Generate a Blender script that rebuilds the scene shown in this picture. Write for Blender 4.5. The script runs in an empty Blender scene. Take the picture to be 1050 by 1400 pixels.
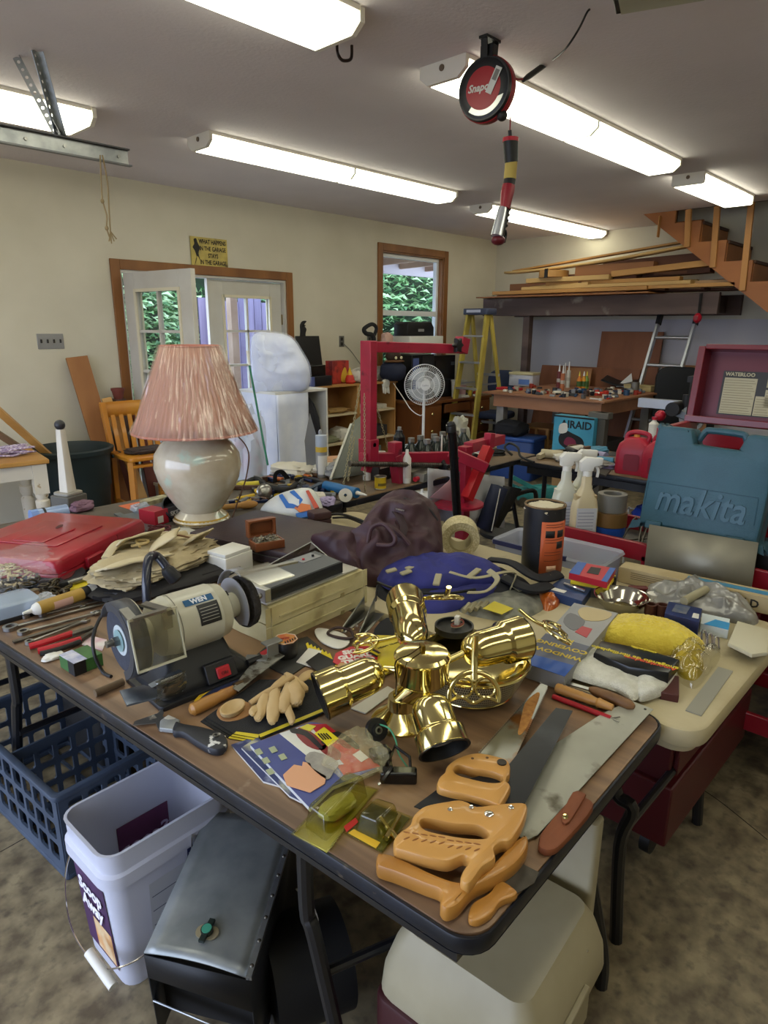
import bpy,math,random
import numpy as np
from mathutils import Vector,Matrix,noise
from mathutils.geometry import tessellate_polygon
random.seed(7)
PI = math.pi
SC = bpy.context.scene
COL = SC.collection
# ---------------------------------------------------------------- camera
F,PITCH,ROLL,YAW,CAMZ = 903.7,.2714,.0057,.812,1.585
cy,sy = math.cos(YAW),math.sin(YAW)
_f = Vector((sy,cy,0)); _r = Vector((cy,-sy,0)); _u = Vector((0,0,1))
FW = _f*math.cos(PITCH) - _u*math.sin(PITCH)
UP = _u*math.cos(PITCH) + _f*math.sin(PITCH)
RT = _r*math.cos(ROLL) + UP*math.sin(ROLL)
UP = UP*math.cos(ROLL) - _r*math.sin(ROLL)
cam = bpy.data.cameras.new('camera'); camo = bpy.data.objects.new('camera',cam); COL.objects.link(camo)
cam.sensor_fit = 'VERTICAL'; cam.sensor_height = 36; cam.lens = F/1400*36; cam.clip_start = .02; cam.clip_end = 200
M = Matrix((RT,UP,-FW)).transposed().to_4x4(); M.translation = (0,0,CAMZ); camo.matrix_world = M
SC.camera = camo
# ---------------------------------------------------------------- world,daylight,exposure
SC.view_settings.view_transform = 'Standard'; SC.view_settings.look = 'None'
SC.view_settings.gamma = 1; SC.view_settings.use_curve_mapping = False
SC.view_settings.exposure = 0.12
W = bpy.data.worlds.new('overcast_sky'); SC.world = W; W.use_nodes = True
nt = W.node_tree; bg = nt.nodes['Background']
tc = nt.nodes.new('ShaderNodeTexCoord'); sx = nt.nodes.new('ShaderNodeSeparateXYZ'); rp = nt.nodes.new('ShaderNodeValToRGB')
nt.links.new(tc.outputs['Generated'],sx.inputs[0]); nt.links.new(sx.outputs['Z'],rp.inputs[0]); nt.links.new(rp.outputs[0],bg.inputs[0])
rp.color_ramp.elements[0].color = (.62,.72,.95,1); rp.color_ramp.elements[1].color = (.72,.82,1,1)
bg.inputs[1].default_value = 5.6
# ---------------------------------------------------------------- from a pixel of the photo to a measured point on a real plane
O = Vector((0,0,CAMZ))
def ray(px,py): return FW + RT*((px-525)/F) - UP*((py-700)/F)
def Pz(px,py,z): d = ray(px,py); return O + d*((z-CAMZ)/d.z)
def Py(px,py,y): d = ray(px,py); return O + d*(y/d.y)
def Px(px,py,x): d = ray(px,py); return O + d*(x/d.x)
def proj(p):
    v = Vector(p)-O; return 525+F*v.dot(RT)/v.dot(FW),700-F*v.dot(UP)/v.dot(FW)
# ---------------------------------------------------------------- geometry
class G:
    def __init__(s,v=(),f=()): s.v = [tuple(p) for p in v]; s.f = [tuple(q) for q in f]
    def __add__(a,b):
        n = len(a.v); return G(a.v+b.v,a.f+[tuple(i+n for i in q) for q in b.f])
    def mp(s,m): return G([tuple(m @ Vector(p)) for p in s.v],s.f)
    def t(s,x=0,y=0,z=0): return G([(p[0]+x,p[1]+y,p[2]+z) for p in s.v],s.f)
    def at(s,p): return s.t(*p)
    def rx(s,d): return s.mp(Matrix.Rotation(math.radians(d),4,'X'))
    def ry(s,d): return s.mp(Matrix.Rotation(math.radians(d),4,'Y'))
    def rz(s,d): return s.mp(Matrix.Rotation(math.radians(d),4,'Z'))
    def sc(s,x,y=None,z=None):
        y = x if y is None else y; z = x if z is None else z
        g = G([(p[0]*x,p[1]*y,p[2]*z) for p in s.v],s.f)
        if x*y*z < 0: g.f = [q[::-1] for q in g.f]
        return g
    def fn(s,f): return G([tuple(f(*p)) for p in s.v],s.f)
def bx(x0,x1,y0,y1,z0,z1):
    v = [(x,y,z) for z in (z0,z1) for x,y in ((x0,y0),(x1,y0),(x1,y1),(x0,y1))]
    return G(v,[(3,2,1,0),(4,5,6,7),(0,1,5,4),(1,2,6,5),(2,3,7,6),(3,0,4,7)])
def cb(w,d,h,x=0,y=0,z=0): return bx(x-w/2,x+w/2,y-d/2,y+d/2,z,z+h)      # box standing on z
def lathe(prof,n=24,a0=0,a1=360,cap=True):
    full = abs(a1-a0) >= 360; m = n if full else n+1
    v = []; f = []
    for r,z in prof:
        for k in range(m):
            a = math.radians(a0+(a1-a0)*k/n); v.append((r*math.cos(a),r*math.sin(a),z))
    for i in range(len(prof)-1):
        for k in range(n if not full else m):
            j = (k+1) % m
            f.append((i*m+k,i*m+j,(i+1)*m+j,(i+1)*m+k))
    if cap and full:
        if prof[0][0] > 1e-5: f.append(tuple(range(m))[::-1])
        if prof[-1][0] > 1e-5: f.append(tuple((len(prof)-1)*m+k for k in range(m)))
    return G(v,f)
def cyl(r,z0,z1,n=20,r2=None): return lathe([(r,z0),(r if r2 is None else r2,z1)],n)
def cylx(r,x0,x1,n=16,r2=None): return cyl(r,x0,x1,n,r2).ry(90)
def cyly(r,y0,y1,n=16,r2=None): return cyl(r,y0,y1,n,r2).rx(-90)
def ring(R,r,n=28,m=8,z=0):
    return lathe([(R+r*math.cos(2*PI*k/m),z+r*math.sin(2*PI*k/m)) for k in range(m+1)],n,cap=False)
def pipe_(ro,ri,z0,z1,n=28): return lathe([(ri,z0),(ro,z0),(ro,z1),(ri,z1),(ri,z0)],n,cap=False)
def ell(rx,ry,rz,n=20,m=12): return lathe([(math.sin(PI*k/m),-math.cos(PI*k/m)) for k in range(m+1)],n,cap=False).sc(rx,ry,rz)
def crv(pts,n=6,closed=False):
    P = [Vector(p if len(p) == 3 else (p[0],p[1],0)) for p in pts]; L = len(P); out = []
    for i in range(L if closed else L-1):
        if closed: a,b,c,d = P[i-1],P[i],P[(i+1) % L],P[(i+2) % L]
        else: a,b,c,d = P[max(i-1,0)],P[i],P[i+1],P[min(i+2,L-1)]
        for k in range(n):
            t = k/n
            out.append(.5*((2*b)+(c-a)*t+(2*a-5*b+4*c-d)*t*t+(3*b-a-3*c+d)*t**3))
    if not closed: out.append(P[-1])
    return out
def tube(pts,r,n=8,closed=False,flat=1,taper=None):
    P = [Vector(p) for p in pts]; L = len(P)
    def rad(i): return r if taper is None else (taper[i] if isinstance(taper,(list,tuple)) else r+(taper-r)*i/(L-1))
    v = []; f = []; up = None
    for i,p in enumerate(P):
        if closed: d = P[(i+1) % L]-P[i-1]
        else: d = P[min(i+1,L-1)]-P[max(i-1,0)]
        if d.length < 1e-9: d = Vector((0,0,1))
        d.normalize()
        if up is None: up = Vector((0,0,1)) if abs(d.z) < .95 else Vector((0,1,0))
        s = d.cross(up)
        if s.length < 1e-4: s = d.orthogonal()
        s.normalize(); up = s.cross(d).normalized()
        for k in range(n):
            a = 2*PI*k/n+PI/n; v.append(p+s*math.cos(a)*rad(i)+up*math.sin(a)*rad(i)*flat)
    for i in range(L if closed else L-1):
        j = (i+1) % L
        for k in range(n):
            q = (k+1) % n; f.append((i*n+k,i*n+q,j*n+q,j*n+k))
    if not closed:
        f.append(tuple(range(n))[::-1]); f.append(tuple((L-1)*n+k for k in range(n)))
    return G(v,f)
def rod(a,b,r,n=10): return tube([a,b],r,n)
def bar(a,b,w,h,up=(0,0,1)):
    a = Vector(a); b = Vector(b); d = (b-a).normalized(); u = Vector(up); s = d.cross(u)
    if s.length < 1e-4: s = d.orthogonal()
    s.normalize(); u = s.cross(d)
    v = [p+s*i*w/2+u*j*h/2 for p in (a,b) for i,j in ((-1,-1),(1,-1),(1,1),(-1,1))]
    return G(v,[(0,1,2,3)[::-1],(4,5,6,7),(0,1,5,4),(1,2,6,5),(2,3,7,6),(3,0,4,7)])
def rrect(w,h,r,n=4,cx=0,cy_=0):
    out = []
    for qx,qy,a in ((1,1,0),(-1,1,90),(-1,-1,180),(1,-1,270)):
        for k in range(n+1):
            t = math.radians(a+90*k/n); out.append((cx+qx*(w/2-r)+r*math.cos(t),cy_+qy*(h/2-r)+r*math.sin(t)))
    return out
def _area(p): return sum(p[i-1][0]*p[i][1]-p[i][0]*p[i-1][1] for i in range(len(p)))/2
def offs(p,d):
    out = []; L = len(p)
    for i in range(L):
        a,b,c = Vector(p[i-1][:2]),Vector(p[i][:2]),Vector(p[(i+1) % L][:2])
        e = (b-a); g = (c-b)
        if e.length < 1e-9 or g.length < 1e-9: out.append(tuple(b)); continue
        e.normalize(); g.normalize(); n1 = Vector((-e.y,e.x)); n2 = Vector((-g.y,g.x)); m = n1+n2
        if m.length < 1e-3: out.append(tuple(b)); continue
        m.normalize(); k = max(.5,m.dot(n1)); out.append(tuple(b+m*d/k))
    return out
def prism(poly,z0,z1,bev=0,holes=(),top=None):
    """outline (xy) with holes extruded from z0 to z1, rims rounded by bev"""
    loops = [list(poly) if _area(poly) > 0 else list(poly)[::-1]]+[list(h) if _area(h) < 0 else list(h)[::-1] for h in holes]
    loops = [[(q[0],q[1]) for q in l] for l in loops]
    lv = [(z0,0),(z1,0)] if not bev else [(z0,bev),(z0+bev*.35,bev*.3),(z0+bev,0),(z1-bev,0),(z1-bev*.35,bev*.3),(z1,bev)]
    v = []; f = []; idx = []
    for l in loops:
        n = len(l); base = len(v); idx.append((base,n))
        for z,d in lv: v += [(x,y,z) for x,y in (offs(l,d) if d else l)]
        for i in range(len(lv)-1):
            for k in range(n):
                j = (k+1) % n; f.append((base+i*n+k,base+i*n+j,base+(i+1)*n+j,base+(i+1)*n+k))
    for lev,flip in ((0,True),(len(lv)-1,False)):
        ids = [[b+lev*n+k for k in range(n)] for b,n in idx]; flat = [i for l in ids for i in l]
        for tri in tessellate_polygon([[Vector((v[i][0],v[i][1],0)) for i in l] for l in ids]):
            a,b,c = (flat[i] for i in tri)
            cr = (v[b][0]-v[a][0])*(v[c][1]-v[a][1])-(v[b][1]-v[a][1])*(v[c][0]-v[a][0])
            q = (a,b,c) if cr > 0 else (c,b,a)
            f.append(q[::-1] if flip else q)
    return G(v,f)
def grid(fn,nu,nv,closeu=False):
    v = [tuple(fn(i/nu,j/nv)) for j in range(nv+1) for i in range(nu+1 if not closeu else nu)]; m = nu if closeu else nu+1
    f = [(j*m+i,j*m+(i+1) % m,(j+1)*m+(i+1) % m,(j+1)*m+i) for j in range(nv) for i in range(nu)]
    return G(v,f)
def nz(x,y,z=0,s=1): return noise.noise(Vector((x*s,y*s,z*s)))
def lump(rx,ry,rz,amp=.1,fr=6,seed=0,n=40,m=24,e=.7,ridged=True,flat=.0):
    """a soft full body (bag, bundle) sitting on z=0, wrinkled"""
    def p(x,y,z):
        se = lambda a: math.copysign(abs(a)**e,a)
        q = Vector((x,y,z)); k = noise.noise(q*fr/3+Vector((seed,0,3)))
        w = (1-abs(noise.noise(q*fr+Vector((0,seed,7))))*2.2) if ridged else noise.noise(q*fr)
        s = 1+amp*(k*1.1+w*.55)
        zz = se(z)*s*rz
        return se(x)*s*rx,se(y)*s*ry,(zz if zz > -rz*(1-flat) else -rz*(1-flat))+rz*(1-flat)
    return ell(1,1,1,n,m).fn(p)
_tc = {}
def text(s,size=.1,ext=.0005,al='CENTER',bold=0,shear=0):
    k = (s,size,ext,al,bold,shear)
    if k in _tc: return _tc[k]
    c = bpy.data.curves.new('t','FONT'); c.body = s; c.size = size; c.extrude = ext; c.align_x = al; c.align_y = 'CENTER'
    c.offset = bold; c.resolution_u = 2; c.shear = shear
    o = bpy.data.objects.new('t',c); COL.objects.link(o); bpy.context.view_layer.update()
    me = o.to_mesh(); g = G([tuple(q.co) for q in me.vertices],[tuple(q.vertices) for q in me.polygons]); o.to_mesh_clear()
    bpy.data.objects.remove(o); bpy.data.curves.remove(c); _tc[k] = g
    return g
# ---------------------------------------------------------------- objects
def mesh(name,g,m,smooth=35):
    me = bpy.data.meshes.new(name); me.from_pydata(g.v,[],g.f); me.validate()
    for mm in (m if isinstance(m,(list,tuple)) else [m]): me.materials.append(mm)
    if smooth:
        me.shade_smooth(); me.set_sharp_from_angle(angle=math.radians(smooth))
    return me
def thing(name,label,cat,loc=(0,0,0),rz=0,group=None,rot=None):
    o = bpy.data.objects.new(name,None); COL.objects.link(o); o.empty_display_size = .05
    o.location = loc; o.rotation_euler = rot or (0,0,math.radians(rz)); o['label'] = label; o['category'] = cat
    if group: o['group'] = group
    return o
def _mods(o,bev,solid,sub,seg=2):
    if solid: k = o.modifiers.new('s','SOLIDIFY'); k.thickness = solid; k.offset = 0
    if sub: k = o.modifiers.new('u','SUBSURF'); k.levels = sub; k.render_levels = sub
    if bev: k = o.modifiers.new('b','BEVEL'); k.width = bev; k.segments = seg; k.limit_method = 'ANGLE'; k.angle_limit = math.radians(40)
def part(p,name,m,g,world=False,bev=0,solid=0,sub=0,smooth=35,label=None,kind=None):
    """one mesh under p; g in p's own space, or in world space"""
    if world:
        q = p; mw = Matrix.Identity(4)
        while q is not None: mw = Matrix.LocRotScale(q.location,q.rotation_euler,q.scale) @ mw; q = q.parent
        g = g.mp(mw.inverted())
    o = bpy.data.objects.new(name,mesh(name,g,m,smooth)); COL.objects.link(o); o.parent = p
    _mods(o,bev,solid,sub)
    if label: o['label'] = label
    if kind: o['kind'] = kind
    return o
def solo(name,label,cat,m,g,group=None,bev=0,solid=0,sub=0,smooth=35,kind=None,loc=None,rz=0):
    """a thing of one mesh; g in world space (loc None) or in its own space"""
    if loc is None:
        xs = [p[0] for p in g.v]; ys = [p[1] for p in g.v]; zs = [p[2] for p in g.v]
        loc = ((min(xs)+max(xs))/2,(min(ys)+max(ys))/2,min(zs)); g = g.t(-loc[0],-loc[1],-loc[2])
    o = bpy.data.objects.new(name,mesh(name,g,m,smooth)); COL.objects.link(o); o.location = loc; o.rotation_euler = (0,0,math.radians(rz))
    o['label'] = label; o['category'] = cat
    if group: o['group'] = group
    if kind: o['kind'] = kind
    _mods(o,bev,solid,sub)
    return o
def struct(name,m,g,parent=None,bev=0,smooth=35):
    o = bpy.data.objects.new(name,mesh(name,g,m,smooth)); COL.objects.link(o); o.parent = parent
    if parent is None: o['kind'] = 'structure'
    _mods(o,bev,0,0)
    return o
def dup(o,loc=None,rz=None,label=None,group=None):
    c = o.copy(); COL.objects.link(c)
    if loc is not None: c.location = loc
    if rz is not None: c.rotation_euler = (0,0,math.radians(rz))
    if label: c['label'] = label
    if group: c['group'] = group
    def kids(s,d):
        for ch in list(s.children):
            k = ch.copy(); COL.objects.link(k); k.parent = d; kids(ch,k)
    kids(o,c)
    return c
def zp(pts,z): return [tuple(Pz(p[0],p[1],z)[:2]) for p in pts]      # photo outline laid on a real horizontal plane
def fr(a,b,z):
    """frame on plane z from photo point a to b: origin, angle in degrees, length"""
    A = Pz(*a,z); B = Pz(*b,z); d = B-A; return A,math.degrees(math.atan2(d.y,d.x)),d.length
# ---------------------------------------------------------------- materials
def lin(c):
    if isinstance(c,str): c = [int(c[i:i+2],16) for i in (0,2,4)]
    return tuple(((x/255)/12.92 if x/255 <= .04045 else ((x/255+.055)/1.055)**2.4) for x in c)+(1,)
_mats = {}
def mat(c,rough=.5,metal=0,c2=None,sc=8,st=(1,1,1),det=4,lo=.35,hi=.65,bump=0,bs=None,bst=None,coat=0,trans=0,ior=1.45,alpha=1,sheen=0,wear=None,ws=3,wlo=.6,whi=.7,name=None,rvar=0,aniso=0):
    key = str((c,rough,metal,c2,sc,st,det,lo,hi,bump,bs,bst,coat,trans,alpha,sheen,wear,ws,wlo,whi,rvar))
    if key in _mats: return _mats[key]
    m = bpy.data.materials.new(name or 'material'); _mats[key] = m; m.use_nodes = True
    n = m.node_tree.nodes; L = m.node_tree.links; b = n['Principled BSDF']
    b.inputs['Base Color'].default_value = lin(c); b.inputs['Roughness'].default_value = rough; b.inputs['Metallic'].default_value = metal
    b.inputs['Coat Weight'].default_value = coat; b.inputs['Transmission Weight'].default_value = trans; b.inputs['IOR'].default_value = ior
    b.inputs['Alpha'].default_value = alpha
    if sheen: b.inputs['Sheen Weight'].default_value = sheen
    if aniso: b.inputs['Anisotropic'].default_value = aniso
    if c2 or bump or wear or rvar:
        t = n.new('ShaderNodeTexCoord')
        def nse(s,stv,d=det):
            mp = n.new('ShaderNodeMapping'); mp.inputs['Scale'].default_value = stv; L.new(t.outputs['Object'],mp.inputs[0])
            q = n.new('ShaderNodeTexNoise'); q.inputs['Scale'].default_value = s; q.inputs['Detail'].default_value = d; L.new(mp.outputs[0],q.inputs['Vector']); return q
        src = None
        if c2:
            q = nse(sc,st); r = n.new('ShaderNodeValToRGB'); r.color_ramp.elements[0].position = lo; r.color_ramp.elements[1].position = hi
            r.color_ramp.elements[0].color = lin(c); r.color_ramp.elements[1].color = lin(c2)
            L.new(q.outputs['Fac'],r.inputs[0]); src = r.outputs[0]
        if wear:
            q = nse(ws,(1,1,1),8); r = n.new('ShaderNodeValToRGB'); r.color_ramp.elements[0].position = wlo; r.color_ramp.elements[1].position = whi
            r.color_ramp.elements[0].color = (0,0,0,1); r.color_ramp.elements[1].color = (1,1,1,1); L.new(q.outputs['Fac'],r.inputs[0])
            x = n.new('ShaderNodeMix'); x.data_type = 'RGBA'; L.new(r.outputs[0],x.inputs['Factor'])
            if src: L.new(src,x.inputs['A'])
            else: x.inputs['A'].default_value = lin(c)
            x.inputs['B'].default_value = lin(wear); src = x.outputs['Result']
        if src: L.new(src,b.inputs['Base Color'])
        if rvar:
            q = nse(sc*.7,st); mr = n.new('ShaderNodeMapRange'); mr.inputs['To Min'].default_value = rough-rvar; mr.inputs['To Max'].default_value = rough+rvar
            L.new(q.outputs['Fac'],mr.inputs[0]); L.new(mr.outputs[0],b.inputs['Roughness'])
        if bump:
            q = nse(bs or sc,bst or st,6); u = n.new('ShaderNodeBump'); u.inputs['Strength'].default_value = min(1,bump); u.inputs['Distance'].default_value = .004
            L.new(q.outputs['Fac'],u.inputs['Height']); L.new(u.outputs[0],b.inputs['Normal'])
    return m
def emit(c,s):
    m = bpy.data.materials.new('glow'); m.use_nodes = True; n = m.node_tree.nodes; b = n['Principled BSDF']
    b.inputs['Base Color'].default_value = lin(c); b.inputs['Emission Color'].default_value = lin(c); b.inputs['Emission Strength'].default_value = s; b.inputs['Roughness'].default_value = .35
    return m
def clear(tint='ffffff',gl=.12,rough=.05,name='clear'):
    """thin clear sheet: mostly see-through with a glossy surface"""
    key = 'clr'+str((tint,gl,rough))
    if key in _mats: return _mats[key]
    m = bpy.data.materials.new(name); _mats[key] = m; m.use_nodes = True; n = m.node_tree.nodes; L = m.node_tree.links
    n.remove(n['Principled BSDF']); t = n.new('ShaderNodeBsdfTransparent'); t.inputs[0].default_value = lin(tint)
    g = n.new('ShaderNodeBsdfGlossy'); g.inputs['Roughness'].default_value = rough
    lw = n.new('ShaderNodeLayerWeight'); lw.inputs[0].default_value = .5; pw = n.new('ShaderNodeMath'); pw.operation = 'POWER'; pw.inputs[1].default_value = 5
    ad = n.new('ShaderNodeMath'); ad.operation = 'MULTIPLY_ADD'; ad.inputs[1].default_value = .7; ad.inputs[2].default_value = gl; ad.use_clamp = True
    L.new(lw.outputs['Facing'],pw.inputs[0]); L.new(pw.outputs[0],ad.inputs[0]); mx = n.new('ShaderNodeMixShader'); L.new(ad.outputs[0],mx.inputs[0]); L.new(t.outputs[0],mx.inputs[1]); L.new(g.outputs[0],mx.inputs[2])
    L.new(mx.outputs[0],n['Material Output'].inputs[0])
    return m
def film(c='ffffff',op=.3,rough=.25):
    """milky translucent plastic: part see-through, part diffuse and glossy"""
    key = 'film'+str((c,op,rough))
    if key in _mats: return _mats[key]
    m = bpy.data.materials.new('film'); _mats[key] = m; m.use_nodes = True; n = m.node_tree.nodes; L = m.node_tree.links; b = n['Principled BSDF']
    b.inputs['Base Color'].default_value = lin(c); b.inputs['Roughness'].default_value = rough
    t = n.new('ShaderNodeBsdfTransparent'); mx = n.new('ShaderNodeMixShader'); mx.inputs[0].default_value = op
    L.new(t.outputs[0],mx.inputs[1]); L.new(b.outputs[0],mx.inputs[2]); L.new(mx.outputs[0],n['Material Output'].inputs[0])
    return m
# ================================================================ palette
WALL = mat('cdc6b2',.75,c2='c5bea9',sc=2,bump=.12,bs=60)
CEIL = mat('ddd6d8',.9,c2='d5ced0',sc=1.5,bump=.5,bs=55)
CONC = mat('918468',.5,c2='5a4f3e',sc=14,det=14,lo=.34,hi=.66,wear='4a4136',ws=30,wlo=.52,whi=.8,bump=.25,bs=30,rvar=.12)
TRIM = mat('8a5a2c',.45,c2='744820',sc=5,st=(1,1,.1),bump=.05)
WHITEP = mat('c9c6bd',.5,c2='beb9ad',sc=3)
BLK = mat('161617',.5); BLKG = mat('0e0f11',.22,coat=.3); BLKR = mat('1b1b1c',.75,bump=.1,bs=90)
STEEL = mat('a9a9a6',.3,1,c2='8a8986',sc=12,st=(1,1,1),bump=.05); CHROME = mat('d8d8d8',.12,1)
DSTEEL = mat('6e6a62',.42,.9,c2='4b4740',sc=14,bump=.1)
GALV = mat('b4b7b8',.38,.9,c2='8d9194',sc=9,bump=.05)
WHITEPL = mat('dcdad2',.4,c2='cfccc2',sc=4); GREYPL = mat('8b8c8b',.45)
RED = mat('b3122c',.35,coat=.2); DRED = mat('7c1420',.35,coat=.25)
BRASS = mat('e4d695',.12,1,c2='ddcd88',sc=6); BRS = BRASS
PLY = mat('a06d3f',.6,c2='8a5830',sc=4,st=(1,1,.15),bump=.05)
PINE = mat('c99b5a',.55,c2='b07f42',sc=5,st=(.15,1,1),bump=.06); PINEY = mat('c99b5a',.55,c2='a97a40',sc=6,st=(1,.12,1),bump=.06)
OLDW = mat('6d5649',.7,c2='51403a',sc=6,st=(1,.1,1),bump=.2)
CARD = mat('a98a62',.8,c2='9a7b55',sc=5)
GLASS = clear('f4f8fa',.03,.02,'window_glass')
NAVY = mat('1c2440',.7)
XW,YW,H,XF,YR = 8.11,5.58,2.74,-1.7,-3.2
# ================================================================ shell
struct('floor',CONC,bx(XF-.15,XW+.15,YR-.15,YW+.15,-.1,0),smooth=0)
fl = bpy.data.objects['floor']
crk = mat('2d2822',.9)
for pts in ([(900,1045),(930,1062),(958,1078),(990,1100),(1049,1148)],[(848,1075),(872,1090),(905,1112),(925,1130)],[(0,1165),(30,1148),(60,1130),(90,1108)]):
    P = [Pz(x,y,.0) for x,y in pts]
    part(fl,'crack',crk,tube(crv([(p.x,p.y,0) for p in P],5),.0025,4,flat=.25))
# wall_left with the door and window openings
def wally(y0,y1,holes,x0,x1,z1):
    xs = sorted({x0,x1,*[h[0] for h in holes],*[h[1] for h in holes]}); g = G()
    for a,b in zip(xs,xs[1:]):
        hs = [h for h in holes if h[0] <= a and h[1] >= b]
        if hs: 
            h = hs[0]
            if h[2] > 0: g += bx(a,b,y0,y1,0,h[2])
            g += bx(a,b,y0,y1,h[3],z1)
        else: g += bx(a,b,y0,y1,0,z1)
    return g
struct('wall_left',WALL,wally(YW,YW+.14,[(2.69,4.42,0,2.04),(5.83,6.95,1.12,2.44)],XF-.15,XW+.15,H),smooth=0)
struct('wall_back',WALL,bx(XW,XW+.14,YR-.15,YW+.14,0,3.9),smooth=0)
struct('wall_right',WALL,bx(XF-.15,XW+.15,YR-.14,YR,0,H),smooth=0)
g = bx(XF-.14,XF,YR,-.1,0,H)+bx(XF-.14,XF,4.5,YW,0,H)+bx(XF-.14,XF,-.1,4.5,2.2,H)
struct('wall_front',WALL,g,smooth=0)
# ceiling with the stair opening
SX,SY = 7.25,3.19
g = bx(XF-.15,SX,YR-.15,YW+.15,H,H+.2)+bx(SX,XW+.15,SY,YW+.15,H,H+.2)
struct('ceiling',CEIL,g,smooth=0)
struct('trim_1',mat('2e2018',.7),bx(SX,SX+.03,YR,SY,H,H+.35)+bx(SX,XW,SY-.03,SY,H,H+.35),smooth=0)
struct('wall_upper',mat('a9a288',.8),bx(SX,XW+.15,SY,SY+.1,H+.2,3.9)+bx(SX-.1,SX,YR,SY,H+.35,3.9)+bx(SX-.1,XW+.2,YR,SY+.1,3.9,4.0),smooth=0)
struct('baseboard_left',TRIM,bx(-1.6,2.6,YW-.015,YW,0,.09)+bx(4.52,XW,YW-.015,YW,0,.09))
struct('baseboard_back',TRIM,bx(XW-.015,XW,YR,YW-.02,0,.09))
# ---------------------------------------------------------------- French door pair
d = thing('door_1','','',(2.61,YW,0)); del d['label']; del d['category']; d['kind'] = 'structure'
part(d,'casing',TRIM,bx(2.61,2.69,YW-.02,YW,0,2.12),True,bev=.004)
part(d,'casing',TRIM,bx(4.42,4.5,YW-.02,YW,0,2.12),True,bev=.004)
part(d,'casing',TRIM,bx(2.69,4.42,YW-.02,YW,2.04,2.12),True,bev=.004)
part(d,'jamb',WHITEP,bx(2.69,2.71,YW,YW+.14,0,2.04)+bx(4.4,4.42,YW,YW+.14,0,2.04)+bx(2.71,4.4,YW,YW+.14,2.02,2.04),True)
part(d,'threshold',mat('6b6258',.5,.4),bx(2.71,4.4,YW,YW+.14,0,.02),True)
def leaf(name,w,nx,rows,lab,inset=.14):
    """door leaf in its own space: hinge at x=0, leaf along +x, y thickness"""
    T,Hd = .044,2.0; z0,z1 = .24,1.86
    g = bx(0,inset,0,T,.01,Hd)+bx(w-inset,w,0,T,.01,Hd)+bx(inset,w-inset,0,T,.01,z0)+bx(inset,w-inset,0,T,z1,Hd)
    t = bpy.data.objects.new(name,None); COL.objects.link(t)
    part(t,'door_panel',WHITEP,g,bev=.002)
    iw = w-2*inset
    g = G()
    for s in (-1,1):
        y = T/2+s*(T/2+.004)
        g += bx(inset-.012,inset+.014,y-.006,y+.006,z0-.01,z1+.01)+bx(w-inset-.014,w-inset+.012,y-.006,y+.006,z0-.01,z1+.01)+bx(inset,w-inset,y-.006,y+.006,z0-.01,z0+.014)+bx(inset,w-inset,y-.006,y+.006,z1-.014,z1+.01)
    part(t,'glazing_bead',mat('d8cfb4',.5),g)
    g = G()
    for k in range(1,rows): z = z0+(z1-z0)*k/rows; g += bx(inset,w-inset,.004,T-.004,z-.011,z+.011)
    for k in range(1,nx): x = inset+iw*k/nx; g += bx(x-.011,x+.011,.004,T-.004,z0,z1)
    part(t,'muntin',WHITEP,g)
    for r in range(rows):
        for c in range(nx):
            part(t,'pane',GLASS,bx(inset+iw*c/nx+.011,inset+iw*(c+1)/nx-.011,T/2-.002,T/2+.002,z0+(z1-z0)*r/rows+.011,z0+(z1-z0)*(r+1)/rows-.011))
    return t
a = leaf('door_leaf',.86,2,5,'',.15); a.parent = d; a.location = (2.7-2.61,-.03,.012); a.rotation_euler = (0,0,math.radians(-82))
part(a,'door_knob',mat('8c7a50',.3,1),(cyly(.012,-.05,0,12)+ell(.028,.02,.028,14,8).t(0,-.06,0)).t(.77,0,.95))
b = leaf('door_leaf',.83,2,5,''); b.parent = d; b.location = (3.565-2.61,.05,.012)
part(b,'hinge',mat('8c7a50',.35,.8),bx(.825,.845,-.012,0,1.6,1.7)+bx(.825,.845,-.012,0,.3,.4))
part(d,'astragal',WHITEP,bx(3.53,3.56,YW+.03,YW+.07,.02,2.02),True)
# ---------------------------------------------------------------- window over the desk
w = thing('window_1','','',(5.75,YW,1.04)); del w['label']; del w['category']; w['kind'] = 'structure'
for g in (bx(5.75,5.83,YW-.02,YW,1.04,2.52),bx(6.95,7.03,YW-.02,YW,1.04,2.52),bx(5.83,6.95,YW-.02,YW,2.44,2.52),bx(5.83,6.95,YW-.04,YW,1.04,1.12)):
    part(w,'casing',TRIM,g,True,bev=.004)
part(w,'jamb',TRIM,bx(5.83,5.845,YW,YW+.08,1.12,2.44)+bx(6.935,6.95,YW,YW+.08,1.12,2.44)+bx(5.845,6.935,YW,YW+.08,2.425,2.44)+bx(5.845,6.935,YW,YW+.08,1.12,1.135),True)
WV = mat('dfe1e0',.4)
g = bx(5.845,5.885,YW+.06,YW+.12,1.135,2.425)+bx(6.895,6.935,YW+.06,YW+.12,1.135,2.425)+bx(5.885,6.895,YW+.06,YW+.12,2.385,2.425)+bx(5.885,6.895,YW+.06,YW+.12,1.135,1.175)
part(w,'window_frame',WV,g,True,bev=.003)
part(w,'sash',WV,bx(5.885,6.895,YW+.05,YW+.09,1.73,1.79),True,bev=.003)
part(w,'pane',GLASS,bx(5.885,6.895,YW+.085,YW+.09,1.79,2.385),True)
part(w,'pane',GLASS,bx(5.885,6.895,YW+.065,YW+.07,1.175,1.73),True)
# ---------------------------------------------------------------- garage door opening lining behind the camera side
struct('trim_2',TRIM,bx(XF-.02,XF+.02,-.2,-.1,0,2.3)+bx(XF-.02,XF+.02,4.5,4.6,0,2.3)+bx(XF-.02,XF+.02,-.1,4.5,2.2,2.3))
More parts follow.
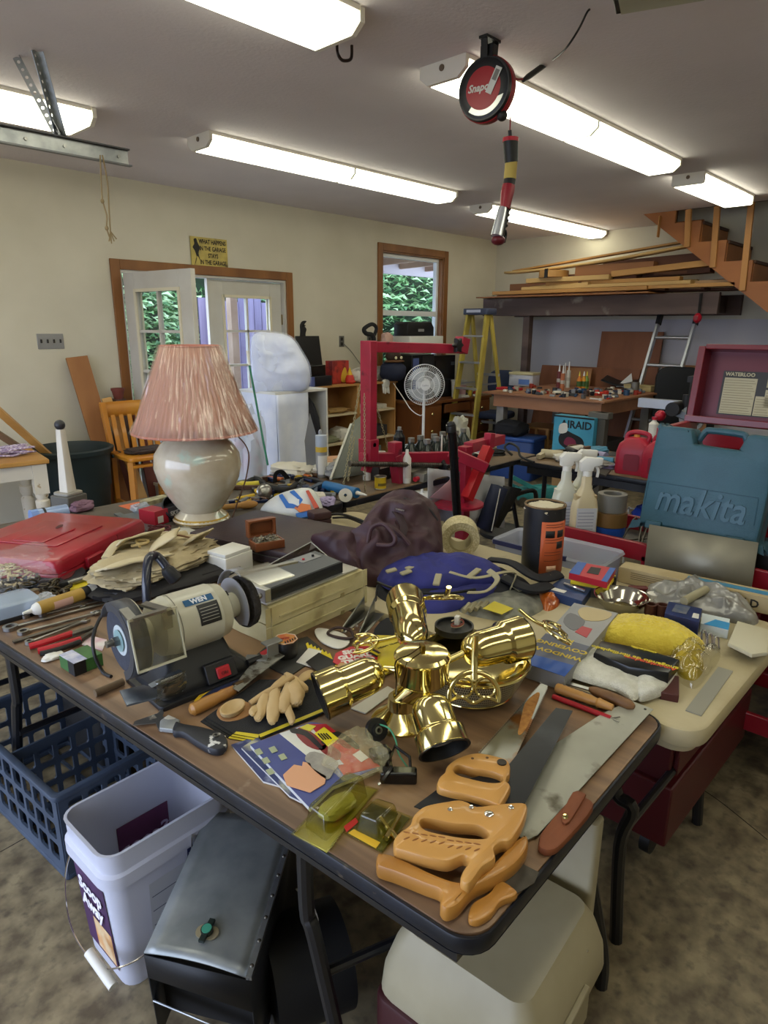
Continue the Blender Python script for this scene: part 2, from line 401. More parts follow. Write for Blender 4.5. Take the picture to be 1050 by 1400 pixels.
# ================================================================ outdoors
struct('ground_outside',mat('8d8a86',.8,c2='77736c',sc=3),bx(-14,16,YW+.15,16,-.12,-.04)+bx(-16,XF-.15,-14,YW+.15,-.12,-.04),smooth=0)
LEAFS = [mat('6f9a62',.45),mat('4d7c4d',.45),mat('a7c894',.4)]
def hedge(name,lab,cx,cy0,cz,rx,ry,rz,n,seed,size=.11):
    rnd = random.Random(seed); gs = [G(),G(),G()]
    for k in range(3):
        v = []; f = []
        for i in range(n//3):
            a = rnd.uniform(0,2*PI); b = math.acos(rnd.uniform(-1,1)); r = rnd.uniform(.72,1)
            p = Vector((math.sin(b)*math.cos(a)*rx*r,math.sin(b)*math.sin(a)*ry*r,math.cos(b)*rz*r))
            s = size*rnd.uniform(.6,1.3); q = Matrix.Rotation(rnd.uniform(0,6.3),3,'Z') @ Matrix.Rotation(rnd.uniform(-1,1),3,'X')
            o = len(v)
            for x,y,z in ((0,-s*.28,0),(s*.5,0,-.02),(s,s*.0,-s*.35),(s*.5,s*.28,0)): v.append(tuple(p+q @ Vector((x,y,z))))
            f.append((o,o+1,o+2,o+3))
        gs[k] = G(v,f)
    t = thing(name,lab,'tree',(cx,cy0,0))
    for k in range(3): part(t,'foliage',LEAFS[k],gs[k].t(0,0,cz),smooth=0,kind='stuff')
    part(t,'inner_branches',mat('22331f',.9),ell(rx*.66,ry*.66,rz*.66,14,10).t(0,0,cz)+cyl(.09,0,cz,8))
    return t
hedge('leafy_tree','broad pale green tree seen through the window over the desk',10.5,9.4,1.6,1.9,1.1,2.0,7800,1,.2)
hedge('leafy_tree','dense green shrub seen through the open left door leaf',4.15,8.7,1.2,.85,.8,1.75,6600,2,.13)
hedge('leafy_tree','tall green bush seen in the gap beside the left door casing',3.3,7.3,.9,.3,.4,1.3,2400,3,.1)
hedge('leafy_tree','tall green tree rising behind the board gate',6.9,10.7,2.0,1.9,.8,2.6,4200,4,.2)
# board gate beyond the right door leaf
t = thing('board_gate','weathered grey board gate seen through the right door leaf','gate',(6.1,8.9,0))
BG = mat('938aa8',.8,c2='6e6684',sc=5,st=(1,1,.1),bump=.1)
for k in range(13): part(t,'board',BG,bx(-.66+k*.14,-.66+k*.14+.128,0,.025,.05,2.0+.05*math.sin(k*1.3)))
part(t,'rail',BG,bx(-.7,1.2,.03,.07,1.6,1.7)); part(t,'rail',BG,bx(-.7,1.2,.03,.07,.4,.5))
part(t,'gate_post',BG,bx(-.8,-.7,0,.1,0,2.2)); part(t,'gate_post',BG,bx(1.22,1.32,0,.1,0,2.2))
# porch roof over the back door side
t = thing('porch_roof','open rafter porch roof with plywood deck above the window','roof',(6.5,6.6,2.3))
PW = mat('b9a08f',.8,c2='a68b78',sc=4)
part(t,'roof_deck',PW,bx(-1.6,3.6,-.85,.9,.33,.36))
for k in range(8): part(t,'rafter',PW,bar((-1.4+k*.62,-.85,.28),(-1.4+k*.62,.9,.24),.045,.12))
part(t,'fascia_beam',mat('c9c2c4',.7),bx(-1.6,3.6,.85,.93,.1,.3))
part(t,'porch_post',PW,bx(-1.5,-1.4,.83,.93,-2.34,.12)); part(t,'porch_post',PW,bx(3.4,3.5,.83,.93,-2.34,.12))
# ================================================================ ceiling lights
LENS = emit('f6f4dc',6.2); HOUS = mat('e4dfd2',.45)
def fixture(lab,x0,y0,n,L=1.225,w=.25,flat=False,group=None):
    t = thing('fluorescent_light',lab,'light',(x0,y0,H-.085),0,group)
    prof = [(-w/2,.085),(-w/2,.035),(-w/2+.045,0),(w/2-.045,0),(w/2,.035),(w/2,.085)] if not flat else [(-w/2,.085),(-w/2,.008),(-w/2+.01,0),(w/2-.01,0),(w/2,.008),(w/2,.085)]
    def seg(a,b,k=0):
        v = [(x,y*(1-k),z+(k*.0)) for x in (a,b) for y,z in prof]; m = len(prof)
        return G(v,[(i,i+m,i+m+1,i+1) for i in range(m-1)]+[(m-1,2*m-1,m,0),tuple(range(m)),tuple(range(2*m-1,m-1,-1))])
    part(t,'housing',HOUS,bx(.01,L*n-.01,-w/2-.006,w/2+.006,.066,.085))
    for k in range(n):
        part(t,'diffuser',LENS,seg(k*L+.02,(k+1)*L-.008,.012).t(0,0,-.001 if k else 0).fn(lambda x,y,z: (x,y,min(z,.064))),smooth=20)
    for x in (-.012,L*n-.004): part(t,'end_cap',HOUS,seg(x,x+.024,-.02),bev=.002)
    if n > 1: part(t,'joiner',mat('c4c7b4',.4),seg(L-.006,L+.01,-.008))
    part(t,'knockout',mat('6a5a48',.6),cylx(.014,-.016,-.01,14).t(0,0,.055))
    return t
fixture('long double ceiling light running toward the window, in front of the door wall',2.53,4.0,2)
fixture('short double ceiling light in the far corner above the lumber',5.66,4.1,2,1.2)
fixture('long double ceiling light behind the hanging cord reel',2.64,2.15,2,1.24,.26)
fixture('single ceiling light with a square grey end beside the stair opening',5.64,2.15,1,1.22,.24,True)
fixture('ceiling light cut by the top edge of the picture, nearest the steel hook',-.42,2.2,2,1.22,.3)
fixture('ceiling light at the left edge behind the perforated steel brackets',-.62,4.15,2,1.235,.36)
fixture('added ceiling light over the near end of the brown table, above the picture',-.42,.3,2,1.22,.25)  # this and the next three: unseen, added to brighten the near floor
fixture('added ceiling light behind the camera over the bare floor',2.64,-1.55,2,1.22,.25)
fixture('added ceiling light above the near right corner of the room',-.42,-1.55,2,1.22,.25)
fixture('long added ceiling light to the right of the picture over the tool chest',2.64,.3,2,1.22,.25)
# ================================================================ door wall side
YEL = mat('c98a2c',.4,c2='b87522',sc=4,st=(1,1,.2),coat=.2)
t = thing('metal_sign','yellow metal sign about the garage hung over the door casing','sign',(3.55,YW-.012,2.1))
part(t,'plate',mat('c2ad5c',.5,.2,c2='a08f4e',sc=9,wear='6a5a3a',ws=9,wlo=.62,whi=.75),bx(-.19,.19,-.003,.003,0,.26),bev=.001)
INK = mat('1f1a14',.6)
for i,s in enumerate(('WHAT HAPPENS','IN THE GARAGE','STAYS','IN THE GARAGE')):
    part(t,'lettering',INK,text(s,.052,.0006,bold=.0012).sc(.72,1,1).rx(90).t(.035,-.0045,.222-.058*i))
part(t,'painted_figure',INK,prism(crv([(-.16,.02),(-.135,.08),(-.15,.14),(-.17,.17),(-.15,.2),(-.155,.235),(-.13,.245),(-.12,.215),(-.1,.17),(-.115,.12),(-.1,.06),(-.13,.1)],3,True),-.001,.001).rx(90).t(0,-.004,0))
t = thing('switch_plate','grey four-gang light switch plate on the cream wall','switch',(2.075,YW-.004,1.47))
part(t,'plate',mat('9b9b9b',.35,.6),cb(.2,.006,.115,z=-.057),bev=.002)
for k in range(4): part(t,'toggle',mat('2a2520',.4),cb(.012,.014,.028,x=-.072+.048*k,y=-.006,z=-.012),bev=.002)
def outlet(p,ang,lab):
    t = thing('wall_outlet',lab,'outlet',p,ang)
    part(t,'plate',mat('77766f',.35,.5),cb(.075,.006,.118,z=-.059),bev=.002)
    for z in (-.045,.008): part(t,'receptacle',mat('26231f',.5),cb(.034,.01,.034,y=-.002,z=z),bev=.004)
    return t
outlet((5.18,YW-.004,1.44),0,'grey outlet on the door wall with a cord plugged in')
outlet((XW-.004,4.44,1.5),90,'dark outlet on the back wall above the workbench')
outlet((5.62,YW-.004,1.44),0,'outlet just beside the window casing, behind the figurine')
solo('extension_cable','thin grey cord running from the wall outlet down to the desk','cord',mat('77776e',.5),tube(crv([(5.2,YW-.02,1.41),(5.3,YW-.03,1.33),(5.48,YW-.03,1.15),(5.6,YW-.06,1.02),(5.66,YW-.1,.995)],6),.005,6))
t = thing('bottle_opener','black cast silhouette opener screwed to the wall beside the doors','opener',(4.62,YW-.012,1.55))
part(t,'body',BLK,prism(crv([(-.035,-.1),(.03,-.1),(.03,-.03),(.045,.02),(.015,.06),(.05,.1),(.0,.1),(-.03,.06),(-.03,0)],4,True),-.008,.008,.002).rx(90))
part(t,'hook_tab',BLK,cb(.02,.03,.012,y=-.02,z=.05),bev=.002)
# ---- planks leaning on the wall
def plank(lab,a,b,w,th,m,up=(0,1,0),grp=None,nm='wooden_plank'): return solo(nm,lab,'plank',m,bar(a,b,w,th,up),grp,bev=.002)
A = Py(106,488,5.5); B = Py(150,705,5.0)
plank('wide tan board leaning on the wall left of the doors',(A.x,5.52,A.z),(A.x+.12,5.2,0.01),.17,.02,PLY,(0,1,.1))
plank('narrow pale board leaning in front of the wide tan board',(A.x+.16,5.42,1.02),(A.x+.28,5.08,.01),.08,.02,PINE,(0,1,.1))
solo('cardboard_sheet','brown cardboard sheet standing beside the turned table leg','cardboard',CARD,bx(1.78,2.05,5.45,5.47,0,.6).rx(0))
solo('flower_pot','small terracotta pot on the ledge behind the yellow chair','pot',mat('6e3428',.7),lathe([(.035,0),(.05,.07),(.055,.07),(.055,.09),(.045,.09),(.035,.02)],20).t(2.52,5.46,1.0),loc=None)
solo('wall_bracket_post','dark wooden post holding the terracotta pot by the door','post',OLDW,bx(2.48,2.57,5.43,5.55,0,1.0))
# ---- trash bin
t = thing('trash_bin','big dark green round trash bin holding a tilted board','bin',(1.975,5.17,0))
GB = mat('1c2a2c',.5,c2='222f31',sc=5)
part(t,'body',GB,lathe([(.2,0),(.225,.02),(.25,.38),(.262,.4),(.27,.62),(.285,.66),(.3,.66),(.305,.69),(.285,.7),(.27,.67),(.24,.35),(.21,.03),(0,.03)],40))
part(t,'handle',GB,tube(crv([(-.27,-.09,.6),(-.34,-.08,.61),(-.36,0,.61),(-.34,.07,.61),(-.27,.09,.6)],4),.014,8))
part(t,'panel_relief',GB,lathe([(.262,.22),(.268,.22),(.272,.33),(.262,.34)],10,215,250,False))
part(t,'handle',GB,tube(crv([(.27,-.09,.6),(.34,-.08,.61),(.36,0,.61),(.34,.07,.61),(.27,.09,.6)],4),.014,8))
plank('thick lumber board sticking up to the left out of the trash bin',(1.9,5.2,.55),(1.38,4.95,1.12),.045,.14,PINE,(.3,1,0))
plank('second grey-edged board tilted behind the lumber in the bin',(1.84,5.3,.55),(1.3,5.15,1.02),.04,.1,mat('8a745c',.7),(.3,1,0))
# ---- yellow chair
t = thing('wooden_chair','honey coloured wooden slat back chair beside the trash bin','chair',(2.47,4.97,0),176)
part(t,'seat',YEL,prism(rrect(.44,.42,.04),.59,.62,.006))
for s in (-1,1):
    part(t,'leg',YEL,bar((s*.19,.17,0),(s*.19,.17,.59),.045,.045),bev=.003)
    part(t,'leg',YEL,bar((s*.19,-.2,0),(s*.19,-.19,.6),.04,.045),bev=.003)
    part(t,'back_post',YEL,bar((s*.19,-.19,.6),(s*.205,-.27,1.0),.04,.035),bev=.003)
    part(t,'stretcher',YEL,bar((s*.19,-.2,.22),(s*.19,.17,.22),.02,.035),bev=.002)
part(t,'stretcher',YEL,bar((-.19,.17,.55),(.19,.17,.55),.06,.02),bev=.002)
part(t,'crest_rail',YEL,grid(lambda u,v: ((u-.5)*.44,-.262-.02*math.sin(PI*u)-.012*v,.885+.12*v),12,2),solid=.022)
for k in range(5): part(t,'back_slat',YEL,bar((-.13+.065*k,-.2,.62),(-.135+.0675*k,-.262,.9),.034,.012,(0,1,0)))
solo('leather_strap_roll','flat dark folded cloth with a cream strap lying on the yellow chair','cloth',mat('3a2f2a',.8),lump(.15,.1,.02,.2,7,3).at((2.47,4.97,.62)))
for i,(x,c,h) in enumerate(((2.36,'a8754a',.42),(2.47,'6a3424',.5),(2.68,'7a4030',.9))):
    plank(('short board offcut standing under the chair by the bin','reddish board standing behind the yellow chair','dark red board seen between the chair slats')[i],(x,5.44,h),(x+.06,5.36,.01),.13,.018,mat(c,.6),(0,1,.1))
# ---- white table with turned legs
t = thing('side_table','white painted side table with turned legs and oak top','table',(1.2,4.86,0),-8)
part(t,'tabletop',mat('b98a4a',.4,c2='a67838',sc=4),bx(-.62,.42,-.3,.35,.72,.75),bev=.006)
part(t,'apron',mat('cfc6b2',.5),bx(-.58,.38,-.26,.31,.62,.72),bev=.003)
tl = [(.03,0),(.034,.04),(.03,.1),(.042,.3),(.045,.38),(.03,.4),(.045,.43),(.045,.47),(.03,.48),(.04,.5),(.042,.52)]
for x,y in ((.36,-.24),(.36,.28),(-.56,-.24)):
    part(t,'leg',mat('cfc6b2',.5,wear='a58d66',ws=20,wlo=.68,whi=.72),lathe(tl,18).t(x,y,0)+cb(.085,.085,.2,x,y,.52))
rp_ = []
for k in range(160):
    a = k*.43; rp_.append((1.42+.12*math.cos(a)*(1+.3*math.sin(a*.37)),4.8+.07*math.sin(a*1.1)+.02*math.sin(a*.3),.76+.045*abs(math.sin(k*.11))))
solo('coiled_rope','white and purple rope heaped on the turned leg table','rope',mat('cfc4d2',.8,c2='9b88a8',sc=60,lo=.45,hi=.5),tube(rp_,.006,6))
# ---- white newel candle holder
P = Pz(96,695,.745)
t = thing('obelisk_post','white tapering post with grey ball and square grey foot','post',(P.x,P.y,.745),20)
part(t,'foot',mat('5a5852',.6),cb(.115,.115,.07),bev=.006)
part(t,'plinth',mat('8f8b80',.6),prism(rrect(.1,.1,.02),.07,.085,.004))
part(t,'shaft',mat('cfc9ba',.5),prism(rrect(.056,.056,.008,2),.085,.38).fn(lambda x,y,z: (x*(1-.45*(z-.085)/.295),y*(1-.45*(z-.085)/.295),z)))
part(t,'ball',mat('2b2b2f',.4),ell(.024,.024,.024,16,10).t(0,0,.4))
# ---- covered white thing + white cabinet with black bag
FABW = mat('dfe3ee',.75,c2='cfd5e6',sc=6,bump=.1)
A = Py(372,640,4.45)
t = thing('white_cabinet','white open front cabinet standing on end beside the doors','cabinet',(3.42,4.5,0),4)
cw,cd,ch = .62,.5,1.04
part(t,'side_panel',FABW,bx(0,.02,0,cd,0,ch)); part(t,'side_panel',WHITEPL,bx(cw-.02,cw,0,cd,0,ch))
part(t,'top_panel',WHITEPL,bx(0,cw,0,cd,ch,ch+.02)); part(t,'bottom_panel',WHITEPL,bx(.02,cw-.02,0,cd,.02,.04)); part(t,'back_panel',WHITEPL,bx(.02,cw-.02,cd-.01,cd,.04,ch))
part(t,'front_panel',FABW,grid(lambda u,v: (.0+.36*u,-.012-.02*math.sin(u*9+v*2)*v,ch-(ch-.02)*v),14,10),solid=.012)
t = thing('duffel_bag','black nylon bag with grey stripes standing inside the white cabinet','bag',(3.88,4.68,.04),4)
part(t,'body',mat('17171c',.6,c2='24242c',sc=8,bump=.3,bs=12),lump(.115,.14,.47,.12,4,5,flat=.05))
part(t,'stripe',mat('5a5a8a',.5),tube(crv([(-.09,-.13,.2),(0,-.16,.34),(.07,-.15,.5)],6),.012,6)); part(t,'stripe',mat('8a3a3a',.5),tube(crv([(-.08,-.13,.32),(-.02,-.15,.46),(.04,-.14,.6)],6),.007,6))
part(t,'strap',BLKR,tube(crv([(.1,-.06,.62),(.16,-.1,.52),(.22,-.12,.34),(.2,-.12,.16),(.12,-.1,.1)],6),.009,6,flat=.4))
t = thing('covered_appliance','rounded bundle wrapped in white sheet and clear plastic on the cabinet','bundle',(3.62,4.6,1.062))
OUTL = [(346,459),(372,455),(397,461),(411,480),(423,505),(419,532),(385,537),(350,539),(344,500)]
CV_LATE = t
t = thing('garden_pole','slim green pole leaning in front of the white cabinet','pole',(0,0,0))
A = Py(341,500,4.2); B = Py(366,636,3.9); t.location = B
part(t,'shaft',mat('1c6a4c',.35),rod(A,B,.008,8),True); part(t,'tip',WHITEPL,rod(Py(338,480,4.25),A,.009,8),True)
A = Py(352,610,4.15)
t = thing('clear_bag','crumpled clear bag with pink and teal print beside the cabinet','bag',(A.x-.02,4.3,0),10)
part(t,'bag_film',film('dfe6f4',.5),lump(.16,.14,.5,.22,6,4,flat=.1)); part(t,'contents',mat('d7dce8',.6,c2='c08aa0',sc=16,lo=.5,hi=.6,wear='5fa8b0',ws=12,wlo=.58,whi=.62),lump(.13,.11,.42,.15,5,8,flat=.1))
# ---- bookshelf,two bays
OAK = mat('b98a52',.5,c2='a67840',sc=4,st=(.3,1,1)); OAKD = mat('96693a',.55,c2='835830',sc=4)
t = thing('bookshelf','low oak bookshelf of two bays against the door wall','shelf',(4.45,5.2,0))
for x in (0,.6,.62,1.2): part(t,'side_panel',OAK,bx(x,x+.02,0,.3,0,.985),bev=.001)
for k in range(2):
    x = .02+.62*k
    part(t,'top_board',OAK,bx(x-.02,x+.6,-.01,.3,.985,1.005)); part(t,'back_panel',OAKD,bx(x,x+.58,.29,.3,.02,.985))
    for z in (.06,.37,.68): part(t,'shelf_board',mat('c9b896',.5),bx(x,x+.58,0,.29,z,z+.02))
for i,(x,z,c,w,h,lab) in enumerate(((.16,.7,'c98f2c',.12,.08,'amber plastic tray on the top shelf of the left bay'),(.4,.7,'9a7a48',.34,.05,'folded tan cloth on the top shelf of the left bay'),(.25,.39,'7d7f62',.3,.07,'green-grey rag heap on the middle shelf of the left bay'),(.46,.39,'cfccc2',.2,.14,'white crumpled bag on the middle shelf of the left bay'),(.9,.7,'b8b4a6',.44,.05,'stack of pale papers in the right bay'),(.95,.39,'2b2b2d',.36,.12,'black box on the middle shelf of the right bay'),(.3,.08,'4b4138',.4,.12,'dark box on the lowest shelf of the left bay'),(.86,.08,'5f6d66',.34,.2,'grey green carton on the lowest shelf of the right bay'))):
    g = lump(w/2,.1,h/2,.2,5,i,24,14) if i in (1,2,3) else prism(rrect(w,.2,.015),0,h,.004)
    solo(('tray','folded_cloth','rag','plastic_bag','papers','black_box','dark_box','carton')[i],lab,('tray','cloth','cloth','bag','papers','box','box','box')[i],mat(c,.6,c2='3a352c',sc=20,lo=.55,hi=.9),g.at((4.45+x,5.34,z)))
# things on the bookshelf
ZB = 1.006
t = thing('tray_box','black tray box with a blue lid corner on the bookshelf end','box',(4.52,5.3,ZB),8)
part(t,'tray',mat('16171d',.4),prism(rrect(.38,.2,.02),0,.1,.004)); part(t,'blue_end',mat('5b67a0',.4),bx(-.2,-.1,-.11,.1,.005,.1),bev=.004)
part(t,'upper_case',BLKG,bx(-.1,.13,-.06,.1,.1,.21),bev=.006); part(t,'handle',BLK,tube(crv([(-.12,-.08,.1),(-.18,-.1,.2),(-.1,-.08,.22)],5),.006,6))
solo('backing_sheet','tall flat black panel leaning on the wall behind the tray box','panel',mat('1b1c1e',.3),bx(-.16,.16,-.008,.008,0,.5).rx(-9).at((4.66,5.47,ZB)),bev=.003)
t = thing('red_box','red patterned carton beside the black tray box','box',(4.93,5.38,ZB),4)
part(t,'carton',mat('b03a30',.5,c2='7c2a2a',sc=14,lo=.45,hi=.6),bx(-.13,.13,-.05,.05,0,.24),bev=.003); part(t,'print',mat('d8b23a',.5),prism(crv([(-.03,0),(.05,0),(.05,.1),(.02,.15),(-.03,.08)],4,True),0,.002).rx(90).t(.04,-.052,.02))
t = thing('clown_toy','small toy figure in red and yellow in front of the red carton','toy',(5.0,5.26,ZB),0)
part(t,'body',mat('c8352a',.5),lathe([(.045,0),(.05,.05),(.035,.09),(0,.1)],16)); part(t,'hat',mat('e0b52a',.5),cyl(.03,.09,.17,14,.004)); part(t,'feet',mat('c8352a',.5),ell(.06,.035,.02).t(0,-.02,.02))
def shoe(lab,x,y,rz,c):
    t = thing('bike_helmet',lab,'helmet',(x,y,ZB),rz)
    part(t,'shell',mat(c,.45,c2='9d9a92',sc=18,lo=.5,hi=.65),lump(.15,.1,.085,.1,5,x*7,28,16,.8).fn(lambda a,b,z: (a,b,max(0,z-.012))))
    part(t,'vent',BLK,tube([(-.08,-.07,.1),(.0,-.09,.1)],.012,6)); part(t,'strap',WHITEPL,tube(crv([(.08,-.08,.05),(.16,-.1,.03),(.15,-.06,.01)],4),.006,6,flat=.4))
shoe('white vented helmet nearest the toy figure on the bookshelf',5.22,5.3,6,'d8d5cc'); shoe('dark and white helmet behind the red arm on the bookshelf',5.52,5.36,-12,'77746c')
t = thing('work_glove','white work glove hanging over the bookshelf edge','glove',(5.5,5.2,.9),0)
part(t,'palm',WHITEPL,lump(.055,.02,.045,.1,6,2,20,12).t(0,0,.04))
for k in range(4): part(t,'finger',WHITEPL,tube([(-.04+.027*k,0,.05),(-.045+.03*k,-.01,-.02-.01*(k % 2))],.012,8,taper=.009))
t = thing('soft_figure','dark blue cushion topped by a teddy with brown cap','cushion',(5.62,5.2,1.005),0)
part(t,'cushion',mat('20263c',.8,bump=.1,bs=30),lump(.15,.12,.11,.08,4,3,28,16,.8)); part(t,'toy_head',mat('3a2a20',.8),ell(.1,.08,.07).t(.0,0,.28)); part(t,'cap_brim',mat('6b4a2c',.7),ell(.13,.1,.018).t(0,-.02,.22))
for s in (-1,1): part(t,'eye',mat('d8cfa8',.4),ell(.018,.01,.018,12,8).t(s*.045,-.085,.26))
part(t,'crown_ornament',mat('c08a3a',.4),ell(.05,.05,.035).t(0,0,.36))
t = thing('figurine','black curled bronze-like figurine beside the window casing','figurine',(5.42,5.36,ZB),0)
part(t,'stand',BLK,cyl(.05,0,.02)+cyl(.012,.02,.34,10)); part(t,'body',BLKR,tube(crv([(-.06,0,.36),(.04,0,.42),(.03,0,.5),(-.07,0,.52),(-.1,0,.57),(.02,0,.62),(.09,0,.58),(.06,0,.5)],6),.03,10,taper=.018))
t = thing('paper_flower','pale pink paper flower on a thin stick beside the figurine','flower',(5.64,5.32,ZB),0)
part(t,'stem',mat('d8c2b4',.7),cyl(.006,0,.4,8)); part(t,'bloom',mat('c9a596',.8),lump(.07,.045,.07,.2,5,1,20,14).t(.0,0,.38))
# ---- desk under the window
DW = mat('7b4a26',.4,c2='673c1d',sc=4,st=(1,1,.2)); DT = mat('4b3526',.4)
t = thing('office_desk','brown wooden desk with drawer pedestals under the window','desk',(5.72,4.88,0))
L_ = 1.42
part(t,'desktop',DW,bx(0,L_,0,.68,.74,.77),bev=.003)
part(t,'pedestal',DW,bx(.02,.42,.02,.66,.06,.74)); part(t,'pedestal',DW,bx(L_-.42,L_-.02,.02,.66,.06,.74)); part(t,'modesty_panel',DT,bx(.42,L_-.42,.6,.62,.2,.74))
part(t,'drawer',DW,bx(.46,L_-.46,0,.02,.62,.72),bev=.003)
for x0 in (.04,L_-.4):
    for z in (.1,.33,.53):
        q = part(t,'drawer',DW,bx(x0,x0+.36,.0,.02,z,z+(.21 if z < .5 else .18)),bev=.004); part(q,'knob',BRS,ell(.018,.014,.018,12,8).t(x0+.18,-.012,z+.1))
for x in (.03,.39,L_-.41,L_-.05): part(t,'foot',DT,bx(x,x+.03,.04,.07,0,.06)+bx(x,x+.03,.6,.63,0,.06))
ZD = .771
t = thing('computer_tower','black computer tower on the desk behind the fan','computer',(6.05,5.28,ZD))
part(t,'case',mat('101216',.3),bx(-.2,.2,-.16,.24,0,.52),bev=.004); part(t,'drive_bay',mat('232428',.35),bx(-.02,.18,-.166,-.16,.4,.5)); part(t,'side_light',mat('4d5a8c',.3),bx(-.18,-.08,-.165,-.16,.1,.48))
t = thing('microwave','black boxy appliance on the desk beside the computer tower','appliance',(6.48,5.3,ZD))
part(t,'case',mat('0d0e10',.25),bx(-.21,.21,-.16,.22,0,.5),bev=.005); part(t,'front_panel',mat('1b1c20',.2),bx(-.18,.1,-.166,-.16,.05,.44)); part(t,'display',mat('3a4048',.2),bx(.12,.19,-.166,-.16,.38,.42))
t = thing('white_printer','flat white box with a black hard case on it before the window','printer',(6.24,5.38,ZD+.525))
part(t,'body',mat('d7d8d0',.4),prism(rrect(.62,.32,.02),0,.2,.006)); part(t,'paper_slot',mat('a8a8a0',.5),bx(-.2,.2,-.163,-.158,.04,.07))
t = thing('hard_case','black hard case resting on the white box before the window','case',(6.2,5.4,ZD+.726))
part(t,'shell',mat('17181a',.4),prism([(-.24,0),(.24,0),(.24,.1),(.19,.16),(-.2,.16),(-.24,.13)],-.11,.11,.006).rx(90)); part(t,'latch',GREYPL,bx(-.05,.05,-.115,-.11,.05,.08))
t = thing('paint_bucket','white bucket with red label and lid on the desk end','bucket',(6.62,5.02,ZD))
part(t,'pail',WHITEPL,cyl(.085,0,.19,24,.095)); part(t,'lid',mat('b9b9b4',.4),cyl(.1,.19,.205,24)); part(t,'label',mat('c9a0a0',.5),lathe([(.0885,.04),(.0945,.15)],24,180,360,False))
solo('yellow_can','small yellow and black can beside the white bucket','can',mat('c9b030',.45,c2='6a6222',sc=20),cyl(.04,0,.12,18).at((6.78,4.98,ZD)))
rnd = random.Random(4)
for i in range(9):
    x = 6.45+.075*i; c = ('b03028','d9d4c4','2c3a5e','c9c5b8','3b3b3b','c08030','cfcac0','aa2222','8c8c88')[i]
    lab = ('red tool handle','cream paper stack','dark blue spray cap','white envelope','black gadget','orange bottle','white dish','red plastic scoop','grey metal tin')[i]+' lying on the desk top near the ladder'
    g = (prism(rrect(.12,.08,.01),0,.02,.003),lump(.05,.035,.025,.2,5,i,16,10),cyl(.022,0,.1,12))[i % 3]
    solo(('tool_handle','paper_stack','spray_cap','envelope','gadget','plastic_bottle','dish','scoop','metal_tin')[i],lab,('tool','paper','cap','envelope','gadget','bottle','dish','scoop','tin')[i],mat(c,.5),g.rz(rnd.uniform(0,180)).at((x,5.03+.1*(i % 3) if x < 6.5 else 4.95+.06*(i % 3),ZD)) if i > 2 else g.at((6.84+.09*i,5.15+.08*i,ZD)))  # first item is a loose tool handle, third a spray cap
t = thing('waste_basket','black box standing under the desk kneehole','bin',(6.3,5.2,0)); part(t,'body',mat('0b0b0c',.6),prism(rrect(.42,.3,.03),0,.5,.006).fn(lambda x,y,z: (x*(.9+.2*z),y*(.9+.2*z),z))); part(t,'rim',BLK,tube(crv([(a,b,.5) for a,b in rrect(.43,.31,.03,2)],1,True),.008,6,True))
# ---- pedestal fan
C_ = Py(580,526,4.0)
t = thing('pedestal_fan','white round pedestal fan with wire cage facing the camera','fan',(C_.x,C_.y,0),-42)
FW_ = mat('d9dadb',.4)
part(t,'base',FW_,lathe([(.19,0),(.2,.015),(.17,.035),(.03,.05),(.02,.06)],30)); part(t,'pole',FW_,cyl(.013,.05,C_.z-.05,12)); part(t,'motor',FW_,cyly(.06,-.02,.12,20).t(0,.03,C_.z))
R_ = .185
hub = part(t,'hub_cap',FW_,cyly(.045,-.085,-.065,24).t(0,0,C_.z)); part(hub,'badge',mat('8c8f98',.4),text('Lasko',.025,.0006).rx(90).t(0,-.086,C_.z))
cage = G()
for k in range(60):
    a = 2*PI*k/60; cage += tube([(math.cos(a)*.045,-.075,math.sin(a)*.045),(math.cos(a)*R_*.7,-.07,math.sin(a)*R_*.7),(math.cos(a)*R_,-.02,math.sin(a)*R_),(math.cos(a)*R_*.7,.03,math.sin(a)*R_*.7),(math.cos(a)*.05,.04,math.sin(a)*.05)],.0013,3)
part(t,'cage_wires',FW_,cage.t(0,0,C_.z),kind='stuff')
for rr,y in ((R_,-.02),(R_*.7,-.071),(R_*.45,-.075)): part(t,'cage_ring',FW_,ring(rr,.0032,40,6).rx(90).t(0,y,C_.z))
for k in range(3): part(t,'blade',film('cfd4d8',.55,.2),grid(lambda u,v: ((.04+.12*u)*math.cos(k*2.09+(v-.5)*1.5*(.5+u*.6)),-.01+.02*(v-.5),(.04+.12*u)*math.sin(k*2.09+(v-.5)*1.5*(.5+u*.6))),8,6).t(0,0,C_.z),solid=.002)
solo('white_cable','white cord looping from the desk edge to the fan','cord',mat('d8d6cf',.5),tube(crv([Py(538,524,5.15),Py(552,545,4.7),Py(562,560,4.4),Py(574,568,4.2),Py(579,565,4.03)],8),.005,6))
# ---- yellow step ladder
YL = mat('b9a64a',.45,c2='a39140',sc=5); AL = mat('b9bcc0',.35,.8)
t = thing('step_ladder','yellow fibreglass step ladder with aluminium steps by the lumber rack','ladder',(6.62,4.72,0),0)
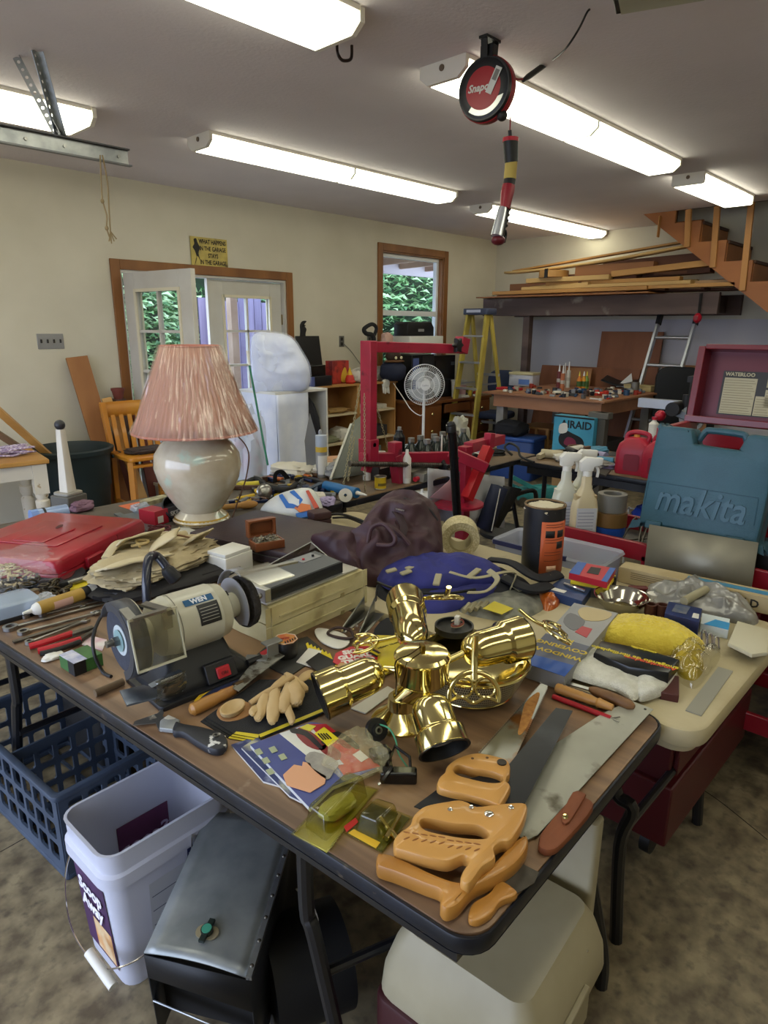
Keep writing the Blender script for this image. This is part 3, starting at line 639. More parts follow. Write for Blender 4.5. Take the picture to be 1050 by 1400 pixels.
# step side faces the window wall corner: rails spread in x/y plane
def lad(s,z): w = .13+.06*(1-z/1.78); return Vector((-.03-.3*(1-z/1.78),s*w+.03,z)) 
for s in (-1,1):
    part(t,'front_rail',YL,bar(lad(s,0),lad(s,1.76),.03,.08,(1,0,0)),bev=.004)
    part(t,'rear_rail',YL,bar((.42,s*.19,0),(.03,s*.13+.03,1.74),.03,.05,(1,0,0)),bev=.004)
    part(t,'spreader',AL,bar((-.14,s*.16+.03,.95),(.2,s*.16+.03,.95),.006,.02))
for k in range(1,6):
    z = .3*k; a,b = lad(-1,z),lad(1,z); part(t,'step',AL,bar(a,b,.085,.022),bev=.003)
part(t,'top_cap',mat('3a4157',.45),prism(rrect(.2,.36,.03),1.74,1.81,.008).t(0,.03,0)); part(t,'cap_label',mat('b9bfd0',.4),bx(-.102,-.1,-.05,.15,1.765,1.795))
for z in (.45,1.05): part(t,'rear_brace',AL,bar((.42-.39*z/1.74,-.16,z),(.42-.39*z/1.74,.19,z),.02,.03))
# ================================================================ back wall: lumber loft
t = thing('lumber_rack','heavy dark timber loft rack along the back wall','rack',(7.35,3.7,0))
BM = mat('4d3f3c',.8,c2='6b5a54',sc=4,st=(1,.12,1),lo=.4,hi=.7,wear='8d8478',ws=3,wlo=.62,whi=.7,bump=.2)
part(t,'front_beam',BM,bx(7.31,7.37,2.35,5.2,1.74,1.95),True,bev=.003)
part(t,'ledger',BM,bx(8.05,8.1,2.35,5.2,1.74,1.95),True)
for y in (4.54,): part(t,'post',BM,bx(7.37,7.46,y,y+.09,0,1.9),True,bev=.003)
for y in (2.5,3.1,3.7,4.3,5.0): part(t,'joist',BM,bx(7.37,8.06,y,y+.04,1.76,1.93),True)
part(t,'deck_sheet',PLY,bx(7.15,8.08,3.0,5.2,1.955,1.968),True); part(t,'deck_sheet',PLY,bx(7.27,8.08,3.3,4.97,1.97,1.985),True)
rnd = random.Random(12)
WC = [mat('b98a4c',.6,c2='9c6f38',sc=5,st=(1,.1,1),bump=.08),mat('8f5f38',.65,c2='7a4e2c',sc=5,st=(1,.1,1)),mat('c7a468',.6,c2='b08d54',sc=5,st=(1,.1,1)),mat('6e4630',.7,c2='5a3826',sc=5,st=(1,.1,1)),mat('a9855c',.6)]
# (y0,y1,z,height,x,width,mat,tilt)
LB = [(5.0,3.05,1.99,.04,7.28,.14,0,0),(4.9,2.95,1.99,.045,7.5,.12,1,0),(4.85,2.6,1.99,.03,7.7,.2,3,0),(4.6,2.62,2.035,.035,7.3,.12,2,0),(4.95,3.4,2.04,.09,7.6,.16,1,0),(4.3,2.75,2.075,.04,7.34,.1,0,0),(4.55,3.5,2.115,.05,7.3,.1,2,0),
      (4.1,3.25,2.12,.075,7.45,.14,3,0),(4.45,2.9,2.035,.03,7.46,.1,4,.0),(3.95,3.05,2.17,.11,7.38,.12,1,0),(3.6,2.55,2.125,.07,7.62,.15,3,.03),(3.7,2.62,2.2,.12,7.55,.12,3,.03),(3.5,2.45,2.14,.06,7.34,.09,0,.06),(4.9,2.62,2.24,.025,7.36,.12,2,.12),(4.88,2.75,2.27,.02,7.5,.1,0,.09),(4.0,2.3,1.99,.03,7.9,.15,3,0),(3.3,2.2,2.0,.035,7.3,.1,0,0),(3.1,2.3,2.04,.03,7.42,.1,4,0)]
LN = ['flat pine board along the front edge of the lumber stack','brown board lying second from the front edge','dark wide board under the stack middle','pale strip lying on the front pine board','thick brown block board behind the left end','tan board on top of the pale strip','short cream board near the left of the stack','dark chunky offcut in the middle of the stack','light tan batten in the middle of the stack','thick reddish beam offcut near the top centre','dark beam under the right top of the stack','dark thick beam at the top right of the stack','tan post end sticking out at the right','long pale bent board topping the whole stack','thin tan lath on the top of the stack','dark board at the back by the wall','tan board end running toward the stairs','thin pale batten end beside the stairs']
for (y0,y1,z,h,x,w,m,tl),lab in zip(LB,LN):
    if 'bent' in lab: g = grid(lambda u,v: (x+(v-.5)*w,y0+(y1-y0)*u,z+h/2+.17*u**1.8),16,2); solo('lumber_board',lab,'plank',WC[m],g,'lumber on the loft rack',solid=h)
    else: solo('lumber_board',lab,'plank',WC[m],bar((x,y0,z+h/2),(x,y1,z+h/2+tl*abs(y1-y0)),w,h),'lumber on the loft rack',bev=.002)
for k in range(22):
    x,y,z,L_ = rnd.uniform(7.25,7.9),rnd.uniform(2.7,4.7),1.99+.035*(k % 4)+rnd.uniform(.06,.1)*(k > 10),rnd.uniform(.25,.9)
    solo('lumber_offcut',f'short {("honey", "brown", "cream", "dark", "grey-tan")[k % 5]} lumber offcut {("nearest the stairs", "right of the middle", "left of the middle", "nearest the window")[min(3, int((y-2.7)/.5))]} {("at the front edge", "at the wall side")[x > 7.58]} of the loft heap','plank',WC[k % 5],bar((x,y,z),(x+rnd.uniform(-.1,.1),max(2.4,y-L_),z+rnd.uniform(-.01,.03)),rnd.uniform(.05,.12),.03),'lumber offcuts on the loft rack',bev=.002)
t = thing('wooden_disc','round thick wooden disc set on the left of the lumber stack','wood',(7.32,4.1,2.11)); t.location = (7.32,4.22,2.165)
part(t,'disc',WC[0],cyl(.17,0,.075,30)); part(t,'strap',BLK,bx(-.18,-.165,-.02,.02,-.01,.09))
t = thing('hanging_knob','red round knob hanging under the loft beam by the stairs','knob',(7.28,2.52,1.7)); part(t,'knob',RED,ell(.05,.04,.05).t(0,0,0)); part(t,'hanger',BLK,bar((0.02,0,.03),(.02,0,.24),.04,.012)); part(t,'centre',DRED,cylx(.02,-.05,-.035))  # a round red knob on a flat hanger
# plywood sheets leaning on the back wall
def lean(lab,y0,y1,h,off,m,x=8.09): solo('plywood_sheet',lab,'plywood',m,G([(x-.02,y0,h),(x-.02,y1,h),(x-off,y1,0.005),(x-off,y0,0.005),(x,y0,h),(x,y1,h),(x-off+.02,y1,0.005),(x-off+.02,y0,0.005)],[(0,1,2,3)[::-1],(4,5,6,7),(0,4,5,1)[::-1],(3,2,6,7),(0,3,7,4),(1,5,6,2)]))
PLR = mat('8a5636',.6,c2='744428',sc=3,st=(1,1,.3),lo=.4,hi=.6); PLT = mat('a87a52',.6,c2='93653e',sc=3)
lean('tall reddish plywood sheet leaning behind the workbench',3.12,3.88,1.56,.2,PLR,8.0); lean('low brown plywood sheet to the left of the tall one',3.3,4.62,1.13,.3,PLR,7.9); lean('small tan plywood square in front of the low sheet',3.85,4.2,1.12,.22,PLT,7.77)
lean('wide white sheet of board on the back wall under the loft',1.6,5.0,1.7,.03,mat('b9b6bb',.7)); lean('brown board behind the aluminium ladder',2.4,3.05,1.2,.2,PLT,7.9)
# aluminium ladder
t = thing('extension_ladder','aluminium ladder leaning under the loft next to the plywood','ladder',(7.6,2.9,0))
for y in (2.76,3.16):
    part(t,'rail',AL,bar((7.3,y+.06,0),(7.72,y-.08,1.72),.03,.07,(1,0,0)),True,bev=.003); part(t,'end_shoe',BLK,bar((7.7,y-.078,1.64),(7.73,y-.083,1.76),.04,.08,(1,0,0)),True)
for k in range(1,6): z = .3*k; x = 7.3+.42*z/1.72; part(t,'rung',AL,cyly(.018,2.77,3.16,12).t(x,.06-.14*z/1.72,z),True)
# ================================================================ stairs
SW = mat('a1642f',.5,c2='8c5426',sc=3,st=(1,.3,1)); SD = mat('4a3020',.6); ST2 = mat('b98244',.5,c2='a06f38',sc=5,st=(1,1,.15))
t = thing('staircase','brown wooden staircase descending from the ceiling opening at the right','stairs',(7.25,2.0,0))
sl = (2.74-1.74)/(3.19-1.87)
y1 = .6
sp = [(3.19,2.74),(y1,2.74-sl*(3.19-y1)),(y1,3.08-sl*(3.19-y1)),(2.74,2.74)]
def zs(y): return 2.74-sl*(3.19-y)
poly = [(3.19,2.745),(y1,zs(y1))]+[q for k in range(8,-1,-1) for q in ((max(.6,2.59-.26*k),zs(2.85-.26*k)+.139),(2.85-.26*k,zs(2.85-.26*k)+.139))]+[(2.85,2.745)]
for x in (7.25,8.03): part(t,'stringer',SW,prism(poly,0,.04).fn(lambda a,b,c: (x+c,a,b)),True)
for k in range(9):
    y = 2.85-.26*k; z = zs(y)+.14
    if z > 2.9: continue
    part(t,'tread',SD,bx(7.29,8.03,y-.28,y,z-.03,z),True,bev=.004); part(t,'riser',SW,bx(7.29,8.03,y-.265,y-.25,z-.2,z-.03),True)
for k,y in enumerate((2.69,2.42,2.12,1.83,1.53,1.23)):
    z = zs(y)+.02; part(t,'baluster',ST2,bar((7.235,y,z),(7.235,y+.03,min(2.735,z+1.1)),.035,.055,(0,1,0)),True,bev=.002)
part(t,'handrail',ST2,bar((7.235,1.95,2.69),(7.235,.9,2.69-.8),.04,.09),True)
part(t,'cleat',ST2,bx(7.2,7.25,2.99,3.0,2.5,2.7),True)
# ================================================================ workbench at the back wall
WT = mat('a07050',.55,c2='875a3c',sc=4,st=(1,.2,1),bump=.05); LG = mat('8d8a86',.6,c2='77746e',sc=6)
bx0,bx1,by0,by1,bz = 6.07,7.6,2.86,4.28,.92
t = thing('workbench','plywood topped workbench on grey posts crowded with supplies','workbench',(6.8,3.55,0))
part(t,'bench_top',WT,bx(bx0,bx1,by0,by1,bz-.02,bz),True,bev=.002)
part(t,'apron',WT,bx(bx0+.05,bx0+.09,by0+.05,by1-.12,bz-.15,bz-.02),True); part(t,'apron',WT,bx(bx0+.09,bx1-.1,by0+.05,by0+.09,bz-.15,bz-.02),True)
for x,y in ((bx0+.1,by0+.1),(bx0+.1,by1-.22),(bx1-.2,by0+.1),(bx1-.2,by1-.22)): part(t,'leg',LG,bx(x,x+.09,y,y+.09,0,bz-.02),True,bev=.003)
def onb(px,py): return Pz(px,py,bz)
def caulk(lab,px,py,c,h=.2,nz_=.1,r=.024,cap='e4e2dc',cat='tube'):
    p = onb(px,py); t = thing('caulk_tube',lab,cat,p,0); part(t,'tube_body',mat(c,.4),cyl(r,0,h,16)); part(t,'nozzle',mat(cap,.4),cyl(r*.45,h,h+nz_,10,.004)); part(t,'band',mat('b8b4aa',.5),lathe([(r*1.02,h*.4),(r*1.02,h*.6)],16,cap=False)); return t
caulk('red and dark caulk tube leftmost on the workbench',763,532,'6a2c2c',.2,.08); caulk('orange and white caulk tube on the workbench',768,534,'b06a44',.19,.09); caulk('white caulk tube with a long nozzle on the workbench',776,530,'cfcfca',.2,.1); caulk('tall thin clear nozzle tube beside the white caulk tube',771,527,'d0ccc2',.15,.12,.015)
for i,(px,lab) in enumerate(((791,'orange glue bottle with yellow cap on the workbench'),(797,'second orange glue bottle with pointed cap on the workbench'),(801,'green labelled squeeze bottle on the workbench'))):
    p = onb(px,532); t = thing('glue_bottle',lab,'bottle',p); part(t,'bottle',mat(('d07a20','c88a28','6f8a3c')[i],.4),lathe([(.025,0),(.028,.02),(.028,.11),(.012,.14),(.012,.15)],16)); part(t,'nozzle',mat(('d9c440','e0ddd0','d9c440')[i],.4),cyl(.012,.15,.2,10,.004)); part(t,'label',mat('3a5a2a',.5),lathe([(.0285,.03),(.0285,.09)],16,cap=False))
BCOL = ['2a3350','22242a','8a8f98','c23a28','3b3f45','6f7680','b9b4a4','22262e','d8d3c4','3c2c24','c9c4b4','2c4a6a','e0dccf','9c3a2c','4a4a4a']
rnd = random.Random(21)
BN = [('socket_wrench','wrench'),('pipe_fitting','fitting'),('small_tin','tin'),('cable_coil','cable')]
CW = ['dark blue','black','steel grey','red','charcoal','grey','cream','black-blue','white','brown','bone coloured','navy','pale','rust red','iron grey']
places = ['by the left end','left of the caulk tubes','in front of the caulk tubes','in the middle','right of the glue bottles','before the dark tray','by the right end']
used = set()
for i in range(150):
    px = rnd.uniform(690,875); t_ = (px-680)/215; py = 541+rnd.uniform(-12,3)*(1 if px < 850 else .6)+(5 if 740 < px < 850 else -2)
    p = onb(px,py)
    if not (bx0+.06 < p.x < bx1-.1 and by0+.06 < p.y < by1-.08): continue
    c = i % 15; kind = i % 4; pl = places[min(6,max(0,int((px-680)/30)))]
    nm,ct = BN[kind]
    g = [bar((-.07,0,.012),(.07,.01,.012),.02,.015)+cyl(.02,0,.025,12).t(.07,.01,0),pipe_(.028,.016,0,.05,14)+cylx(.014,0,.06,10).t(0,0,.025),cyl(.03,0,.045,16)+cyl(.031,.045,.052,16),ring(.04,.008,18,6,.008)+ring(.034,.008,18,6,.02)][kind]
    lab = f'{CW[c]} {nm.replace("_", " ")} among the workbench clutter {pl}'
    grp = None
    if lab in used: continue
    used.add(lab)
    solo(nm,lab,ct,mat(BCOL[c],.45,.5 if kind < 2 else 0),g.rz(rnd.uniform(0,360)).sc(rnd.uniform(.6,1.05)).at(p))
t = thing('plastic_organizer','clear and cream parts organizer box at the back left of the workbench','box',onb(707,528)+Vector((.15,0,0)),4)
part(t,'case',film('c8cbd6',.75),prism(rrect(.2,.32,.02),0,.13,.005)); part(t,'lid',mat('bdb58e',.5),prism(rrect(.21,.33,.02),.13,.16,.005)); part(t,'blue_band',mat('5a7ab8',.4),bx(-.104,-.1,-.12,.02,.02,.08))
solo('red_folder','flat red pouch at the left corner of the workbench','pouch',mat('b0202c',.5),prism(rrect(.16,.28,.03),0,.025,.006).at(onb(690,533)+Vector((.05,-.03,0))))
t = thing('angle_tray','large dark grey folded sheet metal tray on the workbench','tray',onb(842,530)+Vector((.12,0,0)),10); part(t,'tray',mat('25272a',.4),grid(lambda u,v: ((v-.5)*.3,(u-.5)*.4,.02+.12*abs(u-.45)**1.2+.05*v),12,4),solid=.006)
for i,(px,s) in enumerate(((838,1),(868,-1))): solo('paper_cone',('white folded paper triangle in the middle of the workbench','white folded paper triangle near the office chair')[i],'paper',mat('d9d8d2',.7),prism([(0,0),(.2,0),(.11*s+.05,.17)],0,.005).rx(80).rz(-75+20*i).at(onb(px,531)+Vector((.2,.06,0))))
t = thing('cardboard_tray','cream long flat box at the right of the workbench','box',onb(875,534),80); part(t,'box_body',mat('b9a978',.6),prism(rrect(.34,.13,.01),0,.06,.003)); part(t,'lid_edge',mat('a8986a',.6),prism(rrect(.35,.14,.01),.045,.065,.002))
solo('metal_can','small steel can standing behind the cream flat box','can',mat('7d7a74',.4,.6),(cyl(.045,0,.1,20)+ring(.045,.003,20,6,.1)).at((7.3,3.1,bz)))
# office chairs
def ochair(lab,x,y,rz,c,zt=1.1,arms=False,seat=.48,w=.46,bh=.5):
    m = mat(c,.75,bump=.08,bs=60); t = thing('office_chair',lab,'chair',(x,y,0),rz)
    part(t,'seat',m,prism(rrect(w,w,.1,5),seat,seat+.08,.025)); part(t,'backrest',m,prism(rrect(w*.92,bh,.12,5),-.03,.04,.025).rx(90).t(0,w/2,zt-bh/2)); part(t,'column',BLK,cyl(.03,.12,seat,12))
    part(t,'back_support',BLK,bar((0,w/2-.1,seat-.02),(0,w/2+.05,seat+.25),.07,.02,(0,1,0)))
    for k in range(5):
        a = 2*PI*k/5; q = part(t,'base_arm',BLK,bar((0,0,.13),(.28*math.cos(a),.28*math.sin(a),.08),.045,.03)); part(q,'caster',BLK,cylx(.028,-.02,.02,14).rz(math.degrees(a)+90).t(.28*math.cos(a),.28*math.sin(a),.03))
    if arms:
        for s in (-1,1): part(t,'armrest',BLK,tube(crv([(s*w*.5,.12,seat),(s*w*.62,.12,seat+.2),(s*w*.62,-.1,seat+.22),(s*w*.62,-.16,seat+.2)],4),.02,8))
    return t
ochair('blue office chair behind the left end of the workbench',7.05,4.75,-75,'26304a',1.08,False,.5,.42,.34)
ochair('tall black office chair at the right end of the workbench',7.25,2.58,-60,'15171a',1.2,False,.46,.5,.62)
# things under the bench
P = Px(763,566,5.85); Q = Px(818,568,5.85)
t = thing('air_filter_box','light blue printed carton with machine picture standing in front of the workbench','box',(5.88,(P.y+Q.y)/2,P.z-.5),90)
w_ = P.y-Q.y; AB = mat('4aa0bd',.45,c2='3a8cae',sc=3)
t.rotation_euler = (0,0,math.radians(-90))
part(t,'carton',AB,bx(-w_/2,w_/2,-.1,.02,.0,.5),bev=.003)
part(t,'black_band',BLK,bx(-w_/2,w_/2,-.104,-.1,.485,.5)); part(t,'lettering',mat('17262e',.5),text('AIRAID',.1,.001,bold=.003).rx(90).t(.03,-.102,.42))
part(t,'picture',BLK,prism(crv([(-.12,.02),(.02,-.03),(.12,.03),(.1,.1),(.0,.14),(-.08,.16),(-.14,.1)],4,True),0,.003).rx(90).t(0,-.1,.2)); part(t,'picture',mat('7a2440',.5),prism(crv([(-.08,.0),(.04,-.02),(.03,.05),(-.05,.07)],4,True),0,.005).rx(90).t(0,-.1,.23)); part(t,'picture',WHITEPL,prism(rrect(.14,.1,.02),0,.004).rx(90).t(-.14,-.1,.1))
part(t,'picture',WHITEPL,prism(crv([(-.1,0),(-.02,.02),(-.03,.1),(-.1,.08)],4,True),0,.004).rx(90).t(-.04,-.1,.33)); part(t,'picture',mat('cfe2ea',.5),prism(rrect(.11,.12,.05),0,.004).rx(90).t(.14,-.1,.12))
part(t,'pedestal_carton',CARD,bx(-w_/2+.02,w_/2-.02,-.09,.01,-(P.z-.5)+.001,-.001))
t = thing('clamp_post','grey steel clamp post standing beside the blue carton','stand',(5.9,2.78,0)); part(t,'post',mat('5a564f',.5,.5),bx(-.05,.03,-.05,.05,0,.84),bev=.004); part(t,'head',mat('6b675f',.5,.5),bx(-.06,.04,-.08,.12,.78,.84),bev=.006)
t = thing('blue_tote','dark blue plastic tote on the floor under the workbench','box',(6.25,3.9,0),8); part(t,'tub',mat('22407a',.5),prism(rrect(.35,.5,.04),0,.42,.01)); part(t,'lid',mat('2c4f92',.45),prism(rrect(.38,.53,.04),.42,.46,.01))
solo('black_cloth_heap','black cloth bundle on the blue tote','cloth',mat('1a1b20',.85),lump(.14,.16,.08,.15,5,3).at((6.18,3.95,.461)))
t = thing('small_crate','small yellow wooden crate under the workbench','crate',(6.75,3.9,0))
part(t,'frame',OAK,bx(-.2,.2,-.2,.2,.3,.33)); part(t,'frame',OAK,bx(-.2,.2,-.2,.2,.5,.52))
for x in (-.18,.18): part(t,'leg',OAK,bx(x-.015,x+.015,-.19,-.16,0,.5)+bx(x-.015,x+.015,.16,.19,0,.5))
t = thing('black_carton','black box with white lettering on the floor under the bench corner','box',(6.5,3.1,0)); part(t,'carton',BLK,bx(-.2,.2,-.2,.2,0,.5),bev=.003); part(t,'print',WHITEPL,bx(-.202,-.2,-.15,.1,.38,.44))
solo('black_storage_bin','black storage bin on the floor left under the workbench','bin',BLKR,prism(rrect(.4,.35,.03),0,.38,.01).at((6.9,4.45,0)))
# ================================================================ tables
ZA,ZB2,ZC = .745,.735,.745
def al(g,a,b):
    """turn g so that its +Z runs from a to b"""
    a = Vector(a); d = Vector(b)-a; return g.mp(Matrix.Translation(a) @ d.to_track_quat('Z','Y').to_matrix().to_4x4())
def mpp(px,py,z): p = Pz(px,py,z); return (p-O).dot(FW)/F
WAL = mat('8c6e50',.4,c2='523b29',sc=13,st=(1,.07,1),det=10,lo=.38,hi=.62,wear='a08c74',ws=11,wlo=.66,whi=.8,bump=.04,rvar=.08)
BAND = mat('14161b',.35,c2='1d212b',sc=20,wear='47403a',ws=30,wlo=.66,whi=.7)
LEGM = mat('15161a',.3,coat=.3)
def ftable(lab,x0,y0,w,l,rz,z,top,bandm,th=.022,rc=.05,legs=1,mname='folding_table',apron=True,skew=0):
    """folding table; origin at its near corner, w along +x, l along +y"""
    t = thing(mname,lab,'table',(x0,y0,0),rz)
    part(t,'tabletop',top,prism(rrect(w-.012,l-.012,rc,6,w/2,l/2),z-.012,z,.001))
    part(t,'edge_band',bandm,prism(rrect(w,l,rc,6,w/2,l/2),z-th-.012,z-.002,.005,holes=[rrect(w-.012,l-.012,rc-.004,6,w/2,l/2)]))
    part(t,'underside',mat('4a3728',.8),prism(rrect(w-.014,l-.014,rc,4,w/2,l/2),z-.03,z-.013))
    if apron:
        for g in (bx(.03,.05,.05,l-.05,z-.085,z-.03),bx(w-.05,w-.03,.05,l-.05,z-.085,z-.03)): part(t,'side_rail',LEGM,g)
    for yy,s in ((.16,1),(l-.16,-1)):
        for x in (.075,w-.075):
            part(t,'leg',LEGM,tube(crv([(x,yy+(.26 if skew and s > 0 and x < .1 else 0)+q,h_) for q,h_ in ((0,z-.05),(0,z-.26),(-s*.02,z-.32),(-s*.1,.12),(-s*.11,0))],5),.0155,10),label=None)
        part(t,'cross_bar',LEGM,rod((.075,yy-s*.03+(.26 if skew and s > 0 else 0),.34),(w-.075,yy-s*.03,.34),.011))
        part(t,'fold_brace',LEGM,bar((w/2,yy+s*.34,z-.06),(w/2,yy-s*.03,.34),.02,.006,(1,0,0)))
    if skew:
        for o in t.children:
            for q in o.data.vertices: q.co.y += q.co.x*skew
    return t
ftable('brown walnut top folding table in front with black edge, covered in tools',.62,.404,.765,1.83,5.4,ZA,WAL,BAND,skew=-.057)
WTB = mat('b9ad8c',.5,c2='a89b78',sc=3,bump=.1,bs=80,wear='8f8264',ws=7,wlo=.62,whi=.75)
t = thing('plastic_table','off-white plastic folding table with rounded thick edge behind the brown one','table',(1.375,.36,0),0)
part(t,'tabletop',WTB,prism(rrect(.77,1.88,.07,7,.385,.94),ZB2-.05,ZB2,.012)); part(t,'inner_lip',WTB,prism(rrect(.72,1.83,.05,6,.385,.94),ZB2-.075,ZB2-.05,.004))
for yy,s in ((.2,1),(1.68,-1)):
    for x in (.08,.69): part(t,'leg',LEGM,tube(crv([(x,yy,ZB2-.05),(x,yy,ZB2-.28),(x+.0,yy-s*.05,.42),(x,yy-s*.03,.3),(x,yy-s*.05,0)],5),.017,10))
    part(t,'cross_bar',LEGM,rod((.08,yy-s*.04,.36),(.69,yy-s*.04,.36),.012)); part(t,'fold_brace',LEGM,bar((.385,yy+s*.3,ZB2-.06),(.385,yy-s*.04,.36),.022,.006,(1,0,0)))
GRT = mat('5e564c',.6,c2='4a433a',sc=5,det=8,wear='83796a',ws=5,wlo=.58,whi=.75); BRT = mat('6f5a42',.5,c2='5a4632',sc=8,st=(.12,1,1),det=8,wear='8d7a60',ws=6,wlo=.6,whi=.75)
ftable('worn grey top folding table under the lamp, by the door wall',.36,2.345,1.83,.79,0,ZC,GRT,BAND,rc=.03)
ftable('long brown folding table strewn with tools behind the red frame',2.195,2.345,1.83,.79,0,ZC-.001,BRT,BAND,rc=.03)
ftable('brown folding table in front of the workbench, holding gas cans',3.755,.47,.76,1.86,0,ZC,BRT,BAND,rc=.03)
# ================================================================ under the front table
# ---- milk crate
t = thing('milk_crate','slate blue plastic milk crate on the floor at the left under the table','crate',(.66,2.12,0),5)
CR = mat('3e4a5c',.5,c2='343f50',sc=8); cwx,cwy,chh = .34,.66,.29
def crateside(L_,n):
    hs = []
    for i in range(n):
        for j in range(3):
            w = (L_-.04)/n; cx = -L_/2+.02+w*(i+.5); cz = .05+.075*j+.03; hs.append(rrect(w-.016,.056,.006,1,cx,cz))
    return prism([(-L_/2,0),(L_/2,0),(L_/2,chh),(-L_/2,chh)],-.004,.004,0,hs).rx(90)
part(t,'side_panel',CR,crateside(cwx,5).t(0,-cwy/2,0)); part(t,'side_panel',CR,crateside(cwx,5).t(0,cwy/2,0))
part(t,'side_panel',CR,crateside(cwy,9).rz(90).t(cwx/2,0,0)); part(t,'side_panel',CR,crateside(cwy,9).rz(90).t(-cwx/2,0,0)); part(t,'divider_panel',CR,crateside(cwx,5).t(0,-.02,0))
part(t,'rim',CR,prism(rrect(cwx+.03,cwy+.03,.02),chh-.012,chh+.006,.003,[rrect(cwx-.014,cwy-.014,.012)])); part(t,'base_rim',CR,prism(rrect(cwx+.012,cwy+.012,.015),0,.018,.003,[rrect(cwx-.03,cwy-.03,.012)]))
g = G()
for k in range(5): g += bx(-cwx/2,cwx/2,-cwy/2+.1+k*.115,-cwy/2+.112+k*.115,.008,.014)
part(t,'floor_lattice',CR,g+bx(-.09,-.078,-cwy/2,cwy/2,.008,.014)+bx(.078,.09,-cwy/2,cwy/2,.008,.014),kind='stuff')
t = thing('black_toolbox','low black box lying on the floor behind the milk crate','box',(1.05,2.35,0),5); part(t,'body',BLKR,prism(rrect(.5,.3,.03),0,.22,.01)); part(t,'lid',BLK,prism(rrect(.52,.32,.03),.22,.27,.012))
# ---- litter bucket
bxc,byc = .50,1.60
t = thing('litter_bucket','white rectangular plastic bucket with cat litter labels standing on the floor','bucket',(.625,1.42,0),2); t.scale = (1.07,1.07,1.09)
BK = mat('c6c8d6',.35,c2='bcbfce',sc=3,trans=0); 
def ringp(w,d,r,z,n=5): return [(x,y,z) for x,y in rrect(w,d,r,n)]
def loft(rings,cap0=True,cap1=False):
    n = len(rings[0]); v = [p for r in rings for p in r]; f = [(i*n+k,i*n+(k+1) % n,(i+1)*n+(k+1) % n,(i+1)*n+k) for i in range(len(rings)-1) for k in range(n)]
    if cap0: f.append(tuple(range(n))[::-1])
    if cap1: f.append(tuple((len(rings)-1)*n+k for k in range(n)))
    return G(v,f)
bh = .385
rr = [(.27,.185,.035,0),(.28,.195,.035,.015),(.315,.215,.04,bh-.09),(.335,.235,.045,bh-.085),(.335,.235,.045,bh-.055),(.32,.22,.04,bh-.05),(.322,.222,.04,bh-.012),(.33,.228,.045,bh),(.314,.214,.036,bh),(.308,.208,.036,bh-.05),(.275,.19,.03,.012)]
part(t,'tub',BK,loft([ringp(*q) for q in rr],True,True))
LBB = mat('2a2f55',.45); 
def lab_on(t,m,pts,z0,z1,name='label'): pass
# side label faces: camera-side faces are -x (wide side) and -y
def wallx(x0,x1,z0,z1,off=.0015):
    """patch on the tapered -y end of the tub"""
    f = lambda z: -(.0975+.01*(z-.015)/(bh-.105))-off
    return G([(x0,f(z0),z0),(x1,f(z0),z0),(x1,f(z1),z1),(x0,f(z1),z1)],[(0,1,2,3)])
def wally_(y0,y1,z0,z1,off=.0015):
    f = lambda z: -(.14+.0175*(z-.015)/(bh-.105))-off
    return G([(f(z0),y1,z0),(f(z0),y0,z0),(f(z1),y0,z1),(f(z1),y1,z1)],[(0,1,2,3)])
part(t,'front_label',mat('4a2a55',.45,c2='3a2148',sc=10),wally_(-.072,.072,.05,.28),smooth=0)
part(t,'cat_picture',mat('c98a4c',.5,c2='d9c9a4',sc=20),wally_(-.066,.02,.06,.15,.0025),smooth=0)
for i,s in enumerate(('Scoop','Away')): part(t,'lettering',mat('e8e6ee',.5),text(s,.044,.0004,bold=.0016).rx(90).rz(-90).t(-.1565-.002*(1-i),0,.235-.045*i))
part(t,'spec_label',mat('b9bcc4',.5),wallx(-.07,.02,.05,.26),smooth=0); part(t,'warning_label',LBB,wallx(.03,.125,.04,.29),smooth=0)
for z in (.1,.14,.18,.22): part(t,'rule_line',LBB,wallx(-.065,.015,z,z+.002,.002),smooth=0)
part(t,'lettering',mat('c9cbe0',.5),text('WARNING',.018,.0003,bold=.0006).rx(90).t(.078,-.109,.27)); part(t,'lettering',mat('c9cbe0',.5),text('ADVERTENCIA',.011,.0003).rx(90).t(.078,-.109,.252))
part(t,'warning_circle',mat('c9cbe0',.5),(pipe_(.034,.029,0,.001,30)+bx(-.003,.003,-.03,.03,0,.001).rz(45)).rx(90).t(.078,-.1075,.18)); part(t,'warning_figure',mat('b9bccf',.5),prism(crv([(-.018,-.01),(0,-.02),(.016,-.006),(.006,.008),(.012,.02),(-.004,.018),(-.012,.004)],3,True),0,.001).rx(90).t(.078,-.1065,.18))
part(t,'seen_through_label',mat('6c3a58',.5,c2='572c4a',sc=9),bx(-.04,.1,.098,.1,.12,.27),smooth=0); part(t,'lettering',mat('cdbfd8',.5),text('Scoop',.055,.0004,bold=.001).rx(90).sc(-1,1,1).t(.03,.096,.2))
part(t,'bail_wire',CHROME,tube(crv([(.04,-.118,.33),(.0,-.15,.22),(-.1,-.15,.14),(-.17,-.12,.12),(-.195,-.06,.115),(-.2,.03,.16),(-.17,.09,.25),(-.1,.118,.33)],8),.002,6))
part(t,'bail_grip',WHITEPL,al(cyl(.011,-.05,.05,14),(-.19,-.09,.112),(-.196,0,.138)))
# ---- metal duct box
t = thing('duct_box','galvanised sheet metal blower box tilted against the table leg under the table','box',(.7,1.12,0),0)
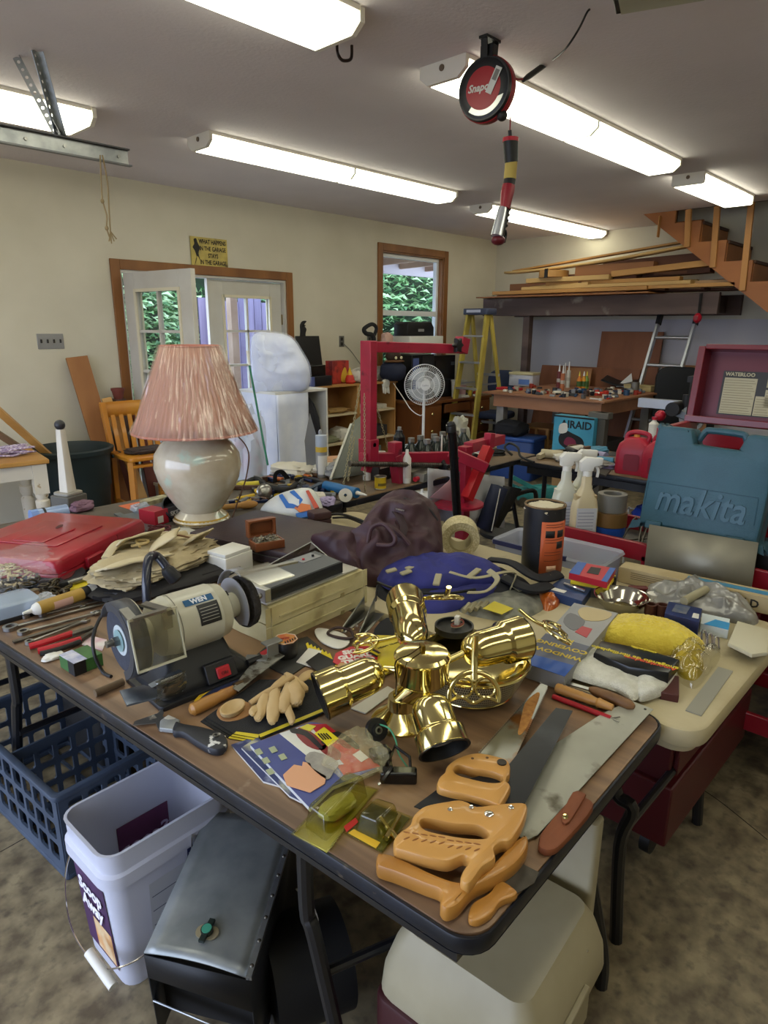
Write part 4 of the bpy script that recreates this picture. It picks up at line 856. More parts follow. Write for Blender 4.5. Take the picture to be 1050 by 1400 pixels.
# tilted box: top face from photo
A,B,D2 = Pz(197,1303,.33),Pz(340,1338,.33),Pz(285,1110,.36); C2 = B+(D2-A)
dz = Vector((.0,.0,-1)); nrm = (B-A).cross(D2-A).normalized()
if nrm.z > 0: nrm = -nrm
E_ = .26
def q4(a,b,c,d,th=.003): return G([tuple(p) for p in (a,b,c,d)],[(0,1,2,3)])
part(t,'cover_sheet',mat('9a9e9d',.36,.45,c2='7d8283',sc=9,bump=.1,rvar=.08),grid(lambda u,v: tuple((A*(1-u)+B*u)*(1-v)+(D2*(1-u)+C2*u)*v-nrm*.012*math.sin(PI*u)),8,16),True,solid=.003)
part(t,'side_wall',mat('232529',.45,.5),q4(B,C2,C2+nrm*E_,B+nrm*E_),True,solid=.003); part(t,'side_wall',mat('232529',.45,.5),q4(A,D2,D2+nrm*E_,A+nrm*E_),True,solid=.003)
a_,b_ = A+nrm*E_*.55,B+nrm*E_*.75
part(t,'end_wall',mat('17181b',.5,.3),q4(A+nrm*.005,B+nrm*.005,b_*.5+B*.5,a_*.5+A*.5),True,solid=.003); part(t,'lower_lip',GALV,q4(a_,b_,b_+nrm*.03+(D2-A)*.04,a_+nrm*.03+(D2-A)*.04),True,solid=.004)
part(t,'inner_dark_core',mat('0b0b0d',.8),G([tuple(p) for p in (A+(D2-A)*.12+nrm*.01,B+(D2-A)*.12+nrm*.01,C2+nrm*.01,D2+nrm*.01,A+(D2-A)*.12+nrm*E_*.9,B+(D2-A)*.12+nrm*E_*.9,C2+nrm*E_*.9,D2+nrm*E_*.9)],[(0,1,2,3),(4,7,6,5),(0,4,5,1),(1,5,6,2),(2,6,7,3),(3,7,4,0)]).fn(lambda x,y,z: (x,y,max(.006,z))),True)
part(t,'hem_flange',GALV,bar(B,C2,.012,.01,tuple(nrm)),True)
for k in range(7):
    p = B.lerp(C2,.06+k*.14); part(t,'rivet',DSTEEL,ell(.005,.005,.004,8,6).at(p-nrm*.004),True)
cc = A.lerp(B,.52).lerp(D2.lerp(C2,.52),.16)-nrm*.0145; ax = (B-A).normalized(); 
q = part(t,'thermostat_plate',mat('b3a88c',.4,.7),al(prism(rrect(.05,.03,.014),0,.003),cc,cc-nrm),True); part(t,'thermostat',mat('1a2420',.4),al(cyl(.013,0,.012,18)+bx(-.006,.006,-.026,.026,.003,.01),cc,cc-nrm),True); part(t,'thermostat_disc',mat('3c8a72',.4),al(cyl(.0105,.012,.014,18),cc,cc-nrm),True)
t = thing('motor_fan','black round blower wheel with wire beside the sheet metal box','motor',(.98,1.12,0),0); p = Pz(415,1290,.2)
part(t,'drum',mat('0d0e10',.55),al(cyl(.12,-.09,.09,30),(p.x,p.y,.14),(p.x+.7,p.y-.3,.14)),True); part(t,'lead_wire',mat('b9b4a8',.5),tube(crv([Pz(405,1215,.3),Pz(428,1240,.28),Pz(436,1275,.24),Pz(420,1300,.22)],6),.0025,5),True)
t.location = (p.x,p.y,0)
for ch in t.children: ch.location = ch.location-Vector((p.x-.98,p.y-1.12,0))
# ---- almond step box + maroon toolbox under the front corner
t = thing('tool_tote','beige plastic storage tote under the near corner of the table','tote',(.93,.56,0),5); t.scale = (.82,.8,1)
BG2 = mat('a39a80',.5,c2='948b70',sc=4); 
part(t,'body',mat('3a1416',.5),prism(rrect(.4,.34,.04),0,.3,.01).t(-.03,.05,0)); part(t,'lid',BG2,loft([ringp(.44,.42,.05,.3),ringp(.45,.43,.05,.31),ringp(.44,.42,.05,.36),ringp(.4,.38,.05,.42),ringp(.37,.35,.04,.44),ringp(.35,.33,.04,.455)],True,True)); part(t,'latch',mat('8f866c',.5),bx(-.06,.06,-.225,-.21,.28,.36),bev=.004); part(t,'latch',mat('8f866c',.5),bx(.215,.232,-.06,.06,.28,.37),bev=.004); part(t,'screw',CHROME,ell(.008,.008,.005,10,6).t(.1,-.19,.4))
t = thing('hinged_panel','tall beige plastic panel standing behind the tote under the table edge','panel',(1.12,.6,0),5); t.scale = (.8,.7,.93); part(t,'panel',BG2,prism(rrect(.05,.42,.015),0,.66,.004)); part(t,'rib',BG2,bx(.025,.034,-.12,-.1,.05,.62)); part(t,'rib',BG2,bx(.025,.034,.08,.1,.05,.62))
# ---- red rolling chest under the white table
t = thing('tool_chest','dark red rolling tool cabinet under the white table','tool chest',(2.1,.72,.03),0)
part(t,'cabinet',mat('481115',.4,coat=.1,wear='3a0e10',ws=4,wlo=.5,whi=.7),bx(-.36,.36,-.2,.2,.12,.62),bev=.006); part(t,'lower_tray',mat('4c1216',.4),bx(-.38,.38,-.22,.2,.1,.3),bev=.006)
for k in range(3): q = part(t,'drawer',mat('4c1216',.4,coat=.1),bx(-.34,.34,-.215,-.2,.32+.1*k,.41+.1*k),bev=.003); part(q,'drawer_pull',STEEL,bx(-.12,.12,-.228,-.215,.39+.1*k,.4+.1*k))
for x,y in ((-.3,-.15),(.3,-.15),(-.3,.15),(.3,.15)): q = part(t,'caster',BLK,cyly(.045,-.015,.015,20).t(x,y,.045)); part(q,'fork',DSTEEL,bx(x-.02,x+.02,y-.022,y+.022,.06,.12))
# ================================================================ bench grinder
GRY = mat('bab8a8',.35,c2='aeac9b',sc=5,coat=.2); 
A = Pz(150,905,ZA); 
zc = ZA+.155
W1 = Vector((.655,1.42,zc)); W2 = Vector((.988,1.66,zc))
W1 = Pz(172,873,zc); W2 = Pz(333,822,zc)
ax = (W2-W1); Lw = ax.length; ang = math.degrees(math.atan2(ax.y,ax.x)); mid = (W1+W2)/2
t = thing('bench_grinder','grey two-wheel bench grinder with clear eye shields on black base','grinder',(mid.x,mid.y,ZA),ang)
h = .155; hl = Lw/2
prof = [(.0,-.125),(.03,-.125),(.032,-.1),(.052,-.095),(.066,-.085),(.071,-.06),(.0725,-.058),(.0725,.058),(.071,.06),(.066,.085),(.052,.095),(.032,.1),(.03,.125),(0,.125)]
part(t,'motor_body',GRY,lathe(prof,40).ry(90).t(0,0,h)); part(t,'rotor_shaft',STEEL,cylx(.008,-hl-.045,hl+.05,14).t(0,0,h))
part(t,'body_seam',mat('6d6c62',.5),lathe([(.0735,-.001),(.0735,.001)],40,cap=False).ry(90).t(-.05,0,h))
def patch(x0,x1,a0,a1,r=.0738,n=10):
    return grid(lambda u,v: (x0+(x1-x0)*u,-r*math.cos(math.radians(a0+(a1-a0)*v)),h+r*math.sin(math.radians(a0+(a1-a0)*v))),2,n)
part(t,'brand_label',mat('23557f',.4),patch(-.03,.045,48,62)); part(t,'rating_label',mat('1b1c1e',.4),patch(-.005,.05,5,45))
for k in range(5): part(t,'label_line',mat('9a9a92',.5),patch(0,.045,12+k*6,13.2+k*6,.0741,2))
tt = text('WEN',.018,.0004,bold=.0006); part(t,'lettering',mat('dcdfe6',.4),tt.fn(lambda x,y,z: (x+.008,-(.0742+z)*math.cos(math.radians(55)+y/.074),h+(.0742+z)*math.sin(math.radians(55)+y/.074))))
part(t,'vent_slot',BLK,patch(-.075,-.055,42,58,.0715,4)); part(t,'vent_slot',BLK,patch(.083,.092,50,64,.062,4))
part(t,'base',mat('18191c',.45),loft([ringp(.24,.17,.02,0),ringp(.245,.175,.02,.006),ringp(.235,.165,.02,.03),ringp(.17,.11,.02,.06),ringp(.15,.08,.02,.095)],True,True).t(0.0,0,0))
part(t,'base_foot',mat('18191c',.45),prism(rrect(.27,.2,.012),0,.014,.003).t(0,-.005,0))
part(t,'switch_plate',mat('202125',.4),bx(-.03,.05,-.1,-.088,.018,.06).fn(lambda x,y,z: (x+.02,y+.45*(z-.018),z)),bev=.002); q = part(t,'rocker_switch',mat('b0202a',.35),bx(0,.035,-.107,-.1,.026,.05).fn(lambda x,y,z: (x+.015,y+.45*(z-.018),z)),bev=.002); part(q,'lettering',mat('2b0b0c',.5),text('ON',.012,.0004).rx(62).t(.032,-.102,.038))
# left wheel
part(t,'grinding_wheel',mat('3c3f4a',.9,c2='34363f',sc=60,bump=.2,bs=200),cylx(.076,-hl-.012,-hl+.012,48).t(0,0,h)); part(t,'wheel_label',mat('b9c2c4',.5),cylx(.036,-hl-.0135,-hl-.012,32).t(0,0,h)); part(t,'flange',mat('8fb0b2',.4,.3),cylx(.026,-hl-.017,-hl-.013,28,.022).t(0,0,h)); part(t,'shaft_nut',STEEL,cylx(.012,-hl-.03,-hl-.016,6).t(0,0,h))
arc = lambda r,a0,a1,n=20: [(0,r*math.cos(math.radians(a0+(a1-a0)*k/n)),r*math.sin(math.radians(a0+(a1-a0)*k/n))) for k in range(n+1)]
def guard(x,w,e=250):
    P_ = arc(.089,20,e,26)
    g = grid(lambda u,v: (x+(u-.5)*w,P_[int(v*26)][1],h+P_[int(v*26)][2]),1,26); return g
def guard_disc(x,r=.089,e=250):
    pts = [(p[1],p[2]) for p in arc(r,20,e,26)]+[(-.02,-.05),(.03,-.0)]
    return prism(pts,-.001,.001).fn(lambda a,b,c: (x+c,a,h+b))
part(t,'wheel_guard',mat('4d5056',.4,.5),guard(-hl,.04),solid=.003); part(t,'guard_plate',GRY,guard_disc(-hl+.022)); part(t,'outer_guard_rim',mat('4d5056',.4,.5),prism([(p[1]*1.0,p[2]*1.0) for p in arc(.089,60,250,22)]+[(p[1],p[2]) for p in arc(.07,250,60,22)],-.001,.001).fn(lambda a,b,c: (-hl-.021+c,a,h+b)))
SHD = clear('eceadf',.09,.08)
part(t,'eye_shield',SHD,bx(-.055,.055,-.0015,.0015,-.115,0).rx(-14).t(-hl+.035,-.075,h+.075)); part(t,'shield_rim',mat('b9b6a0',.3),(bx(-.057,.057,-.003,.003,-.118,-.113)+bx(-.057,-.054,-.003,.003,-.118,0)+bx(.054,.057,-.003,.003,-.118,0)+bx(-.057,.057,-.003,.003,-.003,.002)).rx(-14).t(-hl+.035,-.0755,h+.075))
part(t,'shield_bracket',STEEL,bar((-hl-.01,-.075,h+.075),(-hl-.01,-.03,h+.085),.02,.006)+bar((-hl+.065,-.075,h+.075),(-hl+.04,-.02,h+.08),.02,.006)+bar((-hl-.01,-.075,h+.076),(-hl+.065,-.075,h+.076),.012,.006)); part(t,'bracket_clip',clear('e8e6da',.2,.2),bx(-hl-.018,-hl+.002,-.08,-.072,h+.03,h+.078)+bx(-hl+.055,-hl+.078,-.08,-.072,h+.03,h+.078))
part(t,'spark_deflector',SHD,grid(lambda u,v: (-hl+.01+.07*u,-.1-.02*math.sin(v*2.2),.03+.06*v),3,8),solid=.002)
part(t,'tool_rest',mat('6e7684',.35,.8),prism([(-.03,-.02),(.045,-.035),(.05,-.01),(.03,.03),(-.02,.04)],0,.005,.001).rx(6).t(-hl-.02,-.075,.045)+bar((-hl+.02,-.06,.048),(-.06,-.06,.06),.02,.006))
# right wheel: wire brush
part(t,'wire_wheel',mat('24211f',.9,c2='3a3633',sc=90,bump=1,bs=150),lathe([(.015,-.008),(.05,-.011),(.066,-.01),(.069,-.004),(.067,.004),(.066,.01),(.05,.011),(.015,.008)],48).ry(90).t(0,0,h).fn(lambda x,y,z: (x+hl,y*(1+.02*math.sin(x*900+y*700)),z)))
part(t,'wheel_guard',mat('8f9094',.4,.5),guard(hl-.01,.03,110),solid=.003); part(t,'guard_plate',mat('9a9b9f',.4,.4),guard_disc(hl-.028,.07,215)); part(t,'collar',GRY,cylx(.032,hl-.06,hl-.022,24).t(0,0,h))
part(t,'eye_shield',clear('f0efe6',.2,.1),bx(-.04,.06,-.0015,.0015,-.115,0).rx(-88).t(hl+.0,-.03,h+.1)); part(t,'shield_bracket',STEEL,bar((hl-.03,-.04,h+.095),(hl+.12,-.075,h+.1),.014,.005))
part(t,'tool_rest',mat('8b8c8a',.4,.7),bx(hl+.0,hl+.035,-.1,-.097,.01,.062)+bx(hl+.0,hl+.05,-.1,-.07,.06,.064)+bar((hl-.04,-.06,.03),(hl+.0,-.1,.03),.03,.005),bev=.002); part(t,'wing_bolt',BLK,cylx(.008,hl-.05,hl-.01,10).t(0,-.085,.03))
P = lambda *a: Pz(*a)
t = thing('thick_cable','thick black hose like cord looping up behind the grinder','cord',(.87,1.62,ZA)); t.location = Pz(208,850,ZA)
part(t,'hose',mat('1e2230',.3,coat=.4),tube(crv([Pz(203,852,ZA+.02),Pz(201,825,ZA+.08),Pz(200,795,ZA+.14),Pz(203,765,ZA+.19),Pz(213,760,ZA+.185),Pz(225,772,ZA+.16),Pz(234,788,ZA+.13)],6),.0125,12,taper=.014),True); part(t,'hose_end',mat('17181c',.5),al(lathe([(.014,-.01),(.02,0),(.022,.035),(.018,.04)],14),Pz(229,780,ZA+.15),Pz(240,792,ZA+.12)),True)
solo('looped_cable','black cord looped round the left wheel of the grinder','cord',BLK,tube(crv([Pz(208,842,ZA+.1),Pz(186,828,ZA+.14),Pz(150,830,ZA+.14),Pz(130,860,ZA+.1),Pz(128,890,ZA+.06),Pz(140,918,ZA+.006),Pz(152,925,ZA+.006)],8),.0045,8))
solo('wood_stick','short round wooden stick lying under the grinder wheel','stick',mat('5c4a34',.7,c2='6f5b42',sc=20),al(cyl(.009,0,1,12).sc(1,1,(Pz(130,948,ZA)-Pz(168,932,ZA)).length),Pz(130,948,ZA+.01),Pz(168,932,ZA+.01)))
# ================================================================ brass ceiling fan light kit
hc = Pz(577,903,.90)
t = thing('fan_light_kit','polished brass four-spot ceiling fan light kit standing on its bell base','light fixture',(hc.x,hc.y,ZA))
Q = Vector((hc.x,hc.y,0))
part(t,'hub',BRASS,lathe([(.0,.84),(.035,.84),(.055,.855),(.0585,.862),(.0585,.905),(.0605,.908),(.0605,.914),(.055,.921),(.04,.925),(.0,.927)],48).t(hc.x,hc.y,.0),True)
part(t,'finial',mat('6b5420',.4,1),bx(-.005,.005,-.009,.009,0,.012).rz(-30).t(hc.x,hc.y,.926),True,bev=.002)
bc = Pz(549,985,ZA); bc = Vector((bc.x,bc.y,ZA))
part(t,'bell_base',BRASS,lathe([(.066,0),(.067,.006),(.06,.012),(.046,.02),(.032,.034),(.03,.06),(.0,.06)],40).at(bc),True)
part(t,'stem',BRASS,al(cyl(.026,0,1,24).sc(1,1,.1),(bc.x,bc.y,ZA+.055),(hc.x,hc.y,.85)),True)
part(t,'chain',mat('3a2e14',.4,1),tube(crv([(hc.x-.005,hc.y,.935),Pz(560,895,.932),Pz(541,905,.925),Pz(542,930,.88),Pz(541,950,.83)],8),.0016,5),True,label='fine dark pull chain')
INN = mat('d8d8d2',.3); BKR = mat('14120e',.5)
def spot(a,b,r=.047,lab=None):
    a = Vector(a); b = Vector(b); L_ = (b-a).length
    q = part(t,'lamp_head',BRASS,al(lathe([(0,0),(r*.3,L_*.012),(r*.56,L_*.055),(r*.76,L_*.13),(r*.86,L_*.22),(r*.89,L_*.32),(r*.9,L_*.6),(r*.93,L_*.63),(r*1.06,L_*.67),(r*1.08,L_*.69),(r*1.1,L_*.97),(r*1.13,L_*.985),(r*1.13,L_),(r*1.06,L_),(r*1.045,L_*.76),(r*.8,L_*.6),(0,L_*.55)],36),a,b),True)
    part(q,'rim',BKR,al(pipe_(r*1.13,r*1.03,L_*.985,L_*1.01,36),a,b),True); part(q,'dark_liner',BKR,al(pipe_(r*1.035,r*1.02,L_*.72,L_*.99,36),a,b),True); part(q,'bulb',INN,al(lathe([(0,L_*.6),(r*.7,L_*.66),(r*.86,L_*.76),(r*.6,L_*.84),(0,L_*.86)],28),a,b),True)
    part(t,'swivel_arm',BRASS,rod(a-(b-a)*.02,(hc.x,hc.y,.872),.008,12),True)
    return q
spot(Pz(584,952,.862),Pz(608,1026,.797)); spot(Pz(524,915,.86),Pz(438,952,.825)); spot(Pz(634,893,.885),Pz(712,872,.885)); spot(Pz(566,880,.875),Pz(554,822,.86))
# fan motor housing with perforated band
mc = Pz(652,970,ZA+.012)+Vector((sy,cy,0))*.105; 
t = thing('fan_motor_housing','round brass fan motor housing with perforated band and black hub','fan housing',(mc.x,mc.y,ZA)); MX = mc
part(t,'dish',BRASS,lathe([(.05,.065),(.09,.07),(.12,.082),(.128,.095),(.136,.095),(.134,.08),(.12,.075)],48).t(mc.x,mc.y,ZA),True)
R1,R2 = .134,.1
part(t,'band_rim',BRASS,(ring(R1,.004,56,8,.084)+ring(R2,.003,56,8,.012)).t(mc.x,mc.y,ZA),True); part(t,'shade_drum',mat('2c281c',.6),lathe([(0,.002),(R2-.012,.002),(R1-.012,.078)],48,cap=False).t(mc.x,mc.y,ZA),True)  # drum coloured dark to put shade behind the holes of the band
# perforated sheet as real lattice
v = []; f = []; nU,nV = 150,9
def pt(i,j): a = 2*PI*i/nU; k = j/nV; r = R2+(R1-R2)*k**.8; return (mc.x+r*math.cos(a),mc.y+r*math.sin(a),ZA+.012+.07*k)
for j in range(nV):
    for i in range(nU):
        o = len(v); i2 = i+.5*(j % 2)
        cs = [Vector(pt(i2,j)),Vector(pt(i2+1,j)),Vector(pt(i2+1,j+1)),Vector(pt(i2,j+1))]; ce = sum(cs,Vector())/4
        v += [tuple(c) for c in cs]+[tuple(ce+(c-ce)*.56) for c in cs]
        for k in range(4): f.append((o+k,o+(k+1) % 4,o+4+(k+1) % 4,o+4+k))
part(t,'perforated_band',mat('b9b294',.4,.4),G(v,f),True,kind='stuff',smooth=0)
hb = Pz(621,857,ZA+.105)
part(t,'switch_hub',mat('1d1e20',.45),(pipe_(.05,.045,-.01,.006,32)+cyl(.046,-.01,-.002,32)).at(hb),True); part(t,'connector',WHITEPL,bx(-.008,.008,-.006,.006,0,.022).rz(20).at(hb+Vector((.012,.0,.004))),True,bev=.001)
for k,c in enumerate(('7a3a30','8a4a3a','b9a98c')): part(t,'wire',mat(c,.5),tube(crv([hb+Vector((.018*math.cos(a*.8+k),.014*math.sin(a*.8+k)-.01,.006+.0015*a)) for a in range(9)],4),.0016,5),True)
def blade_iron(lab,c,ang,tilt,s=1.0,rot=None,grp='ornate brass blade brackets'):
    """half-moon cast bracket: outer crescent, two inner loops and a straight arm (arm along -y)"""
    q = thing('blade_bracket',lab,'bracket',tuple(c),0,grp,rot=rot or (math.radians(tilt),0,math.radians(ang)))
    R_ = .052*s; m = BRASS
    part(q,'crescent',m,tube([(R_*math.cos(math.radians(a)),R_*math.sin(math.radians(a)),0) for a in range(-12,193,10)],.0058,10,flat=.8))
    for x in (-1,1): part(q,'scroll_loop',m,tube([(x*R_*.46+R_*.42*math.cos(a*PI/9),R_*.36+R_*.4*math.sin(a*PI/9),0) for a in range(18)],.0032,8,True))
    part(q,'cross_piece',m,tube(crv([(-R_,-.01,0),(-R_*.5,-.002,0),(0,-.014,0),(R_*.5,-.002,0),(R_,-.01,0)],5),.0042,8))
    part(q,'arm',m,tube(crv([(0,R_*.7,0),(0,R_+.02,.0),(0,R_+.05,.004),(0,R_+.08,.012)],5),.008,10,flat=.7,taper=.007))
    return q
# ================================================================ saws (stacked at the front corner)
BW = mat('c2904a',.4,c2='b47f3c',sc=4,st=(1,.3,1),coat=.3); BW2 = mat('b57f38',.38,c2='a06c2a',sc=4,coat=.3)
def sawblade(lab_m,poly,z,teeth=None,th=.0015,t=None,name='blade'):
    return part(t,name,lab_m,prism(zp(poly,z),z-th/2,z+th/2),True,smooth=0)
def teeth(t,m,a,b,n,z,d=.006,side=1):
    A_ = Pz(*a,z); B_ = Pz(*b,z); u = (B_-A_)/n; w = Vector((-u.y,u.x,0)).normalized()*d*side; g = G()
    for k in range(n):
        p = A_+u*k; q = p+u; r = p+u*.5+w; v = [(*p[:2],z-.0006),(*q[:2],z-.0006),(*r[:2],z-.0006),(*p[:2],z+.0006),(*q[:2],z+.0006),(*r[:2],z+.0006)]
        g += G(v,[(0,2,1),(3,4,5),(0,1,4,3),(1,2,5,4),(2,0,3,5)])
    part(t,'teeth',m,g,True,kind='stuff',smooth=0)
def sc_(pts,ox,oy,k): return [(ox+x/k,oy+y/k) for x,y in pts]
# big grey saw,blade flat on the table
z1 = ZA+.012
t = thing('hand_saw','large hand saw with wide plain grey blade reaching the right table corner','saw',Pz(700,1140,ZA)); 
BL3 = mat('b0b0a4',.42,.45,c2='9c9c90',sc=5,wear='5f5a4c',ws=13,wlo=.6,whi=.72,rvar=.06)
sawblade(BL3,[(712,1145),(662,1080),(823,976),(862,958),(893,970),(735,1142),(718,1150)],ZA+.007,t=t)
part(t,'hole',BLK,cyl(.003,0,.0015,12).at(Pz(882,970,ZA+.0072)),True)
hz = ZA+.012
o2 = crv(sc_([(88,570),(100,560),(160,575),(300,640),(380,660),(440,640),(520,560),(560,520),(600,500),(602,545),(560,600),(490,645),(420,680),(370,735),(330,752),(305,735),(308,690),(250,665),(150,625),(110,612),(88,600)],480,940,2.5),4,True)
part(t,'handle',BW2,prism(zp(o2,hz+.02),ZA+.002,hz+.02,.007,[]),True)
# dark saw
t = thing('hand_saw','hand saw with dark blue-black blade and carved yellow wood handle','saw',Pz(660,1120,ZA))
BL2 = mat('2a2c31',.35,.6,c2='222428',sc=5,wear='3f4248',ws=6,wlo=.6,whi=.8)
z2 = ZA+.034
sawblade(BL2,[(566,1103),(600,1078),(692,1050),(760,968),(783,972),(718,1098),(640,1130)],z2,t=t)
z2h = z2+.014
out = crv(sc_([(145,520),(160,495),(200,465),(215,430),(255,400),(330,385),(370,380),(400,388),(430,402),(520,392),(596,392),(598,430),(575,480),(545,520),(515,525),(490,545),(492,580),(450,610),(420,650),(400,668),(375,655),(380,625),(400,590),(385,570),(330,590),(250,575),(180,555),(150,545)],480,940,2.5),4,True)
hole = crv(sc_([(237,455),(260,445),(350,462),(430,468),(466,490),(460,510),(400,510),(320,498),(255,482)],480,940,2.5),4,True)
hd = part(t,'handle',BW,prism(zp(out,z2h),z2-.012,z2h,.006,[zp(hole,z2h)]),True)
for x,y,r in ((339,418,.0045),(411,410,.0045),(547,411,.005),(471,433,.008)): part(t,'saw_nut',CHROME,lathe([(r,0),(r,.0015),(r*.7,.0028),(0,.003)],18).at(Pz(480+x/2.5,940+y/2.5,z2h)),True)
g = G()
for k in range(9):
    for s in (-1,1):
        p = Pz(480+(190+k*30)/2.5,940+(505+k*4+s*10)/2.5+ (3 if k > 4 else 0),z2h); g += ell(.0065,.0017,.0008,8,6).rz(-40+s*22).at(p)
part(hd,'carved_leaf',mat('8a5524',.5),g,True,kind='stuff')
# rusty saw
t = thing('hand_saw','shorter hand saw with rusty toothed silver blade on top of the stack','saw',Pz(650,1060,ZA))
BL1 = mat('8f908c',.28,.85,c2='7a7b78',sc=6,wear='7a4e26',ws=9,wlo=.58,whi=.66)
z3 = ZA+.03
sawblade(BL1,[(655,1032),(740,935),(749,938),(700,1046),(690,1060)],z3,t=t); teeth(t,BL1,(694,1052),(747,940),44,z3,.005,-1); teeth(t,BL1,(655,1030),(740,935),40,z3,.003,1)
part(t,'rust_patch',mat('8a5a2a',.9,c2='a9783c',sc=60,bump=.5,bs=90),prism([(q.x,q.y) for q in crv(zp([(708,1002),(712,985),(718,962),(733,948),(738,950),(732,968),(722,992),(712,1005)],z3),3,True)],z3+.0008,z3+.0014),True)
z3h = z3+.02
out = crv(sc_([(295,335),(300,305),(320,285),(330,262),(370,235),(430,220),(500,232),(540,250),(543,290),(530,310),(545,330),(540,350),(520,385),(505,398),(470,385),(400,365),(330,350)],480,940,2.5),4,True)
hole = crv(sc_([(352,275),(370,262),(420,275),(480,285),(515,300),(512,318),(470,320),(400,305),(362,292)],480,940,2.5),4,True)
part(t,'handle',BW,prism(zp(out,z3h),z3-.004,z3h,.006,[zp(hole,z3h)]),True)
part(t,'saw_nut',mat('3a3530',.4,.6),cyl(.009,0,.0025,18).at(Pz(686,1043,z3h)),True)
for x,y in ((666,1036),(646,1037)): part(t,'screw_hole',mat('5a3c1e',.6),cyl(.003,0,.0006,10).at(Pz(x,y,z3h)),True)
# small wood handled saw at the corner
t = thing('keyhole_saw','small saw with honey wood paddle handle at the near table corner','saw',Pz(680,1225,ZA))
sawblade(DSTEEL,[(680,1205),(708,1178),(737,1193),(730,1208),(707,1222)],ZA+.008,t=t); part(t,'handle',BW2,prism([(q.x,q.y) for q in crv(zp([(641,1245),(648,1232),(668,1220),(684,1203),(706,1216),(704,1224),(685,1232),(672,1248),(655,1258),(642,1256)],ZA+.014),4,True)],ZA,ZA+.014,.004),True)
# leather sheath
t = thing('leather_sheath','brown leather knife sheath with snap lying at the table edge','sheath',Pz(770,1120,ZA))
LE = mat('7c4426',.6,c2='693519',sc=14,bump=.2)
part(t,'body',LE,prism([(q.x,q.y) for q in crv(zp([(737,1147),(744,1130),(786,1084),(800,1087),(811,1102),(770,1150),(752,1160),(738,1156)],ZA+.018),4,True)],ZA,ZA+.016,.005),True); part(t,'flap',LE,prism([(q.x,q.y) for q in crv(zp([(768,1118),(783,1083),(800,1085),(798,1092),(778,1124)],ZA+.02),3,True)],ZA+.015,ZA+.021,.002),True); part(t,'snap',BRASS,lathe([(.0055,0),(.0045,.003),(0,.0035)],16).at(Pz(773,1117,ZA+.021)),True)
# ================================================================ packages near the table front edge
PK = mat('33406e',.45,c2='c9c4a0',sc=9,lo=.5,hi=.62)
zz = ZA+.001
def pkg(lab,poly,th,m,z=ZA,name='parts_packet',cat='package',edge='c9c9c4'):
    t = thing(name,lab,cat,Pz(sum(p[0] for p in poly)/len(poly),sum(p[1] for p in poly)/len(poly),z)); part(t,'card',mat(edge,.5),prism(zp(poly,z+th),z,z+th*.9,0),True); part(t,'print_face',m,prism(zp(poly,z+th),z+th*.9,z+th),True,smooth=0); return t
def patchz(t,poly,z,m,name='printed_patch',th=.0006,sm=False,lab=None):
    pp = zp(poly,z)
    if sm: pp = [(q.x,q.y) for q in crv(pp,3,True)]
    return part(t,name,m,prism(pp,z-.0002,z+th),True,smooth=0,label=lab)
pkg('lowest blue brake pad packet sticking out at the left',[(316,1018),(340,1010),(420,1062),(402,1080),(360,1068)],.004,mat('2b3566',.45,c2='8a8fa8',sc=12,lo=.5,hi=.6))
pkg('middle blue brake pad packet of the stack',[(330,1022),(352,1008),(440,1075),(412,1096),(396,1088)],.004,mat('333c66',.45,c2='a9a890',sc=12,lo=.5,hi=.6),ZA+.0045)
t = pkg('top brake pad packet printed blue, white and red with a yellow price label',[(342,1018),(425,987),(446,990),(520,1048),(455,1075),(424,1105)],.008,mat('39417c',.4,c2='4a5590',sc=5),ZA+.009); zt = ZA+.0172
patchz(t,[(420,990),(446,990),(520,1048),(470,1060)],zt,mat('b3202c',.4)); patchz(t,[(382,1003),(422,990),(470,1045),(440,1050)],zt+.0003,mat('d6d5c4',.4,c2='b9bcc8',sc=6))
for a in ([(404,1003),(412,994),(430,1004),(446,1018),(440,1026),(420,1020)],[(436,1024),(450,1018),(466,1030),(460,1040)],[(458,1008),(474,1010),(482,1022),(470,1022)]): patchz(t,a,zt+.0006,mat('7c2c2c',.4),'disc_picture',sm=True)
for a in ([(398,996),(420,1000),(440,1020),(436,1023),(416,1006),(399,1002)],[(440,1012),(462,1000),(490,1018),(486,1024),(462,1008),(444,1018)]): patchz(t,a,zt+.0009,mat('1c1c20',.4),'calliper_picture',sm=True)
q = patchz(t,[(430,1003),(443,994),(463,1010),(449,1021)],zt+.0014,mat('e0d028',.45),'price_label')
for k in range(4): patchz(q,[(434+k*3.6,1003.5-k*.1),(435.6+k*3.6,1002.6-k*.1),(443+k*3.6,1011-k*.5),(441.6+k*3.6,1012-k*.5)],zt+.0022,INK,'barcode_bar')
patchz(t,[(410,995),(420,990),(432,993),(424,1000)],zt+.0014,mat('cfc43a',.45),'price_label')
patchz(t,[(387,1060),(402,1046),(413,1048),(414,1042),(424,1044),(426,1050),(446,1062),(444,1072),(424,1084),(392,1074)],zt+.0012,mat('cf9a76',.45),'brake_pad_picture',.0012); patchz(t,[(417,1036),(430,1028),(462,1042),(456,1056),(446,1066),(424,1048)],zt+.0012,mat('8b8780',.6,c2='a39e94',sc=40),'brake_pad_picture',.0012,True)
for a in ((352,1028),(362,1040),(368,1055),(372,1025),(385,1035)): patchz(t,[(a[0]-5,a[1]-2),(a[0]+3,a[1]-5),(a[0]+8,a[1]+2),(a[0],a[1]+5)],zt+.001,mat('9ba385',.5),'printed_patch')
patchz(t,[(482,1032),(492,1026),(504,1036),(494,1042)],zt+.001,mat('d9d5c8',.5),'printed_patch')
